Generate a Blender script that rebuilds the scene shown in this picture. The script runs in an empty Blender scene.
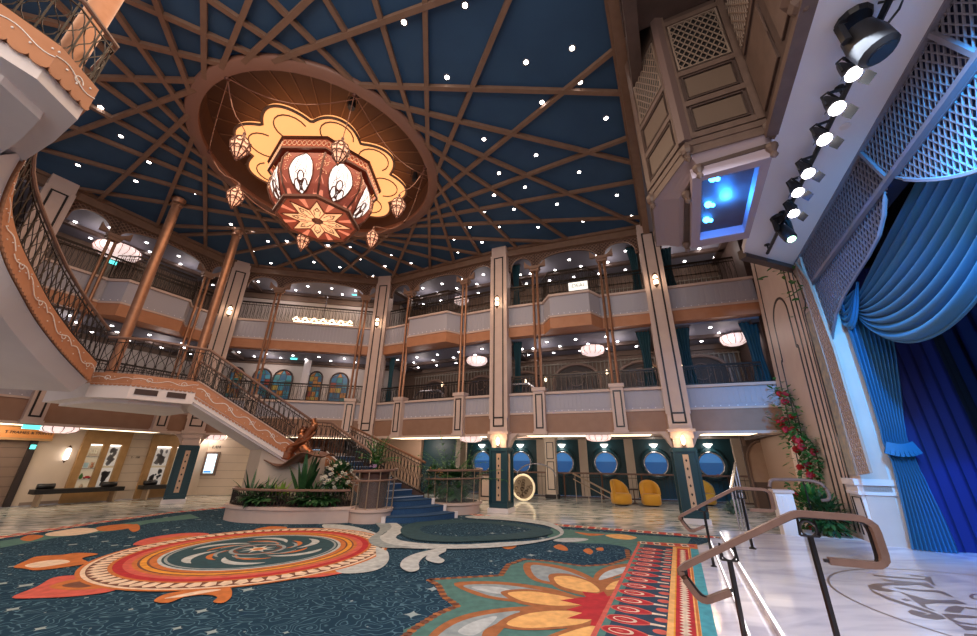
import bpy, math, random
from mathutils import Vector, Matrix
random.seed(7)
sc = bpy.context.scene
COL = sc.collection
PI = math.pi

# ------------------------------------------------------------ camera
FPX = 365.0; PITCH = math.radians(21.5); ROLL = math.radians(.71); EYE = 1.5
c_, s_ = math.cos(PITCH), math.sin(PITCH); cr, sr = math.cos(ROLL), math.sin(ROLL)
cd = bpy.data.cameras.new('camera'); cam = bpy.data.objects.new('camera', cd); COL.objects.link(cam)
cd.sensor_width = 36; cd.lens = FPX/977*36; cd.clip_start = .05; cd.clip_end = 200
Fw = Vector((0, c_, s_)); Ud = Vector((0, -s_, c_)); Rt = Vector((1, 0, 0))
cx_, cy_ = Rt*cr+Ud*sr, -Rt*sr+Ud*cr
M = Matrix((cx_, cy_, -Fw)).transposed().to_4x4(); M.translation = (0, 0, EYE)
cam.matrix_world = M; sc.camera = cam

# ------------------------------------------------------------ world, exposure
w_ = bpy.data.worlds.new('world'); sc.world = w_; w_.use_nodes = True
w_.node_tree.nodes['Background'].inputs[0].default_value = (.62, .60, .72, 1)
w_.node_tree.nodes['Background'].inputs[1].default_value = .38
sc.view_settings.view_transform = 'Standard'; sc.view_settings.look = 'None'
sc.view_settings.gamma = 1; sc.view_settings.use_curve_mapping = False
sc.view_settings.exposure = 0.6

def lamp(name, kind, loc, energy, color, size=.2, target=None, spot=60, blend=.5, sy=None):
    d = bpy.data.lights.new(name, kind); d.energy = energy; d.color = color
    if kind == 'AREA':
        d.size = size
        if sy: d.shape = 'RECTANGLE'; d.size_y = sy
    else: d.shadow_soft_size = size
    if kind == 'SPOT': d.spot_size = math.radians(spot); d.spot_blend = blend
    o = bpy.data.objects.new(name, d); COL.objects.link(o); o.location = loc
    if target is not None:
        o.rotation_euler = (Vector(target)-Vector(loc)).to_track_quat('-Z', 'Y').to_euler()
    return o

WARM = (1, .72, .5); NEUT = (1, .86, .74); COOL = (.75, .85, 1)

# ------------------------------------------------------------ pixel -> place on a known plane
def ray(x, y):
    a = x-488.5; b = 318-y
    dx = a*cr-b*sr; dy = a*sr+b*cr
    return Vector((dx, FPX*c_-dy*s_, FPX*s_+dy*c_))
def Z(x, y, z):
    r = ray(x, y); t = (z-EYE)/r.z
    return Vector((r.x*t, r.y*t, z))
def PLN(x, y, pt, n):
    r = ray(x, y); n = Vector(n)
    t = n.dot(Vector(pt)-Vector((0, 0, EYE)))/n.dot(r)
    return Vector((r.x*t, r.y*t, EYE+r.z*t))
NX, NY, SX, SY = .898, -.44, .44, .898
def w(n, s, z=0): return Vector((NX*n+SX*s, NY*n+SY*s, z))       # stage-aligned coordinates
def VN(x, y, n): return PLN(x, y, w(n, 0), (NX, NY, 0))            # on the plane n = const
def VS(x, y, s): return PLN(x, y, w(0, s), (SX, SY, 0))

# ------------------------------------------------------------ materials
MATS = {}
def mat(name, col, rough=.5, metal=0, emit=None, es=0, trans=0, noise=None, bump=0, bscale=40, alpha=1, sheen=0, coat=0):
    if name in MATS: return MATS[name]
    m = bpy.data.materials.new(name); m.use_nodes = True; nt = m.node_tree; b = nt.nodes['Principled BSDF']
    b.inputs['Base Color'].default_value = (*col, 1); b.inputs['Roughness'].default_value = rough
    b.inputs['Metallic'].default_value = metal
    if coat: b.inputs['Coat Weight'].default_value = coat
    if emit: b.inputs['Emission Color'].default_value = (*emit, 1); b.inputs['Emission Strength'].default_value = es
    if trans: b.inputs['Transmission Weight'].default_value = trans
    if alpha < 1: b.inputs['Alpha'].default_value = alpha
    if sheen: b.inputs['Sheen Weight'].default_value = sheen
    if noise or bump:
        tc = nt.nodes.new('ShaderNodeTexCoord'); nz = nt.nodes.new('ShaderNodeTexNoise')
        nt.links.new(tc.outputs['Object'], nz.inputs['Vector'])
        nz.inputs['Scale'].default_value = noise[0] if noise else bscale; nz.inputs['Detail'].default_value = 6
        if noise:
            r = nt.nodes.new('ShaderNodeValToRGB'); nt.links.new(nz.outputs['Fac'], r.inputs[0])
            r.color_ramp.elements[0].position = .35; r.color_ramp.elements[1].position = .65
            r.color_ramp.elements[0].color = (*col, 1); r.color_ramp.elements[1].color = (*noise[1], 1)
            nt.links.new(r.outputs[0], b.inputs['Base Color'])
        if bump:
            bp = nt.nodes.new('ShaderNodeBump'); bp.inputs['Strength'].default_value = bump
            nt.links.new(nz.outputs['Fac'], bp.inputs['Height']); nt.links.new(bp.outputs[0], b.inputs['Normal'])
    MATS[name] = m; return m

pink = mat('pink_plaster', (.62, .47, .41), .55, noise=(3, (.66, .51, .44)))
cream = mat('cream_panel', (.62, .5, .4), .6, noise=(2, (.66, .54, .44)))
inlay = mat('black_inlay', (.02, .015, .015), .4)
copper = mat('copper_metal', (.40, .21, .13), .42, .65, noise=(6, (.34, .17, .10)))
bronze = mat('dark_bronze', (.16, .08, .05), .4, .7)
tanf = mat('tan_fascia', (.34, .195, .13), .55, noise=(4, (.31, .175, .115)))
fascia = mat('orange_fascia', (.50, .23, .12), .55, noise=(4, (.46, .20, .10)))
greyp = mat('grey_wainscot', (.44, .43, .49), .6)
white = mat('white_plaster', (.80, .74, .73), .65, noise=(1.5, (.76, .70, .70)))
teal = mat('dark_teal_paint', (.008, .048, .066), .4)
goldp = mat('gold_panel', (.62, .42, .28), .45, .2)
blue = mat('ceiling_blue', (.023, .070, .150), .8, noise=(1.2, (.028, .082, .17)))
beam = mat('beam_brown', (.20, .115, .075), .6, noise=(5, (.23, .135, .09)))
dwood = mat('dark_wood', (.07, .044, .036), .5, noise=(4, (.095, .06, .05)))
mwood = mat('panel_wood', (.125, .08, .062), .45, noise=(5, (.16, .105, .082)))
owood = mat('oak_wood', (.36, .2, .075), .5, noise=(5, (.42, .24, .10)))
handw = mat('handrail_wood', (.20, .115, .085), .32, noise=(9, (.24, .14, .105)))
iron = mat('wrought_iron', (.040, .030, .024), .35, .6)
brassw = mat('pale_brass', (.5, .38, .27), .35, .7)
steelc = mat('dark_steel', (.06, .055, .055), .3, .9)
black = mat('black_plastic', (.012, .012, .014), .45)
leather = mat('black_leather', (.012, .011, .012), .35)
lit = mat('lamp_glow', (1, .95, .9), .5, emit=(1, .93, .85), es=2.2)
litspot = mat('spot_glow', (1, .95, .9), .5, emit=(1, .93, .90), es=14)
litg = mat('green_glow', (.7, 1, .7), .5, emit=(.55, 1, .6), es=6)
litw = mat('warm_glow', (1, .8, .6), .5, emit=(1, .72, .45), es=3.2)
cove = mat('cove_glow', (1, .85, .65), .5, emit=(1, .78, .5), es=2.2)
shade = mat('shade_glow', (1, .85, .8), .5, emit=(1, .76, .72), es=.62)
cyan = mat('exit_cyan', (.1, .8, .8), .5, emit=(.1, .85, .8), es=1.4)
bluel = mat('blue_led', (.1, .3, 1), .5, emit=(.03, .30, 1), es=14)
bluegl = mat('blue_glow_panel', (.02, .2, .8), .5, emit=(.01, .18, .9), es=.8)
glass = mat('clear_glass', (.85, .95, .95), .03, alpha=.06)
silver = mat('silver_metal', (.6, .58, .6), .25, .9)
velvet = mat('blue_velvet', (.002, .12, .28), .5, sheen=.15, bump=.35, bscale=60)
tealcur = mat('teal_curtain', (.015, .07, .095), .8)
royal = mat('royal_curtain', (.002, .008, .10), .8)
blackc = mat('black_backdrop', (.004, .006, .014), .9)
ceil2 = mat('gallery_ceiling', (.20, .20, .25), .6)
dceil = mat('lobby_ceiling', (.28, .21, .17), .6)
latw = mat('white_lattice', (.21, .20, .25), .5)
stglow = mat('stage_lens', (1, .95, .93), .5, emit=(1, .93, .92), es=6)
latb = mat('brown_lattice', (.20, .12, .085), .5)
leafg = mat('green_leaf', (.03, .13, .025), .5, noise=(3, (.05, .2, .03)))
leafd = mat('dark_leaf', (.012, .06, .018), .5, noise=(4, (.03, .11, .03)))
leafy = mat('lime_leaf', (.28, .42, .06), .5)
petw = mat('white_petal', (.8, .78, .68), .6)
petr = mat('red_petal', (.5, .012, .02), .6)
soil = mat('soil', (.03, .02, .015), .9)
mustard = mat('mustard_velvet', (.62, .30, .015), .6, sheen=.3)
statue = mat('bronze_patina', (.30, .11, .055), .3, .85, noise=(5, (.42, .18, .09)))
stairb = mat('blue_stair_carpet', (.022, .07, .17), .9, noise=(30, (.032, .10, .22)))
redm = mat('crimson_cloth', (.4, .01, .02), .7)
seaw = mat('porthole_sea', (.01, .08, .22), .6, emit=(.02, .14, .42), es=.22)
skyw = mat('porthole_sky', (.05, .16, .32), .6, emit=(.06, .24, .55), es=.38)

def marble(name, base, vein, scale, rough):
    m = bpy.data.materials.new(name); m.use_nodes = True; nt = m.node_tree; b = nt.nodes['Principled BSDF']
    N, L = nt.nodes.new, nt.links.new
    tc = N('ShaderNodeTexCoord'); mp = N('ShaderNodeMapping'); L(tc.outputs['Object'], mp.inputs[0])
    mp.inputs['Scale'].default_value = (scale*.55, scale*1.6, scale)
    mp.inputs['Rotation'].default_value = (0, 0, -.45)
    nz = N('ShaderNodeTexNoise'); nz.inputs['Scale'].default_value = 1.3; nz.inputs['Detail'].default_value = 9; nz.inputs['Distortion'].default_value = 1.6
    L(mp.outputs[0], nz.inputs['Vector'])
    r = N('ShaderNodeValToRGB'); L(nz.outputs['Fac'], r.inputs[0]); e = r.color_ramp.elements
    e[0].position = .36; e[0].color = (*vein, 1); e[1].position = .62; e[1].color = (*base, 1)
    k = e.new(.48); k.color = tuple(a*.45+b2*.55 for a, b2 in zip(vein, base))+(1,)
    L(r.outputs[0], b.inputs['Base Color']); b.inputs['Roughness'].default_value = rough
    return m
marbleL = marble('lobby_marble', (.90, .87, .82), (.22, .30, .30), 1.5, .12)
marbleS = marble('stage_marble', (.80, .77, .84), (.54, .52, .62), 1.0, .14)

def carpet_field():
    m = bpy.data.materials.new('teal_carpet_field'); m.use_nodes = True; nt = m.node_tree; b = nt.nodes['Principled BSDF']
    N, L = nt.nodes.new, nt.links.new
    tc = N('ShaderNodeTexCoord')
    nz = N('ShaderNodeTexNoise'); nz.inputs['Scale'].default_value = 4.0; nz.inputs['Detail'].default_value = 1; L(tc.outputs['Object'], nz.inputs['Vector'])
    # swirling thin lines: iso-lines of a smooth noise
    mul = N('ShaderNodeMath'); mul.operation = 'MULTIPLY'; mul.inputs[1].default_value = 9; L(nz.outputs['Fac'], mul.inputs[0])
    fr = N('ShaderNodeMath'); fr.operation = 'FRACT'; L(mul.outputs[0], fr.inputs[0])
    ln = N('ShaderNodeValToRGB'); L(fr.outputs[0], ln.inputs[0]); e = ln.color_ramp.elements
    e[0].position = 0.05; e[0].color = (1, 1, 1, 1); e[1].position = .26; e[1].color = (0, 0, 0, 1)
    # stars on a jittered grid
    vo = N('ShaderNodeTexVoronoi'); vo.inputs['Scale'].default_value = 2.6; vo.inputs['Randomness'].default_value = .45
    vo.distance = 'MINKOWSKI'; vo.inputs['Exponent'].default_value = .6
    L(tc.outputs['Object'], vo.inputs['Vector'])
    st = N('ShaderNodeMath'); st.operation = 'LESS_THAN'; st.inputs[1].default_value = .34; L(vo.outputs['Distance'], st.inputs[0])
    n2 = N('ShaderNodeTexNoise'); n2.inputs['Scale'].default_value = 1.1; L(tc.outputs['Object'], n2.inputs['Vector'])
    base = N('ShaderNodeMix'); base.data_type = 'RGBA'; L(n2.outputs['Fac'], base.inputs[0])
    base.inputs[6].default_value = (.012, .038, .068, 1); base.inputs[7].default_value = (.022, .062, .10, 1)
    m1 = N('ShaderNodeMix'); m1.data_type = 'RGBA'; L(ln.outputs[0], m1.inputs[0]); L(base.outputs[2], m1.inputs[6]); m1.inputs[7].default_value = (.10, .20, .26, 1)
    m2 = N('ShaderNodeMix'); m2.data_type = 'RGBA'; L(st.outputs[0], m2.inputs[0]); L(m1.outputs[2], m2.inputs[6]); m2.inputs[7].default_value = (.34, .42, .42, 1)
    L(m2.outputs[2], b.inputs['Base Color']); b.inputs['Roughness'].default_value = .95
    b.inputs['Specular IOR Level'].default_value = .1
    return m
cfield = carpet_field()
def wool(name, c, c2=None):
    return mat('wool_'+name, c, .95, noise=(9, c2 or tuple(min(1, k*1.35) for k in c)))
wRu = wool('rust', (.34, .12, .04)); wOr = wool('orange', (.50, .15, .035)); wYe = wool('yellow', (.78, .40, .13)); wRd = wool('red', (.42, .02, .025)); wPk = wool('coral', (.55, .10, .07))
wGr = wool('green', (.07, .17, .145)); wGy = wool('grey', (.27, .31, .31)); wTl = wool('turquoise', (.06, .29, .33)); wNv = wool('navy', (.02, .045, .075))
wCr = wool('cream', (.72, .55, .40)); wGo = wool('gold', (.68, .28, .03)); wDk = wool('brown', (.16, .06, .035)); wLt = wool('palegrey', (.45, .48, .47)); wDT = wool('deepteal', (.018, .06, .075))

# ------------------------------------------------------------ mesh helpers
class MB:
    def __init__(s): s.v = []; s.f = []; s.m = []; s.cuts = []
    def cut(s): s.cuts.append((len(s.v), len(s.f)))
    def add(s, vs, fs, mi=0):
        n = len(s.v); s.v += [tuple(v) for v in vs]; s.f += [tuple(i+n for i in f) for f in fs]; s.m += [mi]*len(fs)
    def hexa(s, p, mi=0):   # 8 points: bottom loop, top loop
        s.add(p, [(3, 2, 1, 0), (4, 5, 6, 7), (0, 1, 5, 4), (1, 2, 6, 5), (2, 3, 7, 6), (3, 0, 4, 7)], mi)
    def box(s, x0, x1, y0, y1, z0, z1, mi=0):
        s.hexa([(x0, y0, z0), (x1, y0, z0), (x1, y1, z0), (x0, y1, z0), (x0, y0, z1), (x1, y0, z1), (x1, y1, z1), (x0, y1, z1)], mi)
    def fbox(s, F, u0, u1, v0, v1, z0, z1, mi=0):
        s.hexa([F(u0, v0, z0), F(u1, v0, z0), F(u1, v1, z0), F(u0, v1, z0), F(u0, v0, z1), F(u1, v0, z1), F(u1, v1, z1), F(u0, v1, z1)], mi)
    def poly(s, pts, mi=0): s.add(pts, [tuple(range(len(pts)))], mi)
    def prism(s, pts, off, mi=0):
        n = len(pts); off = Vector(off); a = [Vector(p) for p in pts]
        s.add(a+[p+off for p in a], [tuple(range(n-1, -1, -1)), tuple(range(n, 2*n))]+[(i, (i+1) % n, (i+1) % n+n, i+n) for i in range(n)], mi)
    def tube(s, pts, r, n=6, mi=0, closed=False, sq=None):
        pts = [Vector(p) for p in pts]; k = len(pts); vs = []
        for i, p in enumerate(pts):
            a = pts[i-1] if (i or closed) else p; b = pts[(i+1) % k] if (i < k-1 or closed) else p
            d = (b-a); d = d.normalized() if d.length > 1e-9 else Vector((0, 0, 1))
            up = Vector((0, 0, 1)) if abs(d.z) < .93 else Vector((0, 1, 0))
            e1 = d.cross(up).normalized(); e2 = e1.cross(d)
            rr = r[i] if isinstance(r, (list, tuple)) else r
            for j in range(n):
                t = 2*PI*(j+.5)/n
                if sq: vs.append(p+e1*math.copysign(sq[0], math.cos(t))+e2*math.copysign(sq[1], math.sin(t)))
                else: vs.append(p+e1*rr*math.cos(t)+e2*rr*math.sin(t))
        fs = []
        for i in range(k if closed else k-1):
            i2 = (i+1) % k
            for j in range(n): fs.append((i*n+j, i*n+(j+1) % n, i2*n+(j+1) % n, i2*n+j))
        if not closed: fs += [tuple(range(n-1, -1, -1)), tuple((k-1)*n+j for j in range(n))]
        s.add(vs, fs, mi)
    def lathe(s, prof, c, n=16, mi=0, ph=0, arc=None, cap=True):
        vs = []; fs = []; full = arc is None
        a0, a1 = (0, 2*PI) if full else arc; m = n if full else n+1
        for r, z in prof:
            for j in range(m):
                t = ph+a0+(a1-a0)*j/n; vs.append((c[0]+r*math.cos(t), c[1]+r*math.sin(t), c[2]+z))
        for i in range(len(prof)-1):
            for j in range(n):
                j2 = (j+1) % m; fs.append((i*m+j, i*m+j2, (i+1)*m+j2, (i+1)*m+j))
        if full and cap:
            if prof[0][0] > 1e-4: fs.append(tuple(range(m-1, -1, -1)))
            if prof[-1][0] > 1e-4: fs.append(tuple((len(prof)-1)*m+j for j in range(m)))
        s.add(vs, fs, mi)
    def ball(s, c, r, n=8, mi=0, sz=1):
        s.lathe([(max(r*math.sin(PI*i/6), .0001), -r*sz*math.cos(PI*i/6)) for i in range(7)], c, n, mi, cap=False)
    def seg(s, a, b, h, t, nrm, mi=0):   # flat bar a->b, width h in plane, thickness t along nrm
        a = Vector(a); b = Vector(b); nrm = Vector(nrm).normalized(); d = (b-a)
        if d.length < 1e-5: return
        e = nrm.cross(d.normalized())*h/2; q = nrm*t/2
        s.hexa([a-e-q, b-e-q, b+e-q, a+e-q, a-e+q, b-e+q, b+e+q, a+e+q], mi)
ROOT = {}
def rootloc(p):
    while p is not None:
        if p.name in ROOT: return ROOT[p.name]
        p = p.parent
    return Vector((0, 0, 0))
def build(name, mb, mats, parent=None, smooth=False, kind=None, label=None):
    if mb.cuts:      # chunks ended by cut() become parts of their own
        out = None; pv = pf = 0
        for nv, nf in mb.cuts:
            if nf == pf: continue
            q = MB(); q.v = mb.v[pv:nv]; q.f = [tuple(i-pv for i in f) for f in mb.f[pf:nf]]; q.m = mb.m[pf:nf]
            out = build(name, q, mats, parent, smooth, kind, label); pv, pf = nv, nf
        return out
    me = bpy.data.meshes.new(name); L = rootloc(parent)
    vs = [(v[0]-L.x, v[1]-L.y, v[2]-L.z) for v in mb.v] if parent is not None else mb.v
    me.from_pydata(vs, [], mb.f); 
    if not isinstance(mats, (list, tuple)): mats = [mats]
    for m in mats: me.materials.append(m)
    if len(mats) > 1: me.polygons.foreach_set('material_index', mb.m)
    if smooth: me.polygons.foreach_set('use_smooth', [True]*len(mb.f))
    me.update()
    o = bpy.data.objects.new(name, me); COL.objects.link(o)
    if parent is not None: o.parent = parent
    if kind: o['kind'] = kind
    if label: o['label'] = label
    return o
def smooth_by_angle(o, ang=40):
    me = o.data; me.polygons.foreach_set('use_smooth', [True]*len(me.polygons)); me.set_sharp_from_angle(angle=math.radians(ang)); return o
def thing(name, label, cat, loc=(0, 0, 0), group=None, rz=0):
    o = bpy.data.objects.new(name, None); COL.objects.link(o); o.location = loc; o.rotation_euler = (0, 0, rz)
    o.empty_display_size = .1; ROOT[o.name] = Vector(loc); tag(o, label, cat, group); return o
def tag(o, label, cat, group=None, kind=None):
    o['label'] = label; o['category'] = cat
    if group: o['group'] = group
    if kind: o['kind'] = kind
    return o
def struct(name, mb, m, parent=None, smooth=False):
    o = build(name, mb, m, parent, smooth)
    if parent is None: o['kind'] = 'structure'
    return o
def dup(root, loc, rz=0, label=None, sub=True):
    r = root.copy(); COL.objects.link(r); r.location = loc; r.rotation_euler = (0, 0, rz)
    if label: r['label'] = label
    for ch in [o for o in COL.objects if o.parent == root]:
        c = ch.copy(); COL.objects.link(c); c.parent = r
        for g in [o for o in COL.objects if o.parent == ch]:
            h = g.copy(); COL.objects.link(h); h.parent = c
    return r

# ------------------------------------------------------------ hall plan (metres); v points out of the atrium
P0 = Vector((-13.9, 9.5)); P1 = Vector((-11.3, 14.75)); P2 = Vector((-5, 16)); P3 = Vector((.5, 13.3)); P4 = Vector((5.8, 11.45)); P5 = P4+(P4-P3).normalized()*2.9
PM = P0-Vector((SX, SY))*9
PTS = [PM, P0, P1, P2, P3, P4, P5]
SIDE = ['left', 'left', 'back_left', 'back', 'back_right', 'right']
def nrm2(a, b): d = (b-a).normalized(); return Vector((-d.y, d.x))
def off(v):
    out = []
    for i, p in enumerate(PTS):
        ns = []
        if i: ns.append(nrm2(PTS[i-1], p))
        if i < len(PTS)-1: ns.append(nrm2(p, PTS[i+1]))
        m = sum(ns, Vector((0, 0))).normalized(); out.append(p+m*(v/m.dot(ns[0])))
    return out
def seg_band(mb, i, v0, v1, z0, z1, mi=0):
    a, b = off(v0), off(v1)
    q = [a[i], a[i+1], b[i+1], b[i]]
    mb.hexa([(*p, z0) for p in q]+[(*p, z1) for p in q], mi)
def Fr(i):
    a, b = PTS[i], PTS[i+1]; d = (b-a).normalized(); n = nrm2(a, b)
    def F(u, v, z): p = a+d*u+n*v; return Vector((p.x, p.y, z))
    F.len = (b-a).length; F.d = Vector((d.x, d.y, 0)); F.n = Vector((n.x, n.y, 0)); return F
def Fgen(a, d):
    a = Vector(a[:2]); d = Vector(d[:2]).normalized(); n = Vector((-d.y, d.x))
    def F(u, v, z): p = a+d*u+n*v; return Vector((p.x, p.y, z))
    F.d = Vector((d.x, d.y, 0)); F.n = Vector((n.x, n.y, 0)); return F
def FU(i, x, y):   # pixel -> (u, z) on facade i
    F = Fr(i); q = PLN(x, y, F(0, 0, 0), F.n); return (q-F(0, 0, 0)).dot(F.d), q.z
def clip_lines(poly, ang, sp, ph=0):
    """segments of a family of parallel lines inside a 2-D polygon"""
    c, s = math.cos(ang), math.sin(ang); out = []
    rot = [(x*c+y*s, -x*s+y*c) for x, y in poly]
    lo = min(p[1] for p in rot); hi = max(p[1] for p in rot)
    k = math.ceil((lo-ph)/sp)
    while k*sp+ph < hi:
        yy = k*sp+ph+1e-6; xs = []
        for i in range(len(rot)):
            (x0, y0), (x1, y1) = rot[i], rot[(i+1) % len(rot)]
            if (y0 <= yy) != (y1 <= yy): xs.append(x0+(yy-y0)/(y1-y0)*(x1-x0))
        xs.sort()
        for a, b in zip(xs[::2], xs[1::2]): out.append(((a*c-yy*s, a*s+yy*c), (b*c-yy*s, b*s+yy*c)))
        k += 1
    return out
def lattice(mb, poly, to3, nrm, angs=(60, 120), sp=.1, wd=.018, th=.02, mi=0):
    for a in angs:
        for p, q in clip_lines(poly, math.radians(a), sp): mb.seg(to3(*p), to3(*q), wd, th, nrm, mi)
def arcpts(cx, cy, r, a0, a1, n): return [(cx+r*math.cos(math.radians(a0+(a1-a0)*i/n)), cy+r*math.sin(math.radians(a0+(a1-a0)*i/n))) for i in range(n+1)]
# ============================================================ LIGHT
def sun_like(): pass
CC = Vector((-5.06, 8.78))
lamp('downlight_wash', 'AREA', (-4.5, 6.5, 9.3), 420, WARM, 9, (-4.5, 7, 0))
lamp('front_wash', 'AREA', (-2.5, -2.5, 6.5), 340, NEUT, 6, (-3, 13, 4.5))
lamp('stage_wash', 'AREA', w(2.2, 3.0, 5.2), 130, COOL, .6, w(1.8, 3.5, 0), sy=4)
lamp('lantern_light', 'POINT', (-5.0, 8.85, 6.6), 60, (1, .55, .3), .8)
for p, e in (((1.5, 16.5, 2.5), 70), ((7.6, 14.6, 2.5), 60), ((-3.5, 19, 2.5), 60), ((-12.8, 17.5, 2.5), 60), ((-15, 11.5, 2.5), 50), ((-14.5, 8, 2.3), 40)):
    lamp('lobby_light', 'POINT', p, e, NEUT, .4)
for i, (z, e) in enumerate(((5.5, 10), (8.9, 10))):
    for j in range(1, 6):
        F = Fr(j)
        for k in (.25, .75): lamp('gallery_light', 'POINT', F(F.len*k, 1.2, z), e, (1, .84, .78), .3)
for s0, s1, n1, z1 in ((2.5, 5.5, 3.5, 3.6), (4.5, 8.2, 3.5, 2.5), (3.4, 7, 3.5, 4.3)):
    lamp('blue_spot', 'SPOT', w(2.72, s0-1.2, 4.7), 700, (.01, .40, 1), .15, w(n1, s1, z1), 48, .6)
lamp('blue_floor_spot', 'SPOT', w(3.9, 2.0, 4.6), 1600, (.01, .16, 1), .1, w(4.35, 9.0, .5), 17, .35)
lamp('blue_wing_spot', 'SPOT', w(3.9, 7.0, 4.8), 90, (.05, .3, 1), .2, w(4.0, 7.4, 0), 90, .8)

# ============================================================ SETTING
mb = MB(); mb.box(-24, 22, -7, 27, -.3, -.012)
struct('floor', mb, marbleL)

# ceiling, with the woven lattice of beams tangent to the round recess
HZ = 9.8
ce = [off(.35)[k] for k in range(1, 6)]; PR = w(.32, 12.9); PRb = w(.32, -5)
CP = [Vector(PTS[0]), Vector(PTS[1]), Vector(PTS[2]), Vector(PTS[3]), Vector(PTS[4]), Vector(PTS[5]), Vector((PRb.x, PRb.y)), Vector((w(-16.6, -5).x, w(-16.6, -5).y))]
R0 = 3.22
mb = MB()
circ = [CC+Vector((math.cos(2*PI*k/64), math.sin(2*PI*k/64)))*R0 for k in range(64)]
def edge_hit(o, d):
    best = 1e9
    for i in range(len(CP)):
        a, b = CP[i], CP[(i+1) % len(CP)]; e = b-a; den = d.x*e.y-d.y*e.x
        if abs(den) < 1e-9: continue
        t = ((a.x-o.x)*e.y-(a.y-o.y)*e.x)/den; u = ((a.x-o.x)*d.y-(a.y-o.y)*d.x)/den
        if t > 1e-4 and -1e-6 <= u <= 1+1e-6: best = min(best, t)
    return best
outp = []
angs = sorted([2*PI*k/64 for k in range(64)]+[math.atan2(p.y-CC.y, p.x-CC.x) % (2*PI) for p in CP])
for i in range(len(angs)):
    a, b = angs[i], angs[(i+1) % len(angs)]+(2*PI if i == len(angs)-1 else 0)
    if b-a < 1e-6: continue
    q = []
    for t in (a, b):
        d = Vector((math.cos(t), math.sin(t))); q.append((CC+d*R0, CC+d*edge_hit(CC, d)))
    mb.hexa([(*q[0][0], HZ), (*q[0][1], HZ), (*q[1][1], HZ), (*q[1][0], HZ)]+[(*q[0][0], HZ+.12), (*q[0][1], HZ+.12), (*q[1][1], HZ+.12), (*q[1][0], HZ+.12)])
ceiling = struct('ceiling', mb, blue)
mb = MB()
CT = Vector((-4.8, 8.85))
NEG = [175.2, 163.5, 151.2, 133.4, 113.5, 97.7, 85.9, 73, 58, 43, 28.9, 15, 1]
POS = [3, 16, 29, 43, 57, 71, 84.5, 98.1, 111.6, 125.5, 137.2, 149, 163]
def inside(p):
    for i in range(len(CP)):
        a, b = CP[i], CP[(i+1) % len(CP)]
        if (b.x-a.x)*(p.y-a.y)-(b.y-a.y)*(p.x-a.x) > 1e-6: return False
    return True
bz = 0
for lst, sg in ((NEG, -1), (POS, 1)):
    for a in lst:
        d = Vector((math.cos(math.radians(a)), math.sin(math.radians(a)))); nr = Vector((d.y, -d.x))
        p = CT-nr*sg*(2.86 if sg < 0 else 3.25)
        t1 = edge_hit(p, d); t0 = edge_hit(p, -d)
        if t1 > 50 or t0 > 50: continue
        A, B = p-d*t0, p+d*t1
        bz += .0009; RC = 3.32; tc_ = (CC-A).dot(d); h2 = (CC-A-d*tc_).length_squared
        pcs = [(A, B)] if h2 >= RC*RC else [(A, A+d*(tc_-math.sqrt(RC*RC-h2))), (A+d*(tc_+math.sqrt(RC*RC-h2)), B)]
        for A1, B1 in pcs: mb.seg((*A1, HZ-.05-bz), (*B1, HZ-.05-bz), .105, .10, (0, 0, 1))
struct('ceiling_beams', mb, beam, ceiling)
mb = MB()
mb.lathe([(3.13, -.12), (3.4, -.12), (3.44, -.06), (3.44, .02), (3.13, .02), (3.13, -.12)], (*CC, HZ), 64, cap=False)
struct('recess_rim', mb, mat('rim_brown', (.26, .13, .09), .5), ceiling, True)
mb = MB()
mb.lathe([(3.15, 0), (3.15, .75), (.01, .75)], (*CC, HZ), 64, cap=False)
for k in range(32):
    t = 2*PI*k/32; mb.seg((CC.x+.9*math.cos(t), CC.y+.9*math.sin(t), HZ+.74), (CC.x+3.1*math.cos(t), CC.y+3.1*math.sin(t), HZ+.74), .03, .02, (0, 0, 1), 1)
struct('recess_dome', mb, [mat('dome_brown', (.10, .05, .033), .6), beam], ceiling)

# galleries: slabs, ceilings, outer walls
OUT1 = [w(-19.35, -6.5), w(-19.35, 2.4), w(-19.35, 9.6), Vector((-9, 24.4, 0)), Vector((1, 21.07, 0)), Vector((7, 19.07, 0)), Vector((13.4, 16.95, 0))]
def ring(mb, A, B, z0, z1, i0=0, i1=6, mi=0):
    for i in range(i0, i1):
        q = [A[i], A[i+1], B[i+1], B[i]]
        mb.hexa([(p.x, p.y, z0) for p in q]+[(p.x, p.y, z1) for p in q], mi)
mb = MB(); ring(mb, off(.3), OUT1, 2.62, 2.9)
struct('ceiling_lobby', mb, dceil)
BW = {0: 3.0, 1: 3.0, 2: 1.9, 3: 3.0, 4: 3.0, 5: 3.0}
mb = MB(); mf_ = MB()
for i in range(1, 6):
    F = Fr(i); mb.fbox(F, .75, F.len-.75, .55, 1.35, 2.375, 2.39); mf_.fbox(F, .0, F.len, .3, 1.6, 2.39, 2.44)
struct('cove_strip', mb, cove, bpy.data.objects['ceiling_lobby']); struct('cove_frame', mf_, pink, bpy.data.objects['ceiling_lobby'])
mb = MB(); ring(mb, off(2.2), off(2.5), 2.46, 2.64); ring(mb, off(3.6), off(3.85), 2.5, 2.64); struct('soffit_drop', mb, mat('soffit_brown', (.20, .11, .075), .5), bpy.data.objects['ceiling_lobby'])
V5 = off(4.6)
mb = MB(); ring(mb, off(.3), off(4.7), 2.9, 3.08); struct('floor_gallery_middle', mb, dwood)
mb = MB(); ring(mb, off(.3), off(4.7), 6.05, 6.2); struct('floor_gallery_upper', mb, dwood)
mb = MB(); ring(mb, off(.3), off(4.7), 5.86, 6.04); struct('ceiling_gallery_middle', mb, ceil2)
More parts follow.
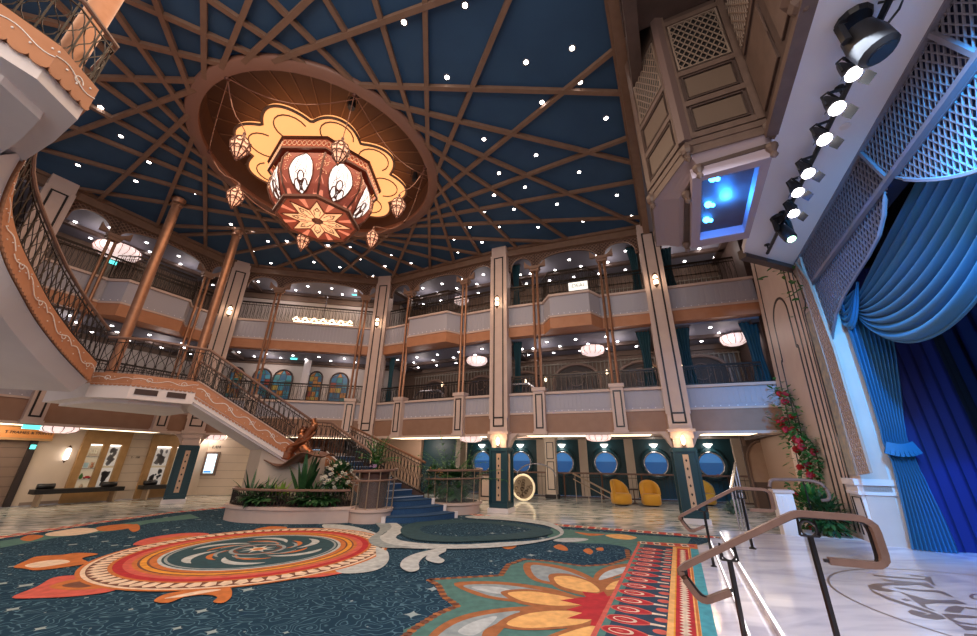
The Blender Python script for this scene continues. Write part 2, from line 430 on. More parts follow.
mb = MB(); ring(mb, off(.14), off(4.7), 9.33, 9.5); struct('ceiling_gallery_upper', mb, ceil2)
# dark soffit drops below both gallery ceilings
for nm, z in (('ceiling_gallery_middle', 5.86), ('ceiling_gallery_upper', 9.33)):
    mb = MB(); ring(mb, off(1.6), off(1.8), z-.12, z, 1)
    for i in range(1, 6):
        F = Fr(i); 
        for u in (.04, .96): mb.fbox(F, F.len*u-.12, F.len*u+.12, .32, 3.0, z-.12, z)
    struct('soffit_beam', mb, dwood, bpy.data.objects[nm])
for i in range(0, 6):
    mb = MB(); q0, q1 = off(4.6), off(4.8)
    mi = 0 if i in (1, 2) else 1
    b_ = BW[i]; seg_band(mb, i, b_, 4.8, 3.08, 6.0, mi); seg_band(mb, i, b_, 4.8, 6.2, 9.45, 0 if i == 2 else 1)
    if i: seg_band(mb, i, b_-.1, b_, 3.08, 3.3, 1); seg_band(mb, i, b_-.1, b_, 5.66, 5.86, 1); seg_band(mb, i, b_-.1, b_, 8.95, 9.33, 1)
    struct('wall_gallery_'+['side', 'left', 'back_left', 'back', 'back_right', 'right'][i], mb, [mat('gallery_cream', (.55, .48, .44), .7), mat('gallery_wood', (.16, .10, .07), .55)])
# ground floor outer walls
mb = MB(); F = Fgen(OUT1[0], OUT1[2]-OUT1[0]); mb.fbox(F, 0, (OUT1[2]-OUT1[0]).length, 0, .2, 0, 2.8)
struct('wall_shops', mb, cream)
mb = MB(); F = Fgen(OUT1[2], OUT1[3]-OUT1[2]); mb.fbox(F, 0, (OUT1[3]-OUT1[2]).length, 0, .2, 0, 2.8)
struct('wall_lobby_left', mb, cream)
# porthole wall: teal boards pierced by round windows
FP = Fgen(Vector((-9, 24.4)), Vector((3, -1))); LP = (Vector((13.4, 16.95))-Vector((-9, 24.4))).length
PU = []
for x in (482, 521, 563, 606, 656, 711):
    q = PLN(x, 464, FP(0, 0, 0), FP.n); PU.append((q-FP(0, 0, 0)).dot(FP.d))
mb = MB(); RW = .53; ZC = 1.5
edges = [0]+[(a+b)/2 for a, b in zip(PU, PU[1:])]
edges = [PU[0]-(PU[1]-PU[0])/2]+edges[1:]+[PU[-1]+(PU[-1]-PU[-2])/2]
mb.fbox(FP, 0, edges[0], 0, .25, 0, 2.8); mb.fbox(FP, edges[-1], LP, 0, .25, 0, 2.8)
for k, u in enumerate(PU):
    a, b = edges[k], edges[k+1]; n = 32
    cir = [(u+RW*math.cos(2*PI*j/n+PI/n), ZC+RW*math.sin(2*PI*j/n+PI/n)) for j in range(n)]
    def sqr(x, z):
        dx, dz = x-u, z-ZC; t = min((b-u if dx > 0 else a-u)/dx if abs(dx) > 1e-6 else 1e9, ((2.8-ZC) if dz > 0 else -ZC)/dz if abs(dz) > 1e-6 else 1e9)
        return u+dx*t, ZC+dz*t
    for j in range(n):
        p, q = cir[j], cir[(j+1) % n]; P_, Q_ = sqr(*p), sqr(*q)
        pts = [p, q, Q_, P_]
        mb.poly([FP(x, 0, z) for x, z in pts])
        if abs(P_[0]-Q_[0]) > 1e-4 and abs(P_[1]-Q_[1]) > 1e-4:
            cxx = b if P_[0] > u else a; czz = 2.8 if P_[1] > ZC else 0
            mb.poly([FP(P_[0], 0, P_[1]), FP(Q_[0], 0, Q_[1]), FP(cxx, 0, czz)])
        mb.poly([FP(p[0], 0, p[1]), FP(q[0], 0, q[1]), FP(q[0], .25, q[1]), FP(p[0], .25, p[1])])
wfar = struct('wall_far', mb, teal)
mb = MB()
for k in range(len(edges)):
    mb.fbox(FP, edges[k]-.2, edges[k]+.2, -.22, -.01, 0, 2.78)
struct('wall_pilasters', mb, cream, wfar)
for k, u in enumerate(PU):
    mb = MB(); c = FP(u, .12, ZC)
    def rg(r, wd, v): return [FP(u+r*math.cos(2*PI*j/40), v, ZC+r*math.sin(2*PI*j/40)) for j in range(40)]
    mb.tube(rg(RW-.0, .1, -.02), .05, 6, closed=True)
    wn = struct('window_%d' % (k+1), mb, silver, None, True)
    mb = MB(); mb.poly([FP(u+RW*math.cos(2*PI*j/40), .2, ZC+RW*math.sin(2*PI*j/40)) for j in range(40)])
    struct('window_glass', mb, glass, wn)
    mb = MB(); r = RW+.35
    for t0, t1 in ((-40, 40),): pass
    for ra, rb in ((RW+.10, RW+.22),):
        ar = [(u+r2*math.cos(math.radians(a)), ZC+.05+r2*math.sin(math.radians(a))) for r2 in (ra,) for a in range(-30, 211, 12)]
        mb.tube([FP(x, -.03, z) for x, z in ar], .07, 6)
    mb.tube(rg(RW+.1, .1, -.03), .09, 8, closed=True)
    struct('window_arch', mb, teal, wn, True)
# sea and evening sky outside
mb = MB(); mb.fbox(FP, -30, 60, 14, 14.2, -8, 1.62); struct('sea_outside', mb, seaw)
mb = MB(); mb.fbox(FP, -30, 60, 16, 16.2, -8, 14); struct('sky_outside', mb, skyw)

# facades -----------------------------------------------------
def arch(mb, F, u0, u1, z0, z1, v0=.05, v1=.15, n=14, shoulder=.12, mi=0):
    """board with an arched opening"""
    um, r = (u0+u1)/2, (u1-u0)/2-shoulder; h = z1-z0-.12
    pts = [(um-r*math.cos(PI*k/n), z0+h*math.sin(PI*k/n)**.7) for k in range(n+1)]
    pts = [(u0, z0)]+pts+[(u1, z0)]
    for (a, za), (b, zb) in zip(pts, pts[1:]):
        if b-a < 1e-5: continue
        mb.hexa([F(a, v0, za), F(b, v0, zb), F(b, v1, zb), F(a, v1, za), F(a, v0, z1), F(b, v0, z1), F(b, v1, z1), F(a, v1, z1)], mi)
    return pts
def rail_bars(F, path, z0, h, sp=.115):
    """wrought iron bars between rails along a (u,v) path: returns bars mesh and rail mesh"""
    bars = MB(); rl = MB()
    for (a, va), (b, vb) in zip(path, path[1:]):
        A, B = F(a, va, z0), F(b, vb, z0); L = (B-A).length; n = max(1, int(L/sp)); d = (B-A)/n
        for k in range(n+1):
            p = A+d*k; bars.seg(p, p+Vector((0, 0, h)), .014, .014, (d.normalized()))
            if k < n:
                q = p+d*.5; e = d*.38
                bars.seg(q+Vector((0, 0, h*.12)), q+e+Vector((0, 0, h*.5)), .011, .011, d.cross(Vector((0, 0, 1)))); bars.seg(q+e+Vector((0, 0, h*.5)), q+Vector((0, 0, h*.88)), .011, .011, d.cross(Vector((0, 0, 1))))
                if k % 2: bars.seg(q+Vector((0, 0, h*.3)), q+Vector((0, 0, h*.95)), .011, .011, d.cross(Vector((0, 0, 1))))
        for z, r in ((h, .03), (.05, .018), (h*.86, .013)): rl.seg(A+Vector((0, 0, z)), B+Vector((0, 0, z)), r*2, r*1.6, F.n)
    return bars, rl
THINPX = {1: [(97, 274), (197, 307)], 2: [(270, 330), (360, 340)], 3: [(410, 310), (465, 300)], 4: [(536, 300), (606, 300)], 5: []}
THIN = {i: [FU(i, *q)[0] for q in THINPX[i]] for i in THINPX}
THIN[0] = []
WHERE = {0: 'left side, towards the viewer', 1: 'left side bay with the bowed balcony', 2: 'back left bay above the stained glass', 3: 'back bay left of the centre pillar', 4: 'back bay right of the centre pillar', 5: 'right bay below the wooden box'}
bay_name = {0: 'nearest bay of the left side', 1: 'left side bay', 2: 'back left bay with stained glass windows', 3: 'bay left of the centre pillar', 4: 'bay right of the centre pillar', 5: 'bay beside the rose wall'}
walls = {}
for i in range(6):
    F = Fr(i); L = F.len
    nm = 'wall_'+SIDE[i] if i else 'wall_side'
    mb = MB()   # mats: fascia, grey, pink, brown
    seg_band(mb, i, 0, .3, 2.4, 3.06, 3); seg_band(mb, i, .04, .28, 3.06, 3.70, 1); seg_band(mb, i, -.05, .32, 3.70, 3.78, 2); seg_band(mb, i, -.03, .04, 3.04, 3.10, 2)
    seg_band(mb, i, -.04, .02, 2.34, 2.42, 2)
    seg_band(mb, i, 0, .3, 5.92, 6.33, 0); seg_band(mb, i, .04, .28, 6.33, 7.12, 1); seg_band(mb, i, -.05, .32, 7.12, 7.2, 2); seg_band(mb, i, -.03, .04, 6.30, 6.37, 2)
    W_ = struct(nm, mb, [fascia, greyp, pink, tanf]); walls[i] = W_
    mb = MB(); seg_band(mb, i, -.05, .42, 9.42, 9.8, 0); seg_band(mb, i, -.12, .06, 9.40, 9.48, 0); seg_band(mb, i, -.16, .1, 9.7, 9.8, 0)
    struct('cornice', mb, [beam], W_)
    mb = MB(); n = int(L/.22)
    for k in range(n):
        for z in (3.13, 6.41): mb.fbox(F, (k+.5)*L/n-.012, (k+.5)*L/n+.012, .02, .045, z, z+.025)
    struct('led_bead_row', mb, mat('led_bead_white', (.9, .9, .95), .3), W_)  # row of LED beads, their bright points painted plain white, no emission
    mb = MB(); n = int(L/.14)
    for k in range(n):
        for z0, z1 in ((3.2, 3.66), (6.48, 7.08)): mb.fbox(F, (k+.5)*L/n-.045, (k+.5)*L/n+.045, .025, .045, z0, z1)
    struct('bead_board', mb, greyp, W_)
    # arched boards between posts under the cornice
    if i:
        us = [.3]+THIN[i]+[L-.3]; mb = MB(); ln = MB()
        for a, b in zip(us, us[1:]):
            pts = arch(mb, F, a, b, 8.72, 9.42, .06, .12)
            ln.tube([F(u, .03, z) for u, z in pts[1:-1]], .022, 4)
            z1 = 9.40
            poly = [(a+.02, 8.75)]+[(u, z+.02) for u, z in pts[1:-1]]+[(b-.02, 8.75), (b-.02, z1), (a+.02, z1)]
            lattice(ln, poly, lambda u, z: F(u, .045, z), F.n, (45, 135), .1, .014, .02)
        struct('arch_board', mb, mat('arch_back', (.10, .055, .04), .6), W_)
        struct('arch_lattice', ln, mat('arch_tan', (.30, .18, .125), .5), W_)

F = Fr(5); mb = MB(); mb.fbox(F, F.len-.02, F.len+.2, .3, 4.8, 2.4, 9.5); struct('wall_gallery_end', mb, dwood)
# projecting balconies of the upper gallery
def balcony(i, u0, u1, dep=.6):
    F = Fr(i); c = .35
    path = [(u0, 0), (u0+c, -dep), (u1-c, -dep), (u1, 0)]
    t = thing('balcony', {1: 'bowed upper balcony with grey panels on the left side of the hall', 3: 'bowed upper balcony between the copper posts left of the centre pillar', 4: 'bowed upper balcony with the lit white sign, right of the centre pillar'}[i], 'balcony', F((u0+u1)/2, 0, 5.92))
    def loop(z0, z1, e, m, nm):
        mb = MB(); q = [(u0-e, 0), (u0+c-e*.4, -dep-e), (u1-c+e*.4, -dep-e), (u1+e, 0)]
        mb.prism([F(u, v-.01, z0) for u, v in q], (0, 0, z1-z0)); build(nm, mb, m, t)
    loop(5.88, 6.32, 0, fascia, 'fascia'); loop(6.32, 7.1, -.03, greyp, 'parapet'); loop(7.1, 7.18, .05, pink, 'sill'); loop(6.29, 6.35, .03, pink, 'moulding')
    mb = MB()
    for (a, va), (b, vb) in zip(path, path[1:]):
        A, B = F(a, va, 0), F(b, vb, 0); n = max(2, int((B-A).length/.2))
        for k in range(n):
            p = A+(B-A)*((k+.5)/n); mb.ball(p+Vector((0, 0, 6.42))-F.n*.0, .018, 5)
    build('led_bead_row', mb, mat('led_bead_white', (0, 0, 0)), t)  # same LED beads on the balcony, light put into the white colour
    bars, rl = rail_bars(F, path, 7.18, .92, .13)
    r = thing('balcony_railing', {1: 'wrought iron railing on top of the bowed left side balcony', 3: 'wrought iron railing on the bowed balcony left of the centre pillar', 4: 'wrought iron railing on the bowed balcony behind the lit white sign'}[i], 'railing', F((u0+u1)/2, 0, 7.2))
    build('bars', bars, iron, r); build('rails', rl, iron, r)
PROJ = {}
for i in (3, 4): PROJ[i] = (THIN[i][0]+.25, THIN[i][1]-.2)
PROJ[1] = (THIN[1][0]+.3, THIN[1][1]-.2)
PROJ[3] = (THIN[3][0]+.15, THIN[3][1]-.1)
for i in PROJ: balcony(i, *PROJ[i])
# straight railings on both galleries, one per bay
for i in range(0, 6):
    F = Fr(i); L = F.len
    for lv, z, h in (('middle', 3.78, .72), ('upper', 7.2, .85)):
        path = [(.35, .14), (L-.35, .14)] if i else [(3, .14), (L-.3, .14)]
        if lv == 'middle' and i in (3, 4, 5): h = .62
        bars, rl = rail_bars(F, path, z, h, .14)
        t = thing('gallery_railing', 'dark iron railing of the %s gallery, %s' % (lv, bay_name[i]), 'railing', F(L/2, .14, z))
        build('bars', bars, iron, t); build('rails', rl, iron, t)

# tall pilasters ------------------------------------------------
def dirat(i):
    a = (PTS[i]-PTS[i-1]).normalized(); b = (PTS[i+1]-PTS[i]).normalized(); return (a+b).normalized()
PLAB = {1: 'tall pink pillar with black inlay at the far left, behind the curved stair', 2: 'tall pink pillar on a teal base beside the left display cases', 3: 'tall pink pillar with black inlay rising behind the lower stair flight', 4: 'tall pink pillar on a teal base in the middle of the back facade', 5: 'tall pink pillar on a teal base right of the yellow chairs'}
def outline(mb, F, u0, u1, z0, z1, v, wd=.05):
    mb.fbox(F, u0, u0+wd, v-.012, v, z0, z1); mb.fbox(F, u1-wd, u1, v-.012, v, z0, z1); mb.fbox(F, u0+wd, u1-wd, v-.012, v, z0, z0+wd); mb.fbox(F, u0+wd, u1-wd, v-.012, v, z1-wd, z1)
def sideF(F, u): # frame on the side face of a post
    o = F(u, 0, 0); return Fgen(o, F.n)
for i in range(1, 6):
    p = PTS[i]; d = dirat(i); F = Fgen(p, d); hw = .31
    t = thing('pillar', PLAB[i], 'pillar', (p.x, p.y, 0))
    mb = MB(); mb.fbox(F, -hw, hw, -.3, .3, 2.45, 9.9); mb.fbox(F, -hw-.03, -hw+.08, -.32, -.28, 2.9, 9.4); mb.fbox(F, hw-.08, hw+.03, -.32, -.28, 2.9, 9.4)
    build('shaft', mb, pink, t)
    mb = MB(); outline(mb, F, -hw+.11, hw-.11, 2.62, 9.3, -.3); outline(mb, F, -hw+.11, hw-.11, 2.62, 2.95, -.3)
    for sgn in (-1, 1):
        G = Fgen(F(sgn*hw, 0, 0), F.n)
        q = .012 if sgn < 0 else 0
        mb.fbox(G, -.22, -.19, -q, .012-q, 2.7, 9.3); mb.fbox(G, .19, .22, -q, .012-q, 2.7, 9.3)
    build('inlay', mb, inlay, t)
    mb = MB()
    for z0, z1, e in ((2.38, 2.47, .06), (2.20, 2.38, .0), (1.93, 2.20, -.05)): mb.fbox(F, -hw-e, hw+e, -.3-e, .3+e, z0, z1)
    # curved brackets to both sides
    for sg in (-1, 1):
        pts = [(hw-.02, 2.4), (hw+.34, 2.4), (hw+.22, 2.33), (hw+.1, 2.2), (hw, 2.0), (hw-.04, 1.95)]
        mb.prism([F(sg*u, -.1, z) for u, z in pts], F.n*.3)
    build('capital', mb, pink, t)
    mb = MB(); mb.fbox(F, -.27, .27, -.27, .27, .14, 1.9); mb.fbox(F, -.31, .31, -.31, .31, 1.84, 1.95); mb.fbox(F, -.31, .31, -.31, .31, .12, .26)
    for sx in (-1, 1):
        for sy in (-1, 1): mb.fbox(F, sx*.29-.03, sx*.29+.03, sy*.29-.03, sy*.29+.03, .2, 1.9)
    build('teal_base', mb, teal, t)
    mb = MB(); mb.fbox(F, -.075, .075, -.283, -.262, .34, 1.76)
    for sgn in (-1, 1):
        mb.fbox(F, sgn*.272-.011, sgn*.272+.011, -.075, .075, .34, 1.76)
    build('gold_panel', mb, goldp, t)
    mb = MB()
    for k in range(6):
        z = .5+k*.22; mb.lathe([(.001, -.0), (.028, .0)], F(0, -.0, z), 4) if 0 else None
        mb.prism([F(x, -.286, z+y) for x, y in ((0, -.045), (.03, 0), (0, .045), (-.03, 0))], F.n*.006)
        mb.prism([F(-.284, x, z+y) for x, y in ((0, -.045), (.03, 0), (0, .045), (-.03, 0))], F.d*.004)
    build('diamond', mb, inlay, t)
    mb = MB(); mb.fbox(F, -.35, .35, -.35, .35, -.01, .13); build('plinth', mb, white, t)

# slender twin copper posts standing on pink pedestals
def twin(i, u, lab):
    F = Fr(i); t = thing('twin_post', lab, 'column', F(u, 0, 2.4))
    mb = MB()
    for du in (-.085, .085):
        mb = MB(); mb.tube([F(u+du, -.06, 3.95), F(u+du, -.06, 8.6)], .048, 8); smooth_by_angle(build('post', mb, copper, t))
    mb = MB(); mb.fbox(F, u-.17, u+.17, -.15, .08, 8.52, 8.62); mb.fbox(F, u-.21, u+.21, -.2, .1, 8.62, 8.74)
    for sg in (-1, 1):
        mb.prism([F(u+sg*a, -.08, z) for a, z in ((.1, 8.74), (.42, 8.74), (.42, 9.05), (.30, 8.9), (.16, 8.8))], F.n*.1)
    build('capital', mb, mat('cap_tan', (.30, .18, .125), .5), t)
    mb = MB(); mb.fbox(F, u-.2, u+.2, -.2, .16, 2.42, 3.82); mb.fbox(F, u-.24, u+.24, -.24, .2, 3.8, 3.92); mb.fbox(F, u-.23, u+.23, -.23, .18, 2.36, 2.46)
    build('pedestal', mb, pink, t)
    mb = MB(); outline(mb, F, u-.13, u+.13, 2.55, 3.7, -.2, .045); build('inlay', mb, inlay, t)
TL = {1: ['nearer', 'farther'], 2: ['left', 'right'], 3: ['left', 'right'], 4: ['left', 'right']}
for i in (1, 2, 3, 4):
    for k, u in enumerate(THIN[i]): twin(i, u, 'slender pair of copper posts, %s pair of the %s' % (TL[i][k], bay_name[i]))
# ============================================================ STAIRCASE, LANDINGS
def resample(pts, n):
    pts = [Vector(p) for p in pts]; L = [0]
    for a, b in zip(pts, pts[1:]): L.append(L[-1]+(b-a).length)
    out = []
    for k in range(n+1):
        t = L[-1]*k/n; i = 0
        while i < len(L)-2 and L[i+1] < t: i += 1
        f = (t-L[i])/(L[i+1]-L[i]) if L[i+1] > L[i] else 0; out.append(pts[i].lerp(pts[i+1], f))
    return out
def catmull(pts, n=6):
    pts = [Vector(p) for p in pts]; P = [pts[0]]+pts+[pts[-1]]; out = []
    for i in range(1, len(P)-2):
        for k in range(n):
            t = k/n; a, b, c, d = P[i-1], P[i], P[i+1], P[i+2]
            out.append(.5*((2*b)+(-a+c)*t+(2*a-5*b+4*c-d)*t*t+(-a+3*b-3*c+d)*t**3))
    out.append(pts[-1]); return out
def railing3(lab, path, h=.95, parent=None, sp=.2, hw=handw, bar=iron, r=.038, group=None):
    """railing whose bars are mirrored wavy rods; path = foot line"""
    path = [Vector(p) for p in path]; up = Vector((0, 0, 1))
    t = thing('stair_railing', lab, 'railing', path[0])
    top = MB(); top.tube([p+up*h for p in path], r, 8); smooth_by_angle(build('handrail', top, hw, t))
    lo = MB(); lo.tube([p+up*.06 for p in path], .014, 4); lo.tube([p+up*(h-.12) for p in path], .014, 4)
    build('lower_rail', lo, bar, t)
    L = sum((b-a).length for a, b in zip(path, path[1:])); n = max(1, int(L/sp)); q = resample(path, n); mb = MB()
    for k in range(n):
        a, b = q[k], q[k+1]
        for sg in (1, -1):
            for ph in (0,):
                pts = []
                for j in range(9):
                    f = j/8; x = .5+sg*.42*math.sin(2*PI*f*1.0)
                    pts.append(a.lerp(b, x)+up*(.06+(h-.18)*f))
                mb.tube(pts, .0085, 3)
        mb.tube([a+up*.02, a+up*(h-.02)], .011, 4)
    build('wavy_bars', mb, bar, t)
    return t
def strip_face(mb, A, B, th, mi=0):
    """wall strip between two polylines A (bottom) and B (top), thickness vector th"""
    th = Vector(th)
    for i in range(len(A)-1): mb.hexa([A[i], A[i+1], A[i+1]+th, A[i]+th, B[i], B[i+1], B[i+1]+th, B[i]+th], mi)
def scroll(mb, path, nrm, amp=.07, dot=.012, per=.62, wd=.016):
    """white scroll ornament following the middle line of a stringer"""
    L = sum((b-a).length for a, b in zip(path, path[1:])); n = int(L/.05); q = resample(path, n); up = Vector((0, 0, 1)); line = []
    for k, p in enumerate(q): line.append(p+up*amp*math.sin(2*PI*k*.05/per*.9)+nrm*0)
    for a, b in zip(line, line[1:]): mb.seg(a, b, wd, .008, nrm)
    for k in range(0, n, 3): mb.ball(q[k]+up*(amp*1.5*math.cos(2*PI*k*.05/per)), dot, 5)
    k = 6
    while k < n-4:
        c = q[k]; d = (q[k+1]-q[k]).normalized(); e = nrm.cross(d); pr = None
        for j in range(12):
            a = j*.6; rr = .075*(1-j/14); p = c+d*rr*math.cos(a)+e*rr*math.sin(a)
            if pr is not None: mb.seg(pr, p, .012, .008, nrm)
            pr = p
        k += 14
pearl = mat('pearl_paint', (.8, .78, .76), .5)
def scallop(mb, path, nrm, r=.05, th=.02):
    L = sum((b-a).length for a, b in zip(path, path[1:])); n = max(1, int(L/(2*r))); q = resample(path, n)
    for a, b in zip(q, q[1:]):
        pts = [a]+[a.lerp(b, .5-.5*math.cos(PI*j/5))-Vector((0, 0, r*math.sin(PI*j/5))) for j in range(1, 5)]+[b]
        mb.prism(pts, nrm*th)

# --- middle landing
ZL = 3.5
la, lb, lc = Z(94.8, 372, ZL), Z(135, 374, ZL), Z(199, 381.8, ZL)
back1, back2 = Vector((-10.9, 13.0, ZL)), Vector((-12.2, 10.2, ZL))
land = thing('stair_landing', 'middle landing of the curved staircase with copper fascia and white underside', 'landing', (lb.x, lb.y, 3.0))
outl = [la, lb, lc, Vector((-9.2, 11.9, ZL)), back1, back2]
mb = MB(); mb.prism([p-Vector((0, 0, .62)) for p in outl], (0, 0, .36)); mb.prism([Vector((p.x, p.y, 2.80))+(Vector((-10.4, 11, 0))-Vector((p.x, p.y, 0)))*.18 for p in outl], (0, 0, .12))
build('underside', mb, white, land)
mb = MB(); mb.prism([p-Vector((0, 0, .27)) for p in outl], (0, 0, .27)); build('fascia', mb, fascia, land)
for a, b in ((la, lb), (lb, lc)):
    nr = (b-a).cross(Vector((0, 0, 1))).normalized(); mb = MB()
    m = [a-Vector((0, 0, .13))+nr*.006, b-Vector((0, 0, .13))+nr*.006]
    scroll(mb, m, nr, .035, .009, .5, .014); build('scroll_ornament', mb, pearl, land)
    mb = MB(); scallop(mb, [a-Vector((0, 0, .27)), b-Vector((0, 0, .27))], nr, .045); build('scalloped_edge', mb, fascia, land)
nr = (lc-lb).cross(Vector((0, 0, 1))).normalized()
for f0, f1 in ((.08, .42), (.56, .86)):
    mb = MB(); a, b = lb.lerp(lc, f0), lb.lerp(lc, f1); mb.hexa([a+nr*.004-Vector((0, 0, .50)), b+nr*.004-Vector((0, 0, .50)), b+nr*.02-Vector((0, 0, .50)), a+nr*.02-Vector((0, 0, .50)), a+nr*.004-Vector((0, 0, .36)), b+nr*.004-Vector((0, 0, .36)), b+nr*.02-Vector((0, 0, .36)), a+nr*.02-Vector((0, 0, .36))])
    build('air_vent', mb, mat('vent_brown', (.05, .025, .02), .6), land)
railing3('wavy iron railing with wooden handrail along the middle landing', [la, lb, lc], .93)
# --- curved flight up to the upper landing
CF = [(90, 380, 3.2), (66, 355, 3.55), (41, 323, 3.95), (22, 290, 4.3), (8, 262, 4.6), (0, 233, 4.95), (3, 205, 5.3), (12, 180, 5.6), (28, 152, 5.9)]
lo = catmull([Z(*q) for q in CF], 4); hi = [p+Vector((0, 0, .42)) for p in lo]
cf = thing('curved_stair_flight', 'curved white and copper stair flight sweeping up the left edge', 'staircase', (lo[0].x, lo[0].y, 3.2))
def outn(i):
    a = lo[max(i-1, 0)]; b = lo[min(i+1, len(lo)-1)]; d = b-a; d.z = 0; return -Vector((0, 0, 1)).cross(d.normalized())
Wd = 1.9
mb = MB(); sc_ = MB(); under = MB(); tr = MB()
for i in range(len(lo)-1):
    n0, n1 = outn(i)*.06, outn(i+1)*.06
    mb.hexa([lo[i], lo[i+1], lo[i+1]+n1, lo[i]+n0, hi[i], hi[i+1], hi[i+1]+n1, hi[i]+n0])
build('stringer', mb, fascia, cf)
for i in range(len(lo)-1):
    n0, n1 = outn(i), outn(i+1); dn = Vector((0, 0, -.04)); dz = Vector((0, 0, -.30))
    # sloping cove then flat underside
    q0 = [lo[i]+n0*.03+dn, lo[i]+n0*.25+dz, lo[i]+n0*Wd+dz]; q1 = [lo[i+1]+n1*.03+dn, lo[i+1]+n1*.25+dz, lo[i+1]+n1*Wd+dz]
    for k in range(2): under.poly([q0[k], q1[k], q1[k+1], q0[k+1]])
    under.poly([q0[2], q1[2], q1[2]+Vector((0, 0, .6)), q0[2]+Vector((0, 0, .6))])
build('underside', under, white, cf, True)
n = 16; qs = resample(lo, n)
for k in range(n):
    a, b = qs[k], qs[k+1]; d = b-a; d.z = 0; nn = -Vector((0, 0, 1)).cross(d.normalized())
    z1 = b.z+.22; A = Vector((a.x, a.y, z1)); B = Vector((b.x, b.y, z1))
    tr.hexa([A+nn*.06-Vector((0, 0, .3)), B+nn*.06-Vector((0, 0, .3)), B+nn*Wd-Vector((0, 0, .3)), A+nn*Wd-Vector((0, 0, .3)), A+nn*.06, B+nn*.06, B+nn*Wd, A+nn*Wd])
build('treads', tr, stairb, cf)
mb = MB(); mid = [p+Vector((0, 0, .22)) for p in lo]
for s in range(0, len(mid)-4, 4):
    nr = -outn(s+2); scroll(mb, [p+nr*.02 for p in mid[s:s+5]], nr, .07, .012, .62)
build('scroll_ornament', mb, pearl, cf)
mb = MB(); scallop(mb, [p for p in lo], -outn(len(lo)//2), .05, .03); build('scalloped_edge', mb, fascia, cf)
railing3('iron and wood railing sweeping up the curved stair flight', [p+outn(i)*.04+Vector((0, 0, .42)) for i, p in enumerate(lo)][::2], .85)
# --- upper landing at the top left
ua = [Z(0, 3, 6.4), Z(62, 47, 6.4), Z(99, 90, 6.4), Z(75, 113, 6.4), Z(28, 145, 6.4)]
ua = [Vector((-6.2, 1.2, 6.4))]+ua+[Vector((-10.5, 5.2, 6.4)), Vector((-11, .5, 6.4))]
ul = thing('upper_landing', 'upper stair landing with white underside jutting in at the top left', 'landing', (-7, 3, 5.8))
def shrink(ps, k, z):
    c = Vector((-8.4, 2.9, 0)); return [Vector((c.x+(p.x-c.x)*k, c.y+(p.y-c.y)*k, z)) for p in ps]
mb = MB(); mb.prism(shrink(ua, .985, 5.80), (0, 0, .2)); mb.prism(shrink(ua, .86, 5.68), (0, 0, .14)); build('underside', mb, white, ul)
mb = MB(); mb.prism([Vector((p.x, p.y, 6.02)) for p in ua], (0, 0, .38)); build('fascia', mb, fascia, ul)
mb = MB(); ms = MB()
for a, b in zip(ua[:3], ua[1:4]):
    nr = (b-a).cross(Vector((0, 0, 1))).normalized()
    scroll(mb, [a-Vector((0, 0, .17))+nr*.006, b-Vector((0, 0, .17))+nr*.006], nr, .05, .014, .5, .012); scallop(ms, [a-Vector((0, 0, .38)), b-Vector((0, 0, .38))], nr, .07)
build('scroll_ornament', mb, pearl, ul); build('scalloped_edge', ms, fascia, ul)
railing3('dark iron railing of the upper landing in the top left corner', [p+(Vector((-8.4, 2.9, 6.4))-p)*.03 for p in ua[:5]], .92, sp=.17)
mb = MB(); mb.prism([Vector(p) for p in ((-7.9, 2.6, 5.66), (-7.3, 2.5, 5.66), (-7.3, 3.0, 5.66), (-7.9, 3.1, 5.66))], (0, 0, .03)); build('underside_hatch', mb, mat('grey_panel', (.25, .24, .25), .6), ul)
# --- copper columns
def column(p, z0, z1, lab, r=.135):
    t = thing('copper_column', lab, 'column', (p[0], p[1], z0)); mb = MB()
    mb.lathe([(r*1.02, 0), (r, .3), (r, z1-z0-.25)], (p[0], p[1], z0), 20); smooth_by_angle(build('shaft', mb, copper, t))
    mb = MB(); h = z1-z0
    mb.lathe([(r, h-.3), (r*1.25, h-.27), (r*1.25, h-.2), (r*1.1, h-.17), (r*1.5, h-.03), (r*1.5, h)], (p[0], p[1], z0), 20); smooth_by_angle(build('capital', mb, copper, t))
    mb = MB(); mb.lathe([(r*1.45, 0), (r*1.45, .08), (r*1.2, .12), (r*1.02, .2)], (p[0], p[1], z0), 20); build('base', mb, copper, t)
c1, c2 = Z(179, 200, 9.72), Z(238, 231, 9.72)
column((c1.x, c1.y), ZL, 9.74, 'tall copper column on the middle landing, the nearer of its two')
column((c2.x, c2.y), ZL, 9.74, 'tall copper column on the middle landing, the farther of its two')
c3 = Z(108, 10, 8.2); column((c3.x-.12, c3.y), 6.4, 9.74, 'copper column passing behind the upper landing railing at the top left', .15)
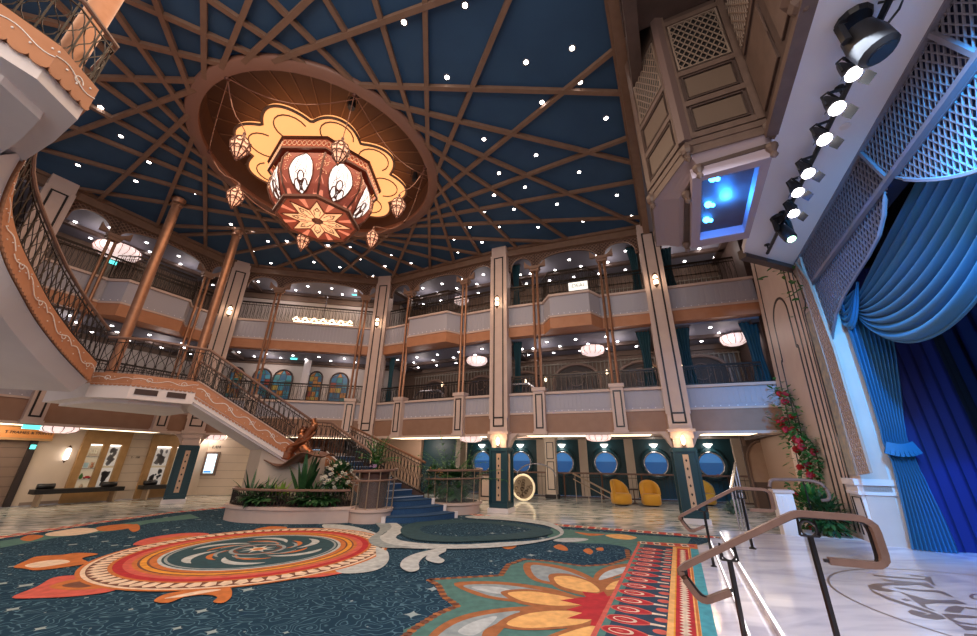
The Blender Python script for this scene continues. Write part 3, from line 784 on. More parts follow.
# --- upper straight flight, intermediate landing, lower flight
Bz, ZP = 1.72, 1.72
A_ = Vector((lc.x, lc.y, ZL)); B_ = Vector((-5.72, 12.44, Bz)); C_ = Vector((-5.28, 12.89, Bz)); D_ = Vector((-2.95, 11.35, .5)); E_ = Vector((-5.1, 14.2, Bz)); G_ = Vector((-1.95, 12.5, .5))
fl = thing('upper_stair_flight', 'straight stair flight with copper scroll stringer running down from the middle landing', 'staircase', (A_.x, A_.y, 0))
d = (B_-A_); dh = Vector((d.x, d.y, 0)).normalized(); back = Vector((0, 0, 1)).cross(dh)   # away from the viewer
mb = MB(); up = Vector((0, 0, 1))
strip_face(mb, [A_-up*.42, B_-up*.36], [A_, B_], back*.08); build('stringer', mb, fascia, fl)
mb = MB()
for v0, v1, z0, z1 in ((.06, 1.9, -.62, -.46), (.0, .12, -.56, -.38)):
    mb.hexa([A_+back*v0+up*z0, B_+back*v0+up*z0, B_+back*v1+up*z0, A_+back*v1+up*z0, A_+back*v0+up*z1, B_+back*v0+up*z1, B_+back*v1+up*z1, A_+back*v1+up*z1])
build('underside', mb, white, fl)
mb = MB(); scroll(mb, [A_-up*.2-back*.008, B_-up*.18-back*.008], -back, .075, .012, .62, .018); build('scroll_ornament', mb, pearl, fl)
mb = MB(); scallop(mb, [A_-up*.42-back*.02, B_-up*.36-back*.02], back, .05, .03); build('scalloped_edge', mb, fascia, fl)
mb = MB(); mb.tube([A_-back*.01+up*.012, B_-back*.01+up*.012], .016, 4); build('edge_bead', mb, pink, fl)
mb = MB(); n = 11
for k in range(n):
    a = A_.lerp(B_, k/n); b = A_.lerp(B_, (k+1)/n); z = a.z-.05-(ZL-Bz)/n*.5
    mb.hexa([Vector((p.x, p.y, z-.25))+back*v for p, v in ((a, .08), (b, .08), (b, 1.9), (a, 1.9))]+[Vector((p.x, p.y, z))+back*v for p, v in ((a, .08), (b, .08), (b, 1.9), (a, 1.9))])
build('treads', mb, stairb, fl)
railing3('railing with copper handrail sloping down the upper straight flight', [A_, B_], .95, sp=.17)
railing3('far railing of the upper straight flight, seen through its near railing', [A_+back*1.85, B_+back*1.85], .95, sp=.2)
pl = thing('stair_platform', 'plaster block of the intermediate stair platform behind the bronze sculpture', 'landing', (B_.x, B_.y, 0))
mb = MB(); pp = [B_, C_, E_, E_+Vector((-1.1, .5, 0)), B_+back*1.9]
mb.prism([Vector((p.x, p.y, 0)) for p in pp], (0, 0, Bz)); build('block', mb, cream, pl)
# wall carrying the end of the upper flight
mb = MB(); q = A_.lerp(B_, .62)
mb.hexa([Vector((q.x, q.y, 0))+back*.3, Vector((B_.x, B_.y, 0))+back*.05, Vector((B_.x, B_.y, 0))+back*1.9, Vector((q.x, q.y, 0))+back*1.9, q+back*.3-up*.55, B_+back*.05-up*.4, B_+back*1.9-up*.4, q+back*1.9-up*.55])
build('under_wall', mb, cream, pl)
railing3('short level railing on the intermediate stair platform', [B_, C_], .95, sp=.15)
low = thing('lower_stair_flight', 'blue carpeted lower stair flight coming down between the two round planters', 'staircase', (D_.x, D_.y, 0))
mb = MB(); mb.hexa([Vector((C_.x, C_.y, 0)), Vector((D_.x, D_.y, 0)), Vector((D_.x+.05, D_.y+.07, 0)), Vector((C_.x+.05, C_.y+.07, 0)), C_+up*.02, D_+up*.02, D_+Vector((.05, .07, .02)), C_+Vector((.05, .07, .02))]); build('side_wall', mb, cream, low)
nl = (D_-C_); nl.z = 0; nl = nl.normalized(); nf = nl.cross(up)
mb = MB(); strip_face(mb, [C_-up*.4+nf*.02, D_-up*.3+nf*.02], [C_+up*.02+nf*.02, D_+up*.02+nf*.02], -nf*.02); build('stringer', mb, fascia, low)
mb = MB(); scroll(mb, [C_-up*.18+nf*.03, D_-up*.14+nf*.03], nf, .06, .012, .55, .016); build('scroll_ornament', mb, pearl, low)
mb = MB(); mb.tube([C_+up*.03+nf*.02, D_+up*.03+nf*.02], .022, 6); build('edge_bead', mb, white, low)
nS = 8; tr = MB(); nose = MB()
for k in range(nS):
    f0, f1 = k/nS, (k+1)/nS; z = Bz-(Bz-.45)*(k+.6)/nS
    q = [C_.lerp(D_, f0), C_.lerp(D_, f1), E_.lerp(G_, f1), E_.lerp(G_, f0)]
    q = [Vector((p.x, p.y, 0)) for p in q]
    tr.prism(q, (0, 0, z))
    nose.tube([q[1]+up*(z-.01), q[2]+up*(z-.01)], .016, 4)
build('treads', tr, stairb, low); build('tread_nosing', nose, mat('pale_nosing', (.5, .6, .75), .4), low)  # nosings keep their own even pale colour
CS = [((-2.61, 10.55), (-.86, 11.78), .26, .15), ((-2.72, 10.93), (-1.22, 12.05), .2, .30), ((-2.85, 11.2), (-1.6, 12.25), .12, .45)]
tr = MB(); ends = MB(); nz = MB()
for (a, b, bu, z) in CS:
    a = Vector((*a, 0)); b = Vector((*b, 0)); e = (b-a); nn = Vector((e.y, -e.x, 0)).normalized()
    arc = [a.lerp(b, t/12)+nn*bu*math.sin(PI*t/12) for t in range(13)]
    bk = [Vector((-1.9, 12.6, 0)), Vector((-3.2, 11.6, 0))]
    tr.prism(arc+bk, (0, 0, z)); nz.tube([p+up*(z-.01) for p in arc], .012, 4)
    for c in (a, b): ends.box(c.x-.05, c.x+.05, c.y-.05, c.y+.05, 0, z+.012); ends.cut()
build('curved_steps', tr, stairb, low); build('step_end', ends, white, low); build('step_edge', nz, wNv, low)
railing3('near railing with wooden handrail on the lower blue stair flight', [C_, D_], .95, sp=.15)
railing3('far railing with copper handrail on the lower blue stair flight', [E_, G_], .95, sp=.15, hw=copper)
mb = MB(); strip_face(mb, [E_-up*.25, G_-up*.15], [E_+up*.05, G_+up*.08], Vector((.03, .06, 0))); build('far_stringer', mb, dwood, low)

# --- planters
def lobed(pts, n=10): return catmull(pts, n)
pf = [Vector(p) for p in ((-7.15, 11.5, 0), (-6.95, 10.95, 0), (-6.3, 10.5, 0), (-5.5, 10.36, 0), (-4.8, 10.36, 0), (-4.2, 10.45, 0), (-3.55, 10.66, 0))]
front = catmull(pf, 5); bk = [Vector((-3.3, 11.4, 0)), Vector((-5.2, 12.75, 0)), Vector((-6.4, 12.3, 0))]
pt = thing('planter_bed', 'long curved planting bed with pink plaster kerb left of the stairs', 'planter', (-5.3, 10.4, 0))
mb = MB(); mb.prism(front+bk, (0, 0, .3)); build('kerb', mb, pink, pt)
cc = Vector((-5.2, 11.6, 0))
mb = MB(); mb.prism([p+(p-cc).normalized()*.05+up*.3 for p in front]+[p+up*.3 for p in bk], (0, 0, .07)); build('kerb_cap', mb, pink, pt)
mb = MB(); mb.prism([p+(cc-p).normalized()*.1+up*.37 for p in front]+[p+up*.37 for p in bk], (0, 0, .03)); build('soil', mb, soil, pt)
inn = [p+(cc-p).normalized()*.07 for p in front]
mb = MB(); mb.tube([p+up*.75 for p in inn], .034, 6); build('top_rail', mb, handw, pt)
mb = MB(); q = resample(inn, 46)
for a, b in zip(q, q[1:]):
    mb.tube([a+up*.37, a+up*.74], .007, 3); mb.seg(a+up*.4, b+up*.7, .01, .01, (0, 1, 0)); mb.seg(a+up*.7, b+up*.4, .01, .01, (0, 1, 0))
build('iron_screen', mb, iron, pt)
def round_planter(c, r, lab, drum=True, a0=150, a1=400):
    t = thing('round_planter', lab, 'planter', (c[0], c[1], 0)); o = (c[0], c[1], 0)
    mb = MB(); mb.lathe([(r, 0), (r*.99, .22), (r*1.07, .26), (r*1.07, .32), (r*.5, .33)], o, 32); smooth_by_angle(build('kerb', mb, pink, t))
    mb = MB(); mb.lathe([(r*.97, .33), (r*.97, 1.05)], o, 20, arc=(math.radians(a0), math.radians(a1))); build('glass_panel', mb, glass, t, True)
    for z, rr in ((1.20, r*1.06), (.96, r*1.1)):
        mb = MB(); mb.tube([(c[0]+rr*math.cos(math.radians(a)), c[1]+rr*math.sin(math.radians(a)), z+(a-a0)/(a1-a0)*.08) for a in range(a0, a1+1, 10)], .035 if z > 1.1 else .024, 8); smooth_by_angle(build('handrail', mb, handw, t))
    mb = MB()
    for a in range(a0, a1+1, 30): mb.tube([(c[0]+r*1.0*math.cos(math.radians(a)), c[1]+r*1.0*math.sin(math.radians(a)), .3), (c[0]+r*1.03*math.cos(math.radians(a)), c[1]+r*1.03*math.sin(math.radians(a)), 1.26)], .014, 6); mb.cut()
    build('post', mb, brassw, t)
    if drum:
        mb = MB(); mb.lathe([(.34, 0), (.38, .83), (.42, .86), (.42, .92), (.3, .92)], (c[0], c[1], .33), 24); smooth_by_angle(build('drum', mb, mat('dark_brown_drum', (.07, .03, .022), .35), t))
    else:
        mb = MB(); mb.lathe([(r*.9, .33), (.01, .42)], o, 20); build('soil', mb, soil, t)
RPc = (-3.08, 11.0); RQc = (-1.05, 13.15)
round_planter(RPc, .54, 'round planter with dark brown drum and two wooden rails, left of the blue steps')
round_planter(RQc, .85, 'round glass-fronted planter with palms, right of the blue steps', False, 170, 400)

# --- plants
def blade(mb, base, d, L, wd, droop=.5, n=5, mi=0, fold=.0):
    d = Vector(d).normalized(); side = d.cross(up)
    side = side.normalized() if side.length > .05 else Vector((1, 0, 0)); pts = []
    p = Vector(base); v = d.copy()
    for k in range(n+1):
        f = k/n; hw = wd*math.sin(PI*min(.97, f*.9+.08))
        pts.append((p-side*hw, p+side*hw)); v = (v-up*droop/n).normalized(); p = p+v*(L/n)
    vs = [q for pr in pts for q in pr]; mb.add(vs, [(2*k, 2*k+1, 2*k+3, 2*k+2) for k in range(n)], mi)
def rosette(name, lab, c, n, L, wd, m, droop=.8, el=(35, 80), grp=None, cat='plant', parts=None):
    t = thing(name, lab, cat, c); mb = MB()
    for k in range(n):
        a = 2*PI*k/n*2.4+random.random()*.5; e = math.radians(random.uniform(*el)); dd = (math.cos(a)*math.cos(e), math.sin(a)*math.cos(e), math.sin(e))
        blade(mb, c, dd, L*random.uniform(.7, 1.1), wd, droop*random.uniform(.6, 1.2))
    build('leaves', mb, m, t); 
    mb = MB(); mb.lathe([(.03, 0), (.02, L*.2)], c, 6); build('stem', mb, leafd, t); return t
def palm(name, lab, c, n, L, m, cat='palm', h=.1):
    t = thing(name, lab, cat, c); fr = MB(); st = MB(); c = Vector(c)
    st.tube([c, c+up*h], .03, 6)
    for k in range(n):
        a = 2*PI*k/n+random.random()*.4; e = math.radians(random.uniform(38, 85)); v = Vector((math.cos(a)*math.cos(e), math.sin(a)*math.cos(e), math.sin(e)))
        p = c+up*h; pts = [p.copy()]; LL = L*random.uniform(.75, 1.1)
        for j in range(8): v = (v-up*.12).normalized(); p = p+v*LL/8; pts.append(p.copy())
        st.tube(pts, .006, 3)
        for j in range(2, 9):
            side = (pts[j]-pts[j-1]).cross(up).normalized()
            for sg in (-1, 1):
                blade(fr, pts[j], side*sg+(pts[j]-pts[j-1]).normalized()*.8, LL*.26*(1.15-j/10), .017, .5, 3)
    build('fronds', fr, m, t); build('stems', st, leafg, t); return t
def bush(name, lab, c, r, n, m, cat='plant', flow=None, nf=0, fr=.04, sz=1):
    t = thing(name, lab, cat, (c[0], c[1], c[2]-r*sz)); mb = MB(); c = Vector(c); st = MB()
    st.tube([c-up*r*sz, c], .02, 5)
    for k in range(n):
        v = Vector((random.gauss(0, 1), random.gauss(0, 1), random.gauss(0, 1)*sz)).normalized(); p = c+Vector((v.x*r, v.y*r, v.z*r*sz))*random.uniform(.45, .95)
        blade(mb, p, v+Vector((0, 0, random.uniform(-.2, .6))), r*random.uniform(.25, .45), r*.07+.006, .6, 3)
    build('leaves', mb, m, t); build('stem', st, leafd, t)
    if flow:
        for k in range(nf):
            v = Vector((random.gauss(0, 1), random.gauss(0, 1)-.7, random.gauss(0, 1))).normalized(); p = c+Vector((v.x*r, v.y*r, v.z*r*sz))*.95
            f = MB()
            for j in range(5):
                a = 2*PI*j/5; f.lathe([(.001, -fr*.3), (fr*.62, 0), (.001, fr*.3)], p+Vector((fr*.6*math.cos(a), -fr*.3, fr*.6*math.sin(a))), 6)
            build('blossom', f, flow, t)
    return t
zb = .4
rosette('bromeliad_plant', 'dark spiky leaved plant at the left end of the long planting bed', (-6.5, 11.15, zb), 34, .85, .035, leafd, .9)
rosette('fern_plant', 'dark green fern second from the left in the long bed', (-6.05, 11.15, zb), 44, .75, .028, leafg, 1.2)
rosette('croton_plant', 'lime green leafy plant beside the dark spiky plants in the long bed', (-5.6, 11.0, zb), 26, .62, .05, leafy, .6)
rosette('agave_plant', 'small low dark plant below the bronze sculpture', (-4.75, 11.2, zb), 34, .62, .035, leafd, .9)
rosette('banana_plant', 'tall broad leaved plant against the plaster stair wall', (-5.2, 11.4, zb), 11, 1.3, .085, leafd, .4, (45, 86))
rosette('grass_plant', 'low green tuft in front of the flowering bush', (-4.35, 11.0, zb), 20, .35, .02, leafg, .9)
bush('flowering_bush', 'round bush of white flowers in front of the stair wall', (-4.1, 11.05, 1.0), .46, 520, leafd, 'bush', petw, 46, .05)
palm('fern_palm', 'bright green fern on the dark drum left of the blue steps', (RPc[0], RPc[1], 1.24), 26, .8, mat('fresh_leaf', (.06, .25, .04), .5), 'fern')
bush('purple_orchid', 'small lilac flowers at the foot of the fern on the drum', (RPc[0]+.03, RPc[1]-.3, 1.33), .1, 14, leafd, 'flower', mat('lilac_petal', (.6, .4, .62), .6), 7, .03)
palm('areca_palm', 'taller palm at the back of the right round planter', (-1.3, 13.4, .4), 20, 1.7, mat('fresh_leaf', (0, 0, 0)), 'palm', .35)
palm('areca_palm', 'palm leaning right in the right round planter', (-.75, 13.2, .4), 16, 1.4, leafg, 'palm', .25)
bush('leafy_shrub', 'dense dark shrub filling the front of the right round planter', (-1.1, 12.95, .85), .62, 900, leafd, 'shrub', None, 0, sz=.75)
bush('gold_shrub', 'shrub with golden flowers between the far stair rail and the palms', (-1.75, 12.95, .95), .4, 300, leafd, 'shrub', mat('golden_petal', (.7, .38, .12), .6), 16, .045)
for k, x in enumerate((-6.6, -6.2, -5.8, -5.4, -5.0, -4.6, -4.2, -3.85)):
    pass
bush('ground_cover', 'low ivy with tiny white flowers behind the iron screen, left half of the bed', (-5.9, 10.85, .56), .55, 420, leafd, 'ivy', petw, 8, .02, .3)
bush('ground_cover', 'low ivy with tiny white flowers behind the iron screen, right half of the bed', (-4.5, 10.8, .56), .6, 460, leafd, 'ivy', petw, 10, .02, .3)

# --- bronze sculpture (plain abstract stand-in): a rippling sheet carrying two upright curved forms
sp = thing('bronze_sculpture', 'abstract bronze sculpture of two curved forms on a rippling bronze sheet', 'sculpture', (-5.7, 12.1, 1.4))
mb = MB(); O = Vector((-5.75, 12.0, 1.52)); ex = Vector((.93, -.25, .12)).normalized(); ey = Vector((.25, .93, 0)).normalized(); nx, ny = 26, 8
def sh(i, j, o=0): u, v = i/nx-.5, j/ny-.5; return O+ex*u*2.0+ey*v*.75+up*(.12*math.sin(u*9)+.05*math.sin(v*6)+.2*u*u+o+.12*u)
vs = [sh(i, j, .0) for i in range(nx+1) for j in range(ny+1)]+[sh(i, j, -.03) for i in range(nx+1) for j in range(ny+1)]; m_ = (nx+1)*(ny+1); fs = []
for i in range(nx):
    for j in range(ny):
        a = i*(ny+1)+j; fs += [(a, a+1, a+ny+2, a+ny+1), (a+m_, a+ny+1+m_, a+ny+2+m_, a+1+m_)]
for i in range(nx):
    a = i*(ny+1); b = a+ny; fs += [(a, a+ny+1, a+ny+1+m_, a+m_), (b, b+m_, b+ny+1+m_, b+ny+1)]
for j in range(ny): b = nx*(ny+1)+j; fs += [(j, j+m_, j+1+m_, j+1), (b, b+1, b+1+m_, b+m_)]
mb.add(vs, fs); build('rippling_sheet', mb, mat('dull_bronze', (.30, .16, .11), .45, .7), sp, True)
for nm, pts, rs in (('curved_form', [(-.45, 0, .05), (-.38, 0, .3), (-.18, 0, .42), (-.02, 0, .62), (-.08, 0, .8), (.02, 0, .9)], [.17, .16, .11, .13, .12, .04]),
                    ('curved_form', [(.42, 0, .12), (.15, .02, .25), (.05, .05, .5), (.16, .05, .72), (.30, .05, .95), (.22, .05, 1.12)], [.07, .16, .15, .13, .11, .05]),
                    ('swept_ribbon', [(-.6, -.02, .2), (-.3, -.08, .38), (.05, -.12, .45), (.30, -.05, .58), (.42, 0, .72)], [.03, .05, .05, .045, .04])):
    mb = MB(); q = catmull([O+ex*a+ey*b+up*c for a, b, c in pts], 5); rr = [rs[min(int(k/5), len(rs)-2)]*(1-(k % 5)/5)+rs[min(int(k/5)+1, len(rs)-1)]*((k % 5)/5) for k in range(len(q))]
    mb.tube(q, rr, 12); build(nm, mb, statue, sp, True)
# ============================================================ GREAT LANTERN AND CEILING
LC = Vector((-5.0, 8.85, 0))
def octr(r, ph=PI/8, n=8): return [(r*math.cos(ph+2*PI*k/n), r*math.sin(ph+2*PI*k/n)) for k in range(n)]
# backlit cloud panel inside the recess
cl = MB(); n = 160; lobes = 9; pts = []
for k in range(n):
    a = 2*PI*k/n; rr = 2.0+.42*abs(math.sin(lobes*a/2))+.12*math.sin(2*a); pts.append((-5.25+rr*math.cos(a), 8.9+rr*.98*math.sin(a)))
cloud = thing('cloud_light', 'orange backlit cloud-shaped ceiling panel above the great lantern', 'ceiling light', (CC.x, CC.y, 10.1))
pts = [(x+.05, y+.28) for x, y in pts]
cl.prism([Vector((x, y, 10.0)) for x, y in pts], (0, 0, .1)); build('panel', cl, mat('cloud_glow', (.8, .35, .12), .5, emit=(1, .42, .15), es=.85), cloud)
mb = MB(); mb.tube([Vector((x, y, 10.0)) for x, y in pts], .04, 5, closed=True); build('rim', mb, beam, cloud)
mb = MB()
for k in range(lobes):
    a = 2*PI*(k+.5)/lobes; cx, cy = -5.2+1.75*math.cos(a), 9.18+1.72*math.sin(a)
    q = [(cx+.44*math.cos(a+t), cy+.44*math.sin(a+t), 9.985) for t in [(-2.3+.35*j) for j in range(12)]]
    mb.tube(q, .02, 4)
build('cloud_outline', mb, beam, cloud)

wineM = mat('lantern_wine', (.30, .07, .045), .5, emit=(.5, .10, .05), es=.10)
wineP = mat('lantern_salmon', (.7, .25, .16), .5, emit=(1, .32, .20), es=.28)
darkF = mat('lantern_frame', (.12, .045, .03), .4, .4)
glowW = mat('lantern_white', (1, .95, .9), .5, emit=(1, .90, .86), es=.62)
starM = mat('lantern_star', (.9, .6, .35), .5, emit=(1, .58, .32), es=.32)
lan = thing('great_lantern', 'giant octagonal lantern with white petal windows hanging from the round recess', 'lantern', (LC.x, LC.y, 8.0))
ZB, ZR = 7.95, 9.28
prof = [(1.02, ZB+.07), (1.25, ZB+.35), (1.40, ZB+.70), (1.42, ZB+1.05), (1.32, ZR)]
def octv(r, z, k): a = PI/8+2*PI*k/8; return Vector((LC.x+r*math.cos(a), LC.y+r*math.sin(a), z))
mb = MB()
for (r0, z0), (r1, z1) in zip(prof, prof[1:]):
    for k in range(8): mb.poly([octv(r0, z0, k), octv(r0, z0, k+1), octv(r1, z1, k+1), octv(r1, z1, k)])
build('body', mb, wineM, lan)
def facept(k, u, t, e=.01):   # u in -1..1 across, t 0..1 up the body
    f = t*(len(prof)-1); i = min(int(f), len(prof)-2); f -= i
    r = prof[i][0]*(1-f)+prof[i+1][0]*f; z = prof[i][1]*(1-f)+prof[i+1][1]*f
    a, b = octv(r, z, k), octv(r, z, k+1); p = a.lerp(b, .5+u/2); o = (a+b)/2-Vector((LC.x, LC.y, z)); return p+o.normalized()*e
mb = MB(); mw = MB(); mf = MB(); mo = MB(); sal = MB(); msp = MB()
for k in range(8):
    # petal window: pointed oval
    L_ = []; R_ = []
    for j in range(11):
        t = .05+.9*j/10; h = .60*math.sin(PI*min(1, (j/10)**.85))**.75 if 0 < j < 10 else .04
        L_.append((-h, t)); R_.append((h, t))
    for a, b, c, d in zip(L_, L_[1:], R_[1:], R_): mw.poly([facept(k, *a, .015), facept(k, *d, .015), facept(k, *c, .015), facept(k, *b, .015)])
    ol = L_+R_[::-1]; mo.tube([facept(k, *q, .02) for q in ol], .017, 4, closed=True)
    for sg in (-1, 1): mo.tube([facept(k, sg*.02+sg*.34*math.sin(PI*j/8)*(1-j/14), .28+.62*j/8, .03) for j in range(9)], .007, 3)
    mw.cut()
    # trefoil ornament at the foot of the petal
    for cx, cy, r in ((0, .34, .17), (-.2, .2, .16), (.2, .2, .16)):
        mo.tube([facept(k, cx+r*math.cos(a*.6), cy+r*.75*math.sin(a*.6), .035) for a in range(11)], .018, 4)
    mo.tube([facept(k, .06*math.cos(a), .2+.1*math.sin(a), .035) for a in range(7)], .02, 4)
    mo.tube([facept(k, x, y, .03) for x, y in ((-.42, .14), (-.3, .42), (-.12, .5), (0, .66), (.12, .5), (.3, .42), (.42, .14))], .008, 3)
    mo.cut()
    for sg in (-1, 1):
        q = [(sg*.98, .02), (sg*.66, .02), (sg*.80, .30), (sg*.98, .42)]
        sal.poly([facept(k, *p, .012) for p in (q if sg < 0 else q[::-1])]); sal.cut()
        for j in range(26):
            msp.ball(facept(k, sg*random.uniform(.7, .95), random.uniform(.45, .97), .012), .011, 4)
    mf.tube([facept(k, 1, t/8, .01) for t in range(9)], .028, 5); mf.cut()
    G = [octv(1.5, ZR+.0, k), octv(1.5, ZR, k+1), octv(1.55, ZR+.27, k+1), octv(1.55, ZR+.27, k)]
    mb.poly(G)
build('petal_window', mw, glowW, lan); build('petal_outline', mo, darkF, lan); build('rib', mf, darkF, lan); build('salmon_panel', sal, wineP, lan)
o = build('speckle', msp, starM, lan); o['kind'] = 'stuff'
build('upper_band', mb, mat('lantern_band', (.5, .12, .06), .5, emit=(.9, .22, .10), es=.12), lan)
mb = MB()
for z, r in ((ZR-.02, 1.52), (ZR+.29, 1.58)):
    q = [octv(r, z, k) for k in range(8)]; mb.tube(q, .045, 4, closed=True)
mb.prism([octv(1.5, ZR+.28, k) for k in range(8)], (0, 0, .04))
for k in range(8):
    q0, q1 = octv(1.22, ZB+.06, k), octv(1.22, ZB+.06, k+1)
q = [octv(1.10, ZB+.03, k) for k in range(8)]; mb.tube(q, .075, 6, closed=True)
build('frame', mb, darkF, lan)
mb = MB()
for k in range(8):
    for j in range(9):
        c = octv(1.53, ZR+.135, k).lerp(octv(1.53, ZR+.135, k+1), (j+.5)/9); o = Vector((c.x-LC.x, c.y-LC.y, 0)).normalized()*.02
        d = (octv(1, 0, k+1)-octv(1, 0, k)).normalized()
        pts = [c+o+d*.055*math.cos(a)+up*.085*math.sin(a) for a in [2*PI*i/8 for i in range(8)]]; mb.tube(pts, .008, 3, closed=True)
build('band_ornament', mb, starM, lan)
mb = MB(); mb.prism([octv(1.05, ZB, k) for k in range(8)], (0, 0, .03)); build('base_plate', mb, wineM, lan)
mb = MB(); dk = MB(); rays = MB()
for k in range(8):
    a = 2*PI*k/8+PI/8
    def pp(r, t, z=ZB-.012): return Vector((LC.x+r*math.cos(t), LC.y+r*math.sin(t), z))
    mb.poly([pp(.16, a-.3), pp(.52, a-.36), pp(.95, a), pp(.52, a+.36), pp(.16, a+.3)][::-1])
    dk.tube([pp(.52, a-.36, ZB-.02), pp(.95, a, ZB-.02), pp(.52, a+.36, ZB-.02)], .014, 4); dk.tube([pp(.3, a-.2, ZB-.02), pp(.5, a-.18, ZB-.02), pp(.66, a, ZB-.02), pp(.5, a+.18, ZB-.02), pp(.3, a+.2, ZB-.02)], .01, 3)
    dk.tube([pp(.55, a-.1, ZB-.02), pp(.62, a, ZB-.02), pp(.55, a+.1, ZB-.02), pp(.48, a, ZB-.02)], .01, 3, closed=True)
    b = a+PI/8; rays.poly([pp(.62, b-.05), pp(1.05, b-.09), pp(1.05, b+.09), pp(.62, b+.05)][::-1]); rays.cut()
build('star', mb, starM, lan); build('ray', rays, wineP, lan); dk.lathe([(.001, -.05), (.12, -.03), (.16, 0)], (LC.x, LC.y, ZB-.01), 12); build('star_outline', dk, darkF, lan)
mb = MB()
for k in range(0, 8, 2): mb.tube([octv(1.0, ZR+.3, k), octv(.9, 10.5, k)], .015, 5); mb.cut()
build('hanger', mb, darkF, lan)

# six small pierced lanterns on cords around it
def hanging(c, lab, a):
    t = thing('hanging_lantern', lab, 'lantern', (c[0], c[1], c[2]-.36), 'small lanterns around the great lantern'); c = Vector(c)
    mb = MB(); pf = [(.03, -.34), (.1, -.24), (.17, -.08), (.2, .06), (.15, .2), (.06, .3)]
    mb.lathe(pf, c, 8, cap=False); build('shade', mb, mat('small_lantern_glow', (1, .7, .5), .5, emit=(1, .42, .24), es=.42), t)
    mb = MB()
    for k in range(8):
        b = 2*PI*k/8; mb.tube([c+Vector((r*1.03*math.cos(b), r*1.03*math.sin(b), z)) for r, z in pf], .018, 4)
        b2 = b+PI/8
        for (r, z, q) in ((.165, -.1, .05), (.18, .1, .055)):
            mb.tube([c+Vector((r*1.06*math.cos(b2+q/r*math.cos(j)), r*1.06*math.sin(b2+q/r*math.cos(j)), z+q*1.2*math.sin(j))) for j in [2*PI*i/7 for i in range(7)]], .013, 3, closed=True)
    for r, z in pf[1:]: mb.tube([c+Vector((r*1.04*math.cos(2*PI*j/12), r*1.04*math.sin(2*PI*j/12), z)) for j in range(12)], .009, 3, closed=True)
    mb.ball(c-up*.38, .035, 6); mb.lathe([(.07, .3), (.03, .38), (.04, .42), (.001, .5)], c, 8)
    build('pierced_frame', mb, darkF, t)
    mb = MB(); e = Vector((CC.x+3.1*math.cos(a), CC.y+3.1*math.sin(a), HZ-.1))
    mb.tube([c+up*.48]+[(c+up*.6).lerp(e, f)-up*.28*math.sin(PI*f) for f in (.2, .4, .6, .8, 1)], .012, 4)
    e2 = Vector((CC.x+3.1*math.cos(a+1.0), CC.y+3.1*math.sin(a+1.0), HZ-.1))
    mb.tube([e.lerp(e2, f)-up*.5*math.sin(PI*f) for f in [i/10 for i in range(11)]], .011, 4)
    build('cord', mb, mat('cord_brown', (.25, .11, .07), .6), t)
    mb = MB(); mb.ball(e, .07, 8); build('ceiling_bolt', mb, darkF, t)
HL = [(240, 147, 'small lantern left of the great lantern, touching the cloud panel'), (235, 197, 'small lantern hanging lowest on the left, clear of the cloud panel'), (340, 152, 'small lantern hanging in front of the upper rim of the great lantern'), (303, 241, 'small lantern just below the star plate of the great lantern'), (372, 239, 'small lantern hanging right and below the great lantern'), (398, 207, 'small lantern at the right edge of the cloud panel')]
for x, y, lab in HL:
    c = Z(x, y, 8.3); hanging(c, lab, math.atan2(c.y-CC.y, c.x-CC.x))
# two theatre lights inside the recess
def recess_light(c, lab):
    t = thing('theatre_light', lab, 'spotlight', c); c = Vector(c); mb = MB()
    mb.lathe([(.09, -.14), (.1, .0), (.07, .16)], c, 10); build('housing', mb, black, t)
    mb = MB(); mb.tube([c+Vector((-.13, 0, 0)), c+Vector((-.13, 0, .25)), c+Vector((.13, 0, .25)), c+Vector((.13, 0, 0))], .012, 4); build('yoke', mb, black, t)
recess_light(Z(352, 104, 9.9), 'small black spotlight inside the ceiling recess, upper right of the cloud'); recess_light(Z(415, 177, 9.9), 'small black spotlight inside the ceiling recess, far right of the cloud')

# recessed downlights of the blue ceiling
DL = [(101,107),(121,136),(149,162),(136,181),(137,199),(195,193),(78,165),(465,5),(404,22),(447,77),(526,62),(572,48),(580,82),(542,102),(606,118),(484,139),(536,155),(579,172),(499,173),(525,187),(617,195),(494,195),(557,204),(514,209),(484,212),(470,227),(499,227),(538,227),(583,221),(631,216),(454,239),(482,242),(511,242),(458,252),(410,251),(394,247),(411,263),(414,253),(391,255),(385,266),(373,276),(384,264),(632,47),(231,224),(252,230),(268,241),(287,241),(253,251),(271,263),(328,245),(360,259),(340,267),(314,262),(350,247)]
t0 = None; seen = []
for x, y in DL:
    p = Z(x, y, HZ)
    if any((p-q).length < .35 for q in seen): continue
    seen.append(p)
    if t0 is None:
        t0 = thing('downlight', 'small round white downlight recessed in the dark blue ceiling', 'downlight', (0, 0, 0), 'downlights of the blue ceiling')
        mb = MB(); mb.lathe([(.05, -.012), (.075, -.012), (.08, 0), (.05, 0)], (0, 0, 0), 14); build('ring', mb, silver, t0)
        mb = MB(); mb.lathe([(.001, -.013), (.05, -.013), (.05, -.006)], (0, 0, 0), 12); build('lens', mb, litspot, t0); t0.location = p
    else: dup(t0, p)
t1 = None
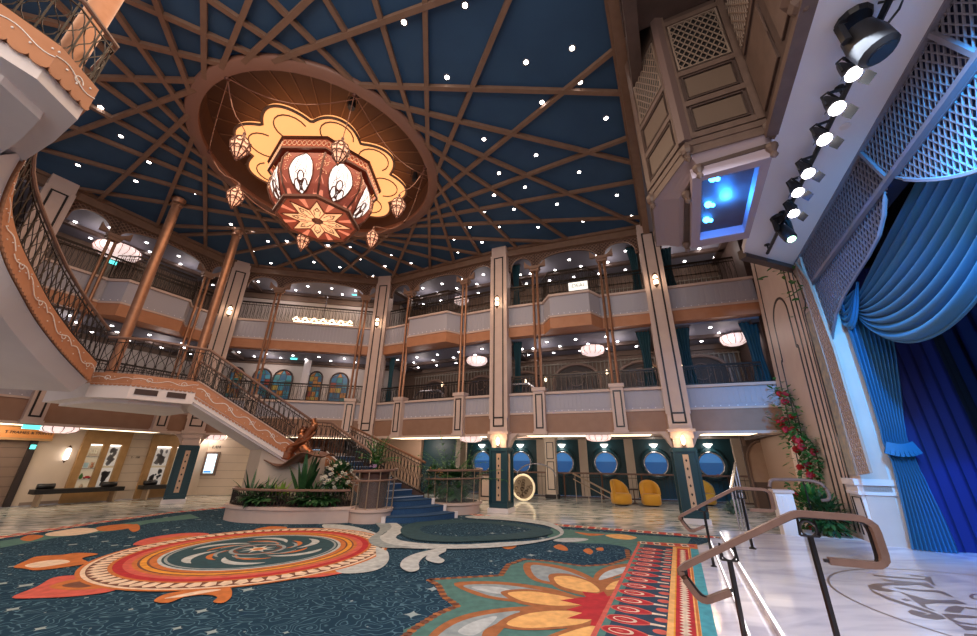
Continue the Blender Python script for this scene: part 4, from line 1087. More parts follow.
for lv, z in (('middle', 5.855), ('upper', 9.325)):
    t1 = None
    for j in range(1, 6):
        F = Fr(j); L = F.len
        for a in range(int(L/1.1)+1):
            for v in ((.7, 1.3) if j == 2 else (.8, 1.5, 2.4)):
                p = F(.5+a*1.1+(.4 if v in (1.3, 1.5) else 0), v, z)
                if t1 is None:
                    t1 = thing('gallery_downlight', 'small round white downlight in the grey ceiling of the %s gallery' % lv, 'downlight', (0, 0, 0), 'downlights of the %s gallery' % lv)
                    mb = MB(); mb.lathe([(.001, -.012), (.045, -.012), (.05, 0)], (0, 0, 0), 8); build('lens', mb, litspot, t1); t1.location = p
                else: dup(t1, p)

# ============================================================ GALLERY FITTINGS
def drum(p, r, h, lab, cat='ceiling light', nr=12):
    t = thing('drum_chandelier', lab, cat, (p[0], p[1], p[2]-h))
    mb = MB(); mb.lathe([(r*.55, -h), (r*.88, -h*.8), (r, -h*.45), (r*.95, -h*.05), (r*.5, 0)], p, 24); build('shade', mb, shade, t, True)
    mb = MB()
    for k in range(nr):
        a = 2*PI*k/nr; mb.tube([(p[0]+q*r*1.01*math.cos(a), p[1]+q*r*1.01*math.sin(a), p[2]-z*h) for q, z in ((.55, 1), (.89, .8), (1, .45), (.95, .05))], .012, 4)
    mb.lathe([(r*.52, -.02), (r*.56, 0), (.05, .03), (.04, .14)], p, 16); build('rib', mb, mat('rib_rose', (.42, .25, .22), .5), t)
def onfac(i, v, x, y): F = Fr(i); q = PLN(x, y, F(0, v, 0), F.n); return q
for i, v, x, y, r, h, lab in ((4, 1.5, 592, 346, .45, .3, 'pleated drum chandelier in the middle gallery right of the centre pillar'), (3, 1.5, 477, 358, .45, .3, 'pleated drum chandelier in the middle gallery left of the centre pillar'), (5, 1.5, 732, 331, .42, .32, 'pleated drum chandelier in the middle gallery beside the rose wall'), (3, 2.2, 462, 284, .36, .3, 'small drum chandelier in the upper gallery left of the centre pillar')):
    q = onfac(i, v, x, y); q.z = min(q.z, 5.7 if q.z < 7 else 9.1); drum(q, r, h, lab)
for x, y, v, i, r, lab in ((598, 434, .55, 4, .42, 'pleated drum lamp of the ground floor above the yellow chairs'), (471, 436, .55, 3, .42, 'pleated drum lamp of the ground floor left of the centre pillar'), (60, 427, .45, 1, .45, 'long pleated lamp beside the shop sign on the left'), (214, 440, .6, 2, .42, 'pleated lamp above the framed screen, behind the stairs')):
    q = onfac(i, v, x, y); q.z = 2.38; drum(q, r, .2, lab)
# dome lamp over the far left upper gallery
q = onfac(1, 1.8, 120, 246); drum((q.x, q.y, min(q.z, 9.1)), .7, .35, 'wide carved dome lamp in the upper gallery at the left', nr=20)
# jewelled oval lamp seen over the back left parapet
q = onfac(2, .9, 322, 326); t = thing('bead_chandelier', 'long beaded chandelier just above the back left upper parapet', 'ceiling light', q); F = Fr(2); mb = MB(); ms = MB()
for k in range(46):
    u = (k/45-.5)*2.6; mb.ball(q+F.d*u+up*(7.62-q.z+.1*math.sin(k*.9)+.04), .05, 6); mb.ball(q+F.d*u+F.n*.15+up*(7.5-q.z+.1), .04, 6)
build('bead', mb, litw, t); ms.tube([q+F.d*-1.2+up*(7.75-q.z), q+F.d*1.2+up*(7.75-q.z)], .03, 6); ms.tube([q+up*(7.75-q.z), q+up*(9.0-q.z)], .02, 5); build('frame', ms, silver, t)
# arched stained-glass windows on the middle gallery, back left
sgc = [(.05, .22, .4), (.75, .3, .06), (.04, .3, .3), (.7, .5, .1), (.5, .08, .05), (.1, .45, .6)]
def stained(i, u, w2, z0, z1, seed, lab):
    F = Fr(i); t = thing('stained_window', lab, 'window', F(u, 1.88, z0)); rnd = random.Random(seed); fr = MB()
    top = z1-w2; pts = [(u-w2, z0), (u+w2, z0)]+[(u+w2*math.cos(PI*k/10), top+w2*math.sin(PI*k/10)) for k in range(11)]
    mats = [mat('stained_%d' % k, tuple(q*.45 for q in c), .4, emit=c, es=.06) for k, c in enumerate(sgc)]
    rows = 7; mb = MB()
    for r in range(rows):
        za = z0+(z1-z0)*r/rows; zb_ = z0+(z1-z0)*(r+1)/rows
        def hw(z): return w2 if z <= top else math.sqrt(max(.0005, w2*w2-(z-top)**2))
        nn = 3; ja = [rnd.uniform(-.25, .25) for _ in range(nn+1)]
        for c in range(nn):
            f0, f1 = c/nn*2-1, (c+1)/nn*2-1
            m = [0, 5, 2, 0, 1, 3, 4][(seed*3+r*2+c) % 7] if (r+c+seed) % 3 else [1, 0, 5][seed % 3]
            mb.add([F(u+f0*hw(za), 1.86, za), F(u+f1*hw(za), 1.86, za), F(u+f1*hw(zb_), 1.86, zb_), F(u+f0*hw(zb_), 1.86, zb_)], [(0, 1, 2, 3)], m)
            if f0 > -1: fr.seg(F(u+f0*hw(za), 1.85, za), F(u+(f0+ja[c]*.6)*hw(zb_), 1.85, zb_), .018, .02, F.n)
        fr.seg(F(u-hw(za), 1.85, za), F(u+hw(za), 1.85, za+rnd.uniform(-.1, .15)), .018, .02, F.n)
    build('coloured_glass', mb, mats, t)
    fr.tube([F(a, 1.84, b) for a, b in pts], .04, 5, closed=True); build('frame', fr, dwood, t)
SW = [(.8, 'stained glass arch farthest left on the middle gallery wall, mostly blue'), (1.95, 'second stained glass arch from the left on the middle gallery wall'), (3.1, 'third stained glass arch from the left, with an orange landscape'), (4.35, 'narrow stained glass arch in the middle of the row'), (5.3, 'dark stained glass arch at the right end of the row')]
for k, (x, y) in enumerate(((232, 372), (262, 375), (291, 378), (283, 376), (318, 378), (352, 379))): pass
for k, (x, w2) in enumerate(((236, .3), (262, .42), (283, .46), (316, .32), (340, .44))):
    q = onfac(2, 1.86, x, 378); u = (q-Fr(2)(0, 0, q.z)).dot(Fr(2).d); stained(2, u, w2*.92, 3.75, 5.42, k, SW[k][1])
F = Fr(2); t = thing('round_column', 'pale round column among the stained glass arches', 'column', F(3.9, 1.5, 3.1)); q = onfac(2, 1.5, 305, 378); mb = MB(); mb.lathe([(.16, 3.08), (.16, 5.86)], (q.x, q.y, 0), 18); mb.lathe([(.26, 3.08), (.26, 3.2), (.2, 3.25)], (q.x, q.y, 0), 18); build('shaft', mb, white, t)
# dark arched niches with lit panes on the other middle-gallery walls
def niche(i, u, r, lab, blueb=True, z0=3.12):
    F = Fr(i); t = thing('arched_niche', lab, 'alcove', F(u, 2.7, z0)); mb = MB(); zt = z0+1.55
    pts = [(u-r, z0), (u+r, z0)]+[(u+r*math.cos(PI*k/12), zt+r*.75*math.sin(PI*k/12)) for k in range(13)]
    mb.poly([F(a, 2.775, b) for a, b in pts][::-1]); build('backing', mb, mat('niche_dark', (.035, .022, .018), .6), t)
    mb = MB(); mb.tube([F(a, 2.74, b) for a, b in pts[1:]+[pts[0]]], .07, 6)
    for k in range(9): mb.tube([F(u-r+2*r*(k+.5)/9, 2.73, z0), F(u-r+2*r*(k+.5)/9, 2.73, zt+r*.4)], .014, 4)
    mb.tube([F(u+.33*r*math.cos(a*.5), 2.72, zt+.1+.33*r*math.sin(a*.5)) for a in range(13)], .018, 4)
    build('arch_frame', mb, latb, t)
    if blueb:
        mb = MB(); mb.fbox(F, u-r*.5, u+r*.5, 2.5, 2.6, z0+.85, z0+1.12); build('blue_screen', mb, mat('blue_screen', (.1, .3, .7), .4, emit=(.08, .36, .9), es=.8), t)
for i, x, r, lab in ((3, 437, .7, 'dark arched niche at the left end of the middle gallery, before the centre pillar'), (3, 483, .7, 'dark arched niche beside the centre pillar, on its left'), (4, 527, .7, 'dark arched niche just right of the centre pillar'), (4, 577, .95, 'wide dark arched niche in the middle of the back right gallery'), (4, 641, .85, 'dark arched niche left of the right pillar'), (5, 702, .95, 'wide arched niche framed by the teal curtains')):
    q = onfac(i, 2.95, x, 380); niche(i, (q-Fr(i)(0, 0, q.z)).dot(Fr(i).d), r, lab)
# wall of bars (wine store look) behind the upper and middle galleries on the right
for i in (3, 4, 5):
    F = Fr(i); L = F.len
    for lv, z0, z1 in (('middle', 3.15, 5.5), ('upper', 6.25, 8.7)):
        t = thing('grille_screen', 'pale metal grille at the back of the %s gallery, %s' % (lv, bay_name[i]), 'screen', F(L/2, 2.84, z0)); mb = MB(); n = int(L/.16)
        for k in range(n): mb.fbox(F, (k+.5)*L/n-.018, (k+.5)*L/n+.018, 2.82, 2.85, z0, z1)
        for z in (z0+.05, (z0+z1)/2, z1-.05, z0+.6): mb.fbox(F, 0, L, 2.81, 2.86, z-.02, z+.02)
        build('bars', mb, mat('grille_tan', (.24, .20, .155), .5), t)
# small flame sconces on the middle gallery
def sconce(p, nrm_, lab, s=1.0):
    t = thing('wall_sconce', lab, 'wall lamp', p, 'wall sconces'); del t['group']; p = Vector(p); q = p-nrm_*.09*s; mb = MB(); mb.lathe([(.012*s, -.13*s), (.055*s, -.06*s), (.06*s, .06*s), (.012*s, .15*s)], q, 8); build('flame_shade', mb, litw, t, True)
    mb = MB(); mb.tube([p, q-up*.14*s, q-up*.12*s], .012*s, 5); mb.lathe([(.03*s, -.16*s), (.065*s, -.13*s)], q, 8); build('bracket', mb, bronze, t)
for i, x, y, lab in ((3, 443, 385, 'tiny warm sconce left of the twin posts in the back bay'), (4, 526, 382, 'tiny warm sconce beside the niche right of the centre pillar'), (4, 546, 380, 'tiny warm sconce on the left side of the wide niche'), (4, 607, 373, 'tiny warm sconce on the right side of the wide niche'), (4, 652, 369, 'tiny warm sconce close to the right pillar'), (5, 681, 367, 'tiny warm sconce at the left teal curtain')):
    F = Fr(i); q = onfac(i, 2.7, x, y); sconce(q, F.n, lab, .8)
# benches / sofas along the middle gallery, right
for i, x, lab in ((3, 432, 'low black sofa behind the middle parapet left of the twin posts'), (4, 517, 'low black sofa behind the middle parapet, just right of the centre pillar')):
    F = Fr(i); q = onfac(i, .7, x, 395); u = (q-F(0, 0, q.z)).dot(F.d); t = thing('sofa', lab, 'sofa', F(u, .8, 3.08)); mb = MB(); mb.fbox(F, u-.7, u+.7, .5, 1.1, 3.08, 3.55); build('seat', mb, leather, t)
    mb = MB(); mb.tube([F(u-.7, .45, 3.5), F(u-.7, .45, 4.05), F(u-.5, .45, 4.2), F(u+.5, .45, 4.2), F(u+.7, .45, 4.05), F(u+.7, .45, 3.5)], .05, 6); build('back_frame', mb, silver, t)
# teal curtains hanging in the galleries
def curtain(F, u, v, z0, z1, wd, lab, m=tealcur, taper=.55, n=28, fold=.05, name='gallery_curtain', tie=None):
    t = thing(name, lab, 'curtain', F(u, v, z0)); mb = MB(); rows = 10; vs = []
    for r in range(rows+1):
        f = r/rows; z = z1+(z0-z1)*f; k = 1-(1-taper)*math.sin(PI*min(1, f*1.15)/1.15*.95) if tie is None else 1
        for c in range(n+1):
            a = c/n; vs.append(F(u+(a-.5)*wd*k, v+fold*math.sin(a*PI*9), z))
    mb.add(vs, [(r*(n+1)+c, r*(n+1)+c+1, (r+1)*(n+1)+c+1, (r+1)*(n+1)+c) for r in range(rows) for c in range(n)]); build('drape', mb, m, t, True)
    mb = MB(); mb.tube([F(u-wd/2, v, z1), F(u+wd/2, v, z1)], .02, 5); build('rail', mb, bronze, t)
F4, F5 = Fr(4), Fr(5)
curtain(F5, .65, .55, 3.8, 5.85, .55, 'teal curtain of the middle gallery just right of the right pillar')
curtain(F5, 2.65, .55, 3.8, 5.85, .6, 'teal curtain of the middle gallery against the rose wall')
curtain(F4, F4.len-.55, .55, 3.8, 5.85, .5, 'teal curtain of the middle gallery just left of the right pillar')
curtain(F5, .6, .5, 7.2, 9.0, .5, 'teal curtain of the upper gallery right of the right pillar')
curtain(F4, F4.len-.5, .5, 7.2, 9.3, .45, 'teal curtain of the upper gallery left of the right pillar')
curtain(F4, .5, .5, 3.8, 5.9, .4, 'teal curtain of the middle gallery right of the centre pillar')
curtain(F4, .5, .5, 7.2, 9.3, .4, 'teal curtain of the upper gallery right of the centre pillar')
curtain(Fr(3), .45, .5, 3.8, 5.9, .35, 'teal curtain of the middle gallery beside the third pillar')
# lit white sign on the bowed balcony
F = Fr(4); q = PLN(578, 285, F(0, -.62, 0), F.n); t = thing('light_box_sign', 'lit white sign board on the railing of the bowed balcony', 'sign', (q.x, q.y, 7.22)); a = (q-F(0, 0, q.z)).dot(F.d)
mb = MB(); mb.fbox(F, a-.33, a+.33, -.68, -.63, 7.22, 7.52); build('board', mb, mat('sign_white', (1, 1, .95), .5, emit=(1, 1, .92), es=.55), t)
def text(s, name, loc, right, upv, size, m, parent, ext=.004, align='CENTER', font_scale=1):
    cu = bpy.data.curves.new(name, 'FONT'); cu.body = s; cu.size = size; cu.extrude = ext; cu.align_x = align; cu.align_y = 'CENTER'
    ob = bpy.data.objects.new(name, cu); COL.objects.link(ob); deps = bpy.context.evaluated_depsgraph_get(); me = bpy.data.meshes.new_from_object(ob.evaluated_get(deps)); bpy.data.objects.remove(ob)
    right = Vector(right).normalized(); upv = Vector(upv).normalized(); nn = right.cross(upv); L = rootloc(parent) if parent else Vector((0, 0, 0))
    for v in me.vertices: co = Vector(loc)+right*v.co.x+upv*v.co.y+nn*v.co.z-L; v.co = co
    me.materials.clear(); me.materials.append(m); o = bpy.data.objects.new(name, me); COL.objects.link(o)
    if parent: o.parent = parent
    return o
text('IDEAL', 'lettering', F(a, -.69, 7.37), F.d, (0, 0, 1), .2, mat('sign_grey', (.25, .25, .2), .5), t)
# tiny cyan exit signs
for i, v, x, y, lab in ((2, 1.2, 294, 358, 'small green-blue running man exit sign above the stained glass arches'), (2, 1.2, 355, 294, 'small green-blue exit sign in the upper gallery left of the third pillar'), (3, 1.0, 462, 277, 'small green-blue exit sign in the upper gallery above the small drum lamp'), (1, 2.5, 112, 262, 'green-blue exit sign at the far left of the upper gallery'), (2, 2.0, 265, 316, 'green-blue screen behind the upper railing of the back left bay')):
    F = Fr(i); q = onfac(i, v, x, y); u = (q-F(0, 0, q.z)).dot(F.d); t = thing('exit_sign', lab, 'sign', q); mb = MB(); mb.fbox(F, u-.14, u+.14, v-.02, v+.02, q.z-.07, q.z+.07); build('panel', mb, cyan, t); mb = MB(); mb.fbox(F, u-.16, u+.16, v-.01, v+.03, q.z+.07, q.z+.09); mb.tube([F(u, v, q.z+.08), F(u, v, 5.87 if q.z < 6 else 9.35)], .008, 4); build('bracket', mb, silver, t)
# wall lanterns on the pillars
def pillar_lantern(i, z, lab, low=False):
    F = Fgen(PTS[i], dirat(i)); t = thing('pillar_lantern', lab, 'wall lamp', F(0, -.3, z)); c = F(0, -.46, z)
    mb = MB(); mb.lathe([(.04, -.17), (.075, -.12), (.075, -.02), (.05, 0), (.075, .03), (.075, .12), (.03, .2)], c, 8); build('glass_shade', mb, mat('pillar_lamp_glow', (1, .8, .6), .5, emit=(1, .75, .5), es=3.5), t, True)
    mb = MB(); mb.lathe([(.001, .3), (.09, .2), (.08, .18)], c, 8); mb.lathe([(.08, -.18), (.001, -.3)], c, 8); mb.lathe([(.085, -.02), (.085, .04)], c, 8)
    mb.tube([F(0, -.3, z+.1), F(0, -.38, z+.28), c+up*.27], .012, 5); mb.fbox(F, -.04, .04, -.32, -.29, z-.12, z+.2); build('bracket', mb, bronze, t)
    for zz in (0,): lamp('pillar_lantern_light', 'POINT', F(0, -.62, z), 4, WARM, .08)
for i, z, lab in ((2, 7.35, 'small lantern high on the pink pillar beside the display cases'), (3, 7.35, 'small lantern high on the pink pillar behind the lower stairs'), (4, 7.25, 'small lantern high on the centre pillar'), (5, 7.3, 'small lantern high on the right pillar')): pillar_lantern(i, z, lab)
for i, lab in ((4, 'lit candle sconce on the capital of the centre pillar'), (5, 'lit candle sconce on the capital of the right pillar')):
    F = Fgen(PTS[i], dirat(i)); sconce(F(0, -.26, 2.14), -F.n*-1, lab, 1.0); lamp('capital_light', 'POINT', F(0, -.5, 2.15), 6, (1, .65, .35), .06)

# ============================================================ GROUND FLOOR: portholes side
for k, x in enumerate((482, 521, 563, 606, 656, 711)):
    u = PU[k]; t = thing('shell_lamp', 'small white shell lamp above the %s round window from the left' % ['first', 'second', 'third', 'fourth', 'fifth', 'sixth'][k], 'wall lamp', FP(u, -.02, 2.25)); mb = MB(); c = FP(u, -.1, 2.34)
    mb.lathe([(.06, -.12), (.17, .0), (.2, .05), (.001, .03)], c, 12); build('shade', mb, lit, t, True); mb = MB(); mb.tube([FP(u, 0, 2.46), FP(u, -.1, 2.46), c], .015, 5); build('arm', mb, bronze, t)
    lamp('shell_light', 'POINT', FP(u, -.3, 2.15), 4, NEUT, .1)
# inner white pillars with inlay
def inner_pillar(x, y, lab, hw=.24):
    p = Z(x, y, 0); F = Fgen(Vector((p.x, p.y)), Fr(4).d.xy); t = thing('lobby_pillar', lab, 'pillar', (p.x, p.y, 0))
    mb = MB(); mb.fbox(F, -hw, hw, -hw, hw, .15, 2.78); mb.fbox(F, -hw-.05, hw+.05, -hw-.05, hw+.05, 2.5, 2.78); build('shaft', mb, cream, t)
    mb = MB(); outline(mb, F, -hw+.07, hw-.07, .35, 1.55, -hw, .035); outline(mb, F, -hw+.07, hw-.07, 1.65, 2.4, -hw, .035); build('inlay', mb, inlay, t)
    mb = MB(); mb.fbox(F, -hw-.05, hw+.05, -hw-.05, hw+.05, 0, .16); build('base', mb, inlay, t)
inner_pillar(553, 498, 'cream pillar with black inlay standing free between the yellow chairs and centre pillar')
inner_pillar(451, 493, 'cream pillar with black inlay behind the palms of the right planter', .3)
# glass balustrade with wooden rail in front of the windows
r0, r1 = Vector((-1.2, 20.0, 0)), Vector((11.6, 15.9, 0)); d = (r1-r0).normalized(); L = (r1-r0).length
t = thing('lobby_balustrade', 'long balustrade with wooden top rail in front of the round windows', 'railing', r0)
mb = MB(); mb.tube([r0+up*1.06, r1+up*1.06], .04, 8); build('top_rail', mb, handw, t)
mb = MB(); mb.seg(r0+up*.06, r1+up*.06, .05, .1, d.cross(up)); build('base_rail', mb, dwood, t)
mb = MB(); n = int(L/.16)
for k in range(n+1): mb.tube([r0+d*(L*k/n)+up*.08, r0+d*(L*k/n)+up*1.03], .008, 3)
mb.seg(r0+up*.9, r1+up*.9, .02, .02, d.cross(up)); build('bars', mb, iron, t)
mb = MB()
for k in range(9):
    p = r0+d*(L*k/8); mb.box(p.x-.03, p.x+.03, p.y-.03, p.y+.03, 0, 1.04); mb.cut()
build('post', mb, bronze, t)
# sloping stair rail between the pillar and the chairs
a, b = Z(566, 477, 1.0), Z(650, 499, .25)
a = Vector((3.7, 17.0, 1.08)); b = Vector((5.2, 16.1, .28))
t = thing('descending_rail', 'pair of rails sloping down behind the left yellow chair', 'railing', a); mb = MB(); mb.tube([a, b], .035, 8); build('handrail', mb, brassw, t); mb = MB(); mb.tube([a-up*.22, b-up*.22], .02, 6)
for f in (.05, .35, .65, .95): p = a.lerp(b, f); mb.tube([(p.x, p.y, 0), p], .014, 5)
build('lower_rail', mb, brassw, t)
# yellow lounge chairs
def lounge(loc, rz, lab):
    t = thing('lounge_chair', lab, 'chair', (0, 0, 0))
    mb = MB(); n = 20
    prof_ = [(.0, .04), (.30, .04), (.34, .10), (.34, .36), (.30, .42), (.0, .42)]
    sq = lambda r, a: (r*math.copysign(abs(math.cos(a))**.6, math.cos(a)), r*math.copysign(abs(math.sin(a))**.6, math.sin(a)))
    vs = []; 
    for r, z in prof_:
        for k in range(n): x, y = sq(max(r, .001), 2*PI*k/n); vs.append((x, y, z))
    mb.add(vs, [(i*n+k, i*n+(k+1) % n, (i+1)*n+(k+1) % n, (i+1)*n+k) for i in range(len(prof_)-1) for k in range(n)]); build('seat', mb, mustard, t, True)
    mb = MB(); m = 14; rows = 8; ins = []; 
    for sgn, r in ((1, .35), (-1, .23)):
        for j in range(rows+1):
            for k in range(m+1):
                a = PI*(-.05)+PI*1.1*k/m; hh = .36+(.50*math.sin(PI*min(1, max(0, (k/m)))*1.0)**.6+.05)*(j/rows); rr = r+.03*(j/rows)
                ins.append((rr*math.cos(a), rr*math.sin(a)*.95, hh if j else .1))
    W2 = m+1; H2 = (rows+1)*W2
    fs = [(j*W2+k, j*W2+k+1, (j+1)*W2+k+1, (j+1)*W2+k) for j in range(rows) for k in range(m)]+[(H2+j*W2+k+1, H2+j*W2+k, H2+(j+1)*W2+k, H2+(j+1)*W2+k+1) for j in range(rows) for k in range(m)]
    fs += [(rows*W2+k, rows*W2+k+1, H2+rows*W2+k+1, H2+rows*W2+k) for k in range(m)]+[(j*W2, (j+1)*W2, H2+(j+1)*W2, H2+j*W2) for j in range(rows)]+[(j*W2+m, H2+j*W2+m, H2+(j+1)*W2+m, (j+1)*W2+m) for j in range(rows)]
    mb.add(ins, fs); build('backrest', mb, mustard, t, True)
    mb = MB(); mb.lathe([(.26, 0), (.26, .05)], (0, 0, 0), 16); build('base', mb, black, t)
    t.location = loc; t.rotation_euler = (0, 0, rz); return t
lounge((*Z(622, 505, 0).xy, 0), .35, 'yellow velvet lounge chair, left of the front pair'); lounge((*Z(652, 506, 0).xy, 0), -.2, 'yellow velvet lounge chair, right of the front pair')
lounge((*Z(707, 505, 0).xy, 0), -.2, 'yellow velvet lounge chair seen just right of the right pillar')
p = Z(637, 504, 0); t = thing('side_table', 'small round side table between the two front yellow chairs', 'table', (p.x, p.y+.2, 0)); mb = MB(); mb.lathe([(.22, .5), (.24, .52), (.22, .54)], (p.x, p.y+.2, 0), 16); build('tabletop', mb, dwood, t); mb = MB(); mb.lathe([(.16, 0), (.02, .03), (.02, .5)], (p.x, p.y+.2, 0), 10); build('stand', mb, bronze, t)
# round emblem and cabinet
p = Vector((1.55, 16.9, 0)); F = Fgen(p.xy, Fr(3).d.xy); t = thing('round_emblem', 'upright golden ring emblem with pierced figures on a stand', 'sculpture', (p.x, p.y, 0)); mb = MB(); c = p+up*.52; R_ = .48
ringp = [c+F.d*R_*math.cos(2*PI*k/36)+up*R_*math.sin(2*PI*k/36) for k in range(36)]; mb.tube(ringp, .045, 8, closed=True); build('ring', mb, mat('lit_gold', (.85, .7, .45), .35, .3, emit=(1, .8, .5), es=.35), t, True)
mb = MB(); rnd = random.Random(3)
for k in range(16):
    a = rnd.uniform(0, 6.28); r = rnd.uniform(.05, .4); mb.tube([c+F.d*(r*math.cos(a)+.07*math.cos(a2))+up*(r*math.sin(a)+.07*math.sin(a2)) for a2 in (0, 1, 2, 3, 4, 5)], .014, 4)
mb.lathe([(.001, 0)], c, 4) if 0 else None
build('pierced_figure', mb, mat('emblem_dark', (.10, .065, .04), .4, .5), t)
mb = MB(); mb.prism([c+F.n*.04+F.d*(R_*.96)*math.cos(2*PI*k/36)+up*(R_*.96)*math.sin(2*PI*k/36) for k in range(36)], F.n*.22); build('backing', mb, mat('backing_tan', (.34, .26, .18), .5), t)
p = Vector((.1, 17.2, 0)); F = Fgen(p.xy, Fr(3).d.xy); t = thing('reception_desk', 'pink reception podium left of the centre pillar base', 'desk', (p.x, p.y, 0)); mb = MB(); mb.fbox(F, -.35, .35, -.2, .2, 0, .95); build('body', mb, pink, t); mb = MB(); mb.fbox(F, -.42, .42, -.26, .26, .95, 1.02); build('top', mb, dwood, t); mb = MB(); outline(mb, F, -.28, .28, .12, .85, -.2); build('inlay', mb, inlay, t)
mb = MB(); q = Vector((2.3, 18.4, 0)); t = thing('hoop_rail', 'arched silver hoop rail behind the round emblem', 'railing', q); d4 = Fr(4).d
mb.tube([q+d4*(-.9)+up*.0, q+d4*(-.9)+up*.9]+[q+d4*(.9*math.cos(PI-a*PI/12))+up*(.9+.55*math.sin(PI*a/12)) for a in range(13)]+[q+d4*.9], .03, 6); build('hoop', mb, silver, t)

# ============================================================ GROUND FLOOR: left shops
FS = Fgen(OUT1[0], OUT1[2]-OUT1[0])
def su(x, y): q = PLN(x, y, FS(0, 0, 0), FS.n); return (q-FS(0, 0, q.z)).dot(FS.d), q.z
def shop_rect(pts): # bounding u,z of pixel corners
    a = [su(*p) for p in pts]; return min(p[0] for p in a), max(p[0] for p in a), min(p[1] for p in a), max(p[1] for p in a)
usgn0, zs0 = su(0, 432); usgn1, _ = su(52, 434)
t = thing('shop_portal', 'shop entrance at the far left under the orange fascia sign', 'shopfront', FS((usgn0+usgn1)/2, 0, 0))
mb = MB(); mb.fbox(FS, usgn0-2, usgn1, -.2, 0, 2.05, 2.38); build('sign_band', mb, mat('sign_orange', (.55, .22, .06), .5, emit=(.6, .2, .04), es=.12), t)
text('T FRAMES & PRINTS', 'sign_lettering', FS((usgn0+usgn1)/2, -.21, 2.21), FS.d, (0, 0, 1), min(.19, (usgn1-usgn0)/9.5), black, t)
mb = MB(); mb.fbox(FS, usgn0-2, usgn1, -.26, 0, 2.38, 2.44); mb.fbox(FS, usgn0-2, usgn1, -.26, 0, 1.98, 2.05); build('moulding', mb, owood, t)
mb = MB(); mb.fbox(FS, usgn0-2, usgn1-.35, -.015, -.004, 0, 1.98)
build('opening', mb, mat('shop_brown', (.20, .13, .095), .6), t)
mb = MB()
for k in range(1, 7): mb.fbox(FS, usgn0-2, usgn1-.4, -.022, -.013, k*.29, k*.29+.015)
mb.fbox(FS, usgn1-1.35, usgn1-1.28, -.06, -.01, 0, 1.98); mb.fbox(FS, usgn1-1.9, usgn1-1.84, -.06, -.01, .5, 1.98); build('panel_line', mb, mat('line_brown', (.08, .05, .04), .6), t)
mb = MB(); mb.fbox(FS, usgn1-.42, usgn1-.26, -.12, 0, 0, 1.98); build('dark_jamb', mb, mat('jamb_dark', (.03, .02, .018), .4), t)
mb = MB(); mb.fbox(FS, usgn1-1.62, usgn1-1.55, -.09, -.05, 1.05, 1.5); build('door_handle', mb, litw, t)
mb = MB(); mb.fbox(FS, usgn1-2.6, usgn1-1.4, -.5, -.1, .0, .72); build('counter', mb, dwood, t)
mb = MB(); mb.fbox(FS, usgn1-.40, usgn1-.28, -.14, -.12, 1.72, 1.85); build('status_screen', mb, cyan, t)
q = onfac(1, .36, 35, 427); t = thing('exit_sign', 'cyan exit sign between the shop sign and the long pleated lamp', 'sign', (q.x, q.y, 2.5)); F = Fr(1); u = (q-F(0, 0, q.z)).dot(F.d); mb = MB(); mb.fbox(F, u-.25, u+.25, .34, .38, 2.24, 2.35); build('panel', mb, cyan, t); mb = MB(); mb.fbox(F, u-.27, u+.27, .33, .39, 2.35, 2.37); mb.tube([F(u, .36, 2.36), F(u, .36, 2.4)], .01, 4); build('bracket', mb, silver, t)
u, z = su(66, 454); t = thing('capsule_sconce', 'white capsule wall lamp between the shop entrance and the first display case', 'wall lamp', FS(u, 0, z)); mb = MB(); c = FS(u, -.1, z); mb.lathe([(.03, -.2), (.07, -.15), (.07, .15), (.03, .2)], c, 10); build('glass_shade', mb, lit, t, True); mb = MB(); mb.lathe([(.001, -.3), (.06, -.2)], c, 8); mb.lathe([(.06, .2), (.001, .3)], c, 8); mb.tube([FS(u, 0, z+.22), c+up*.22], .012, 4); build('cap', mb, bronze, t)
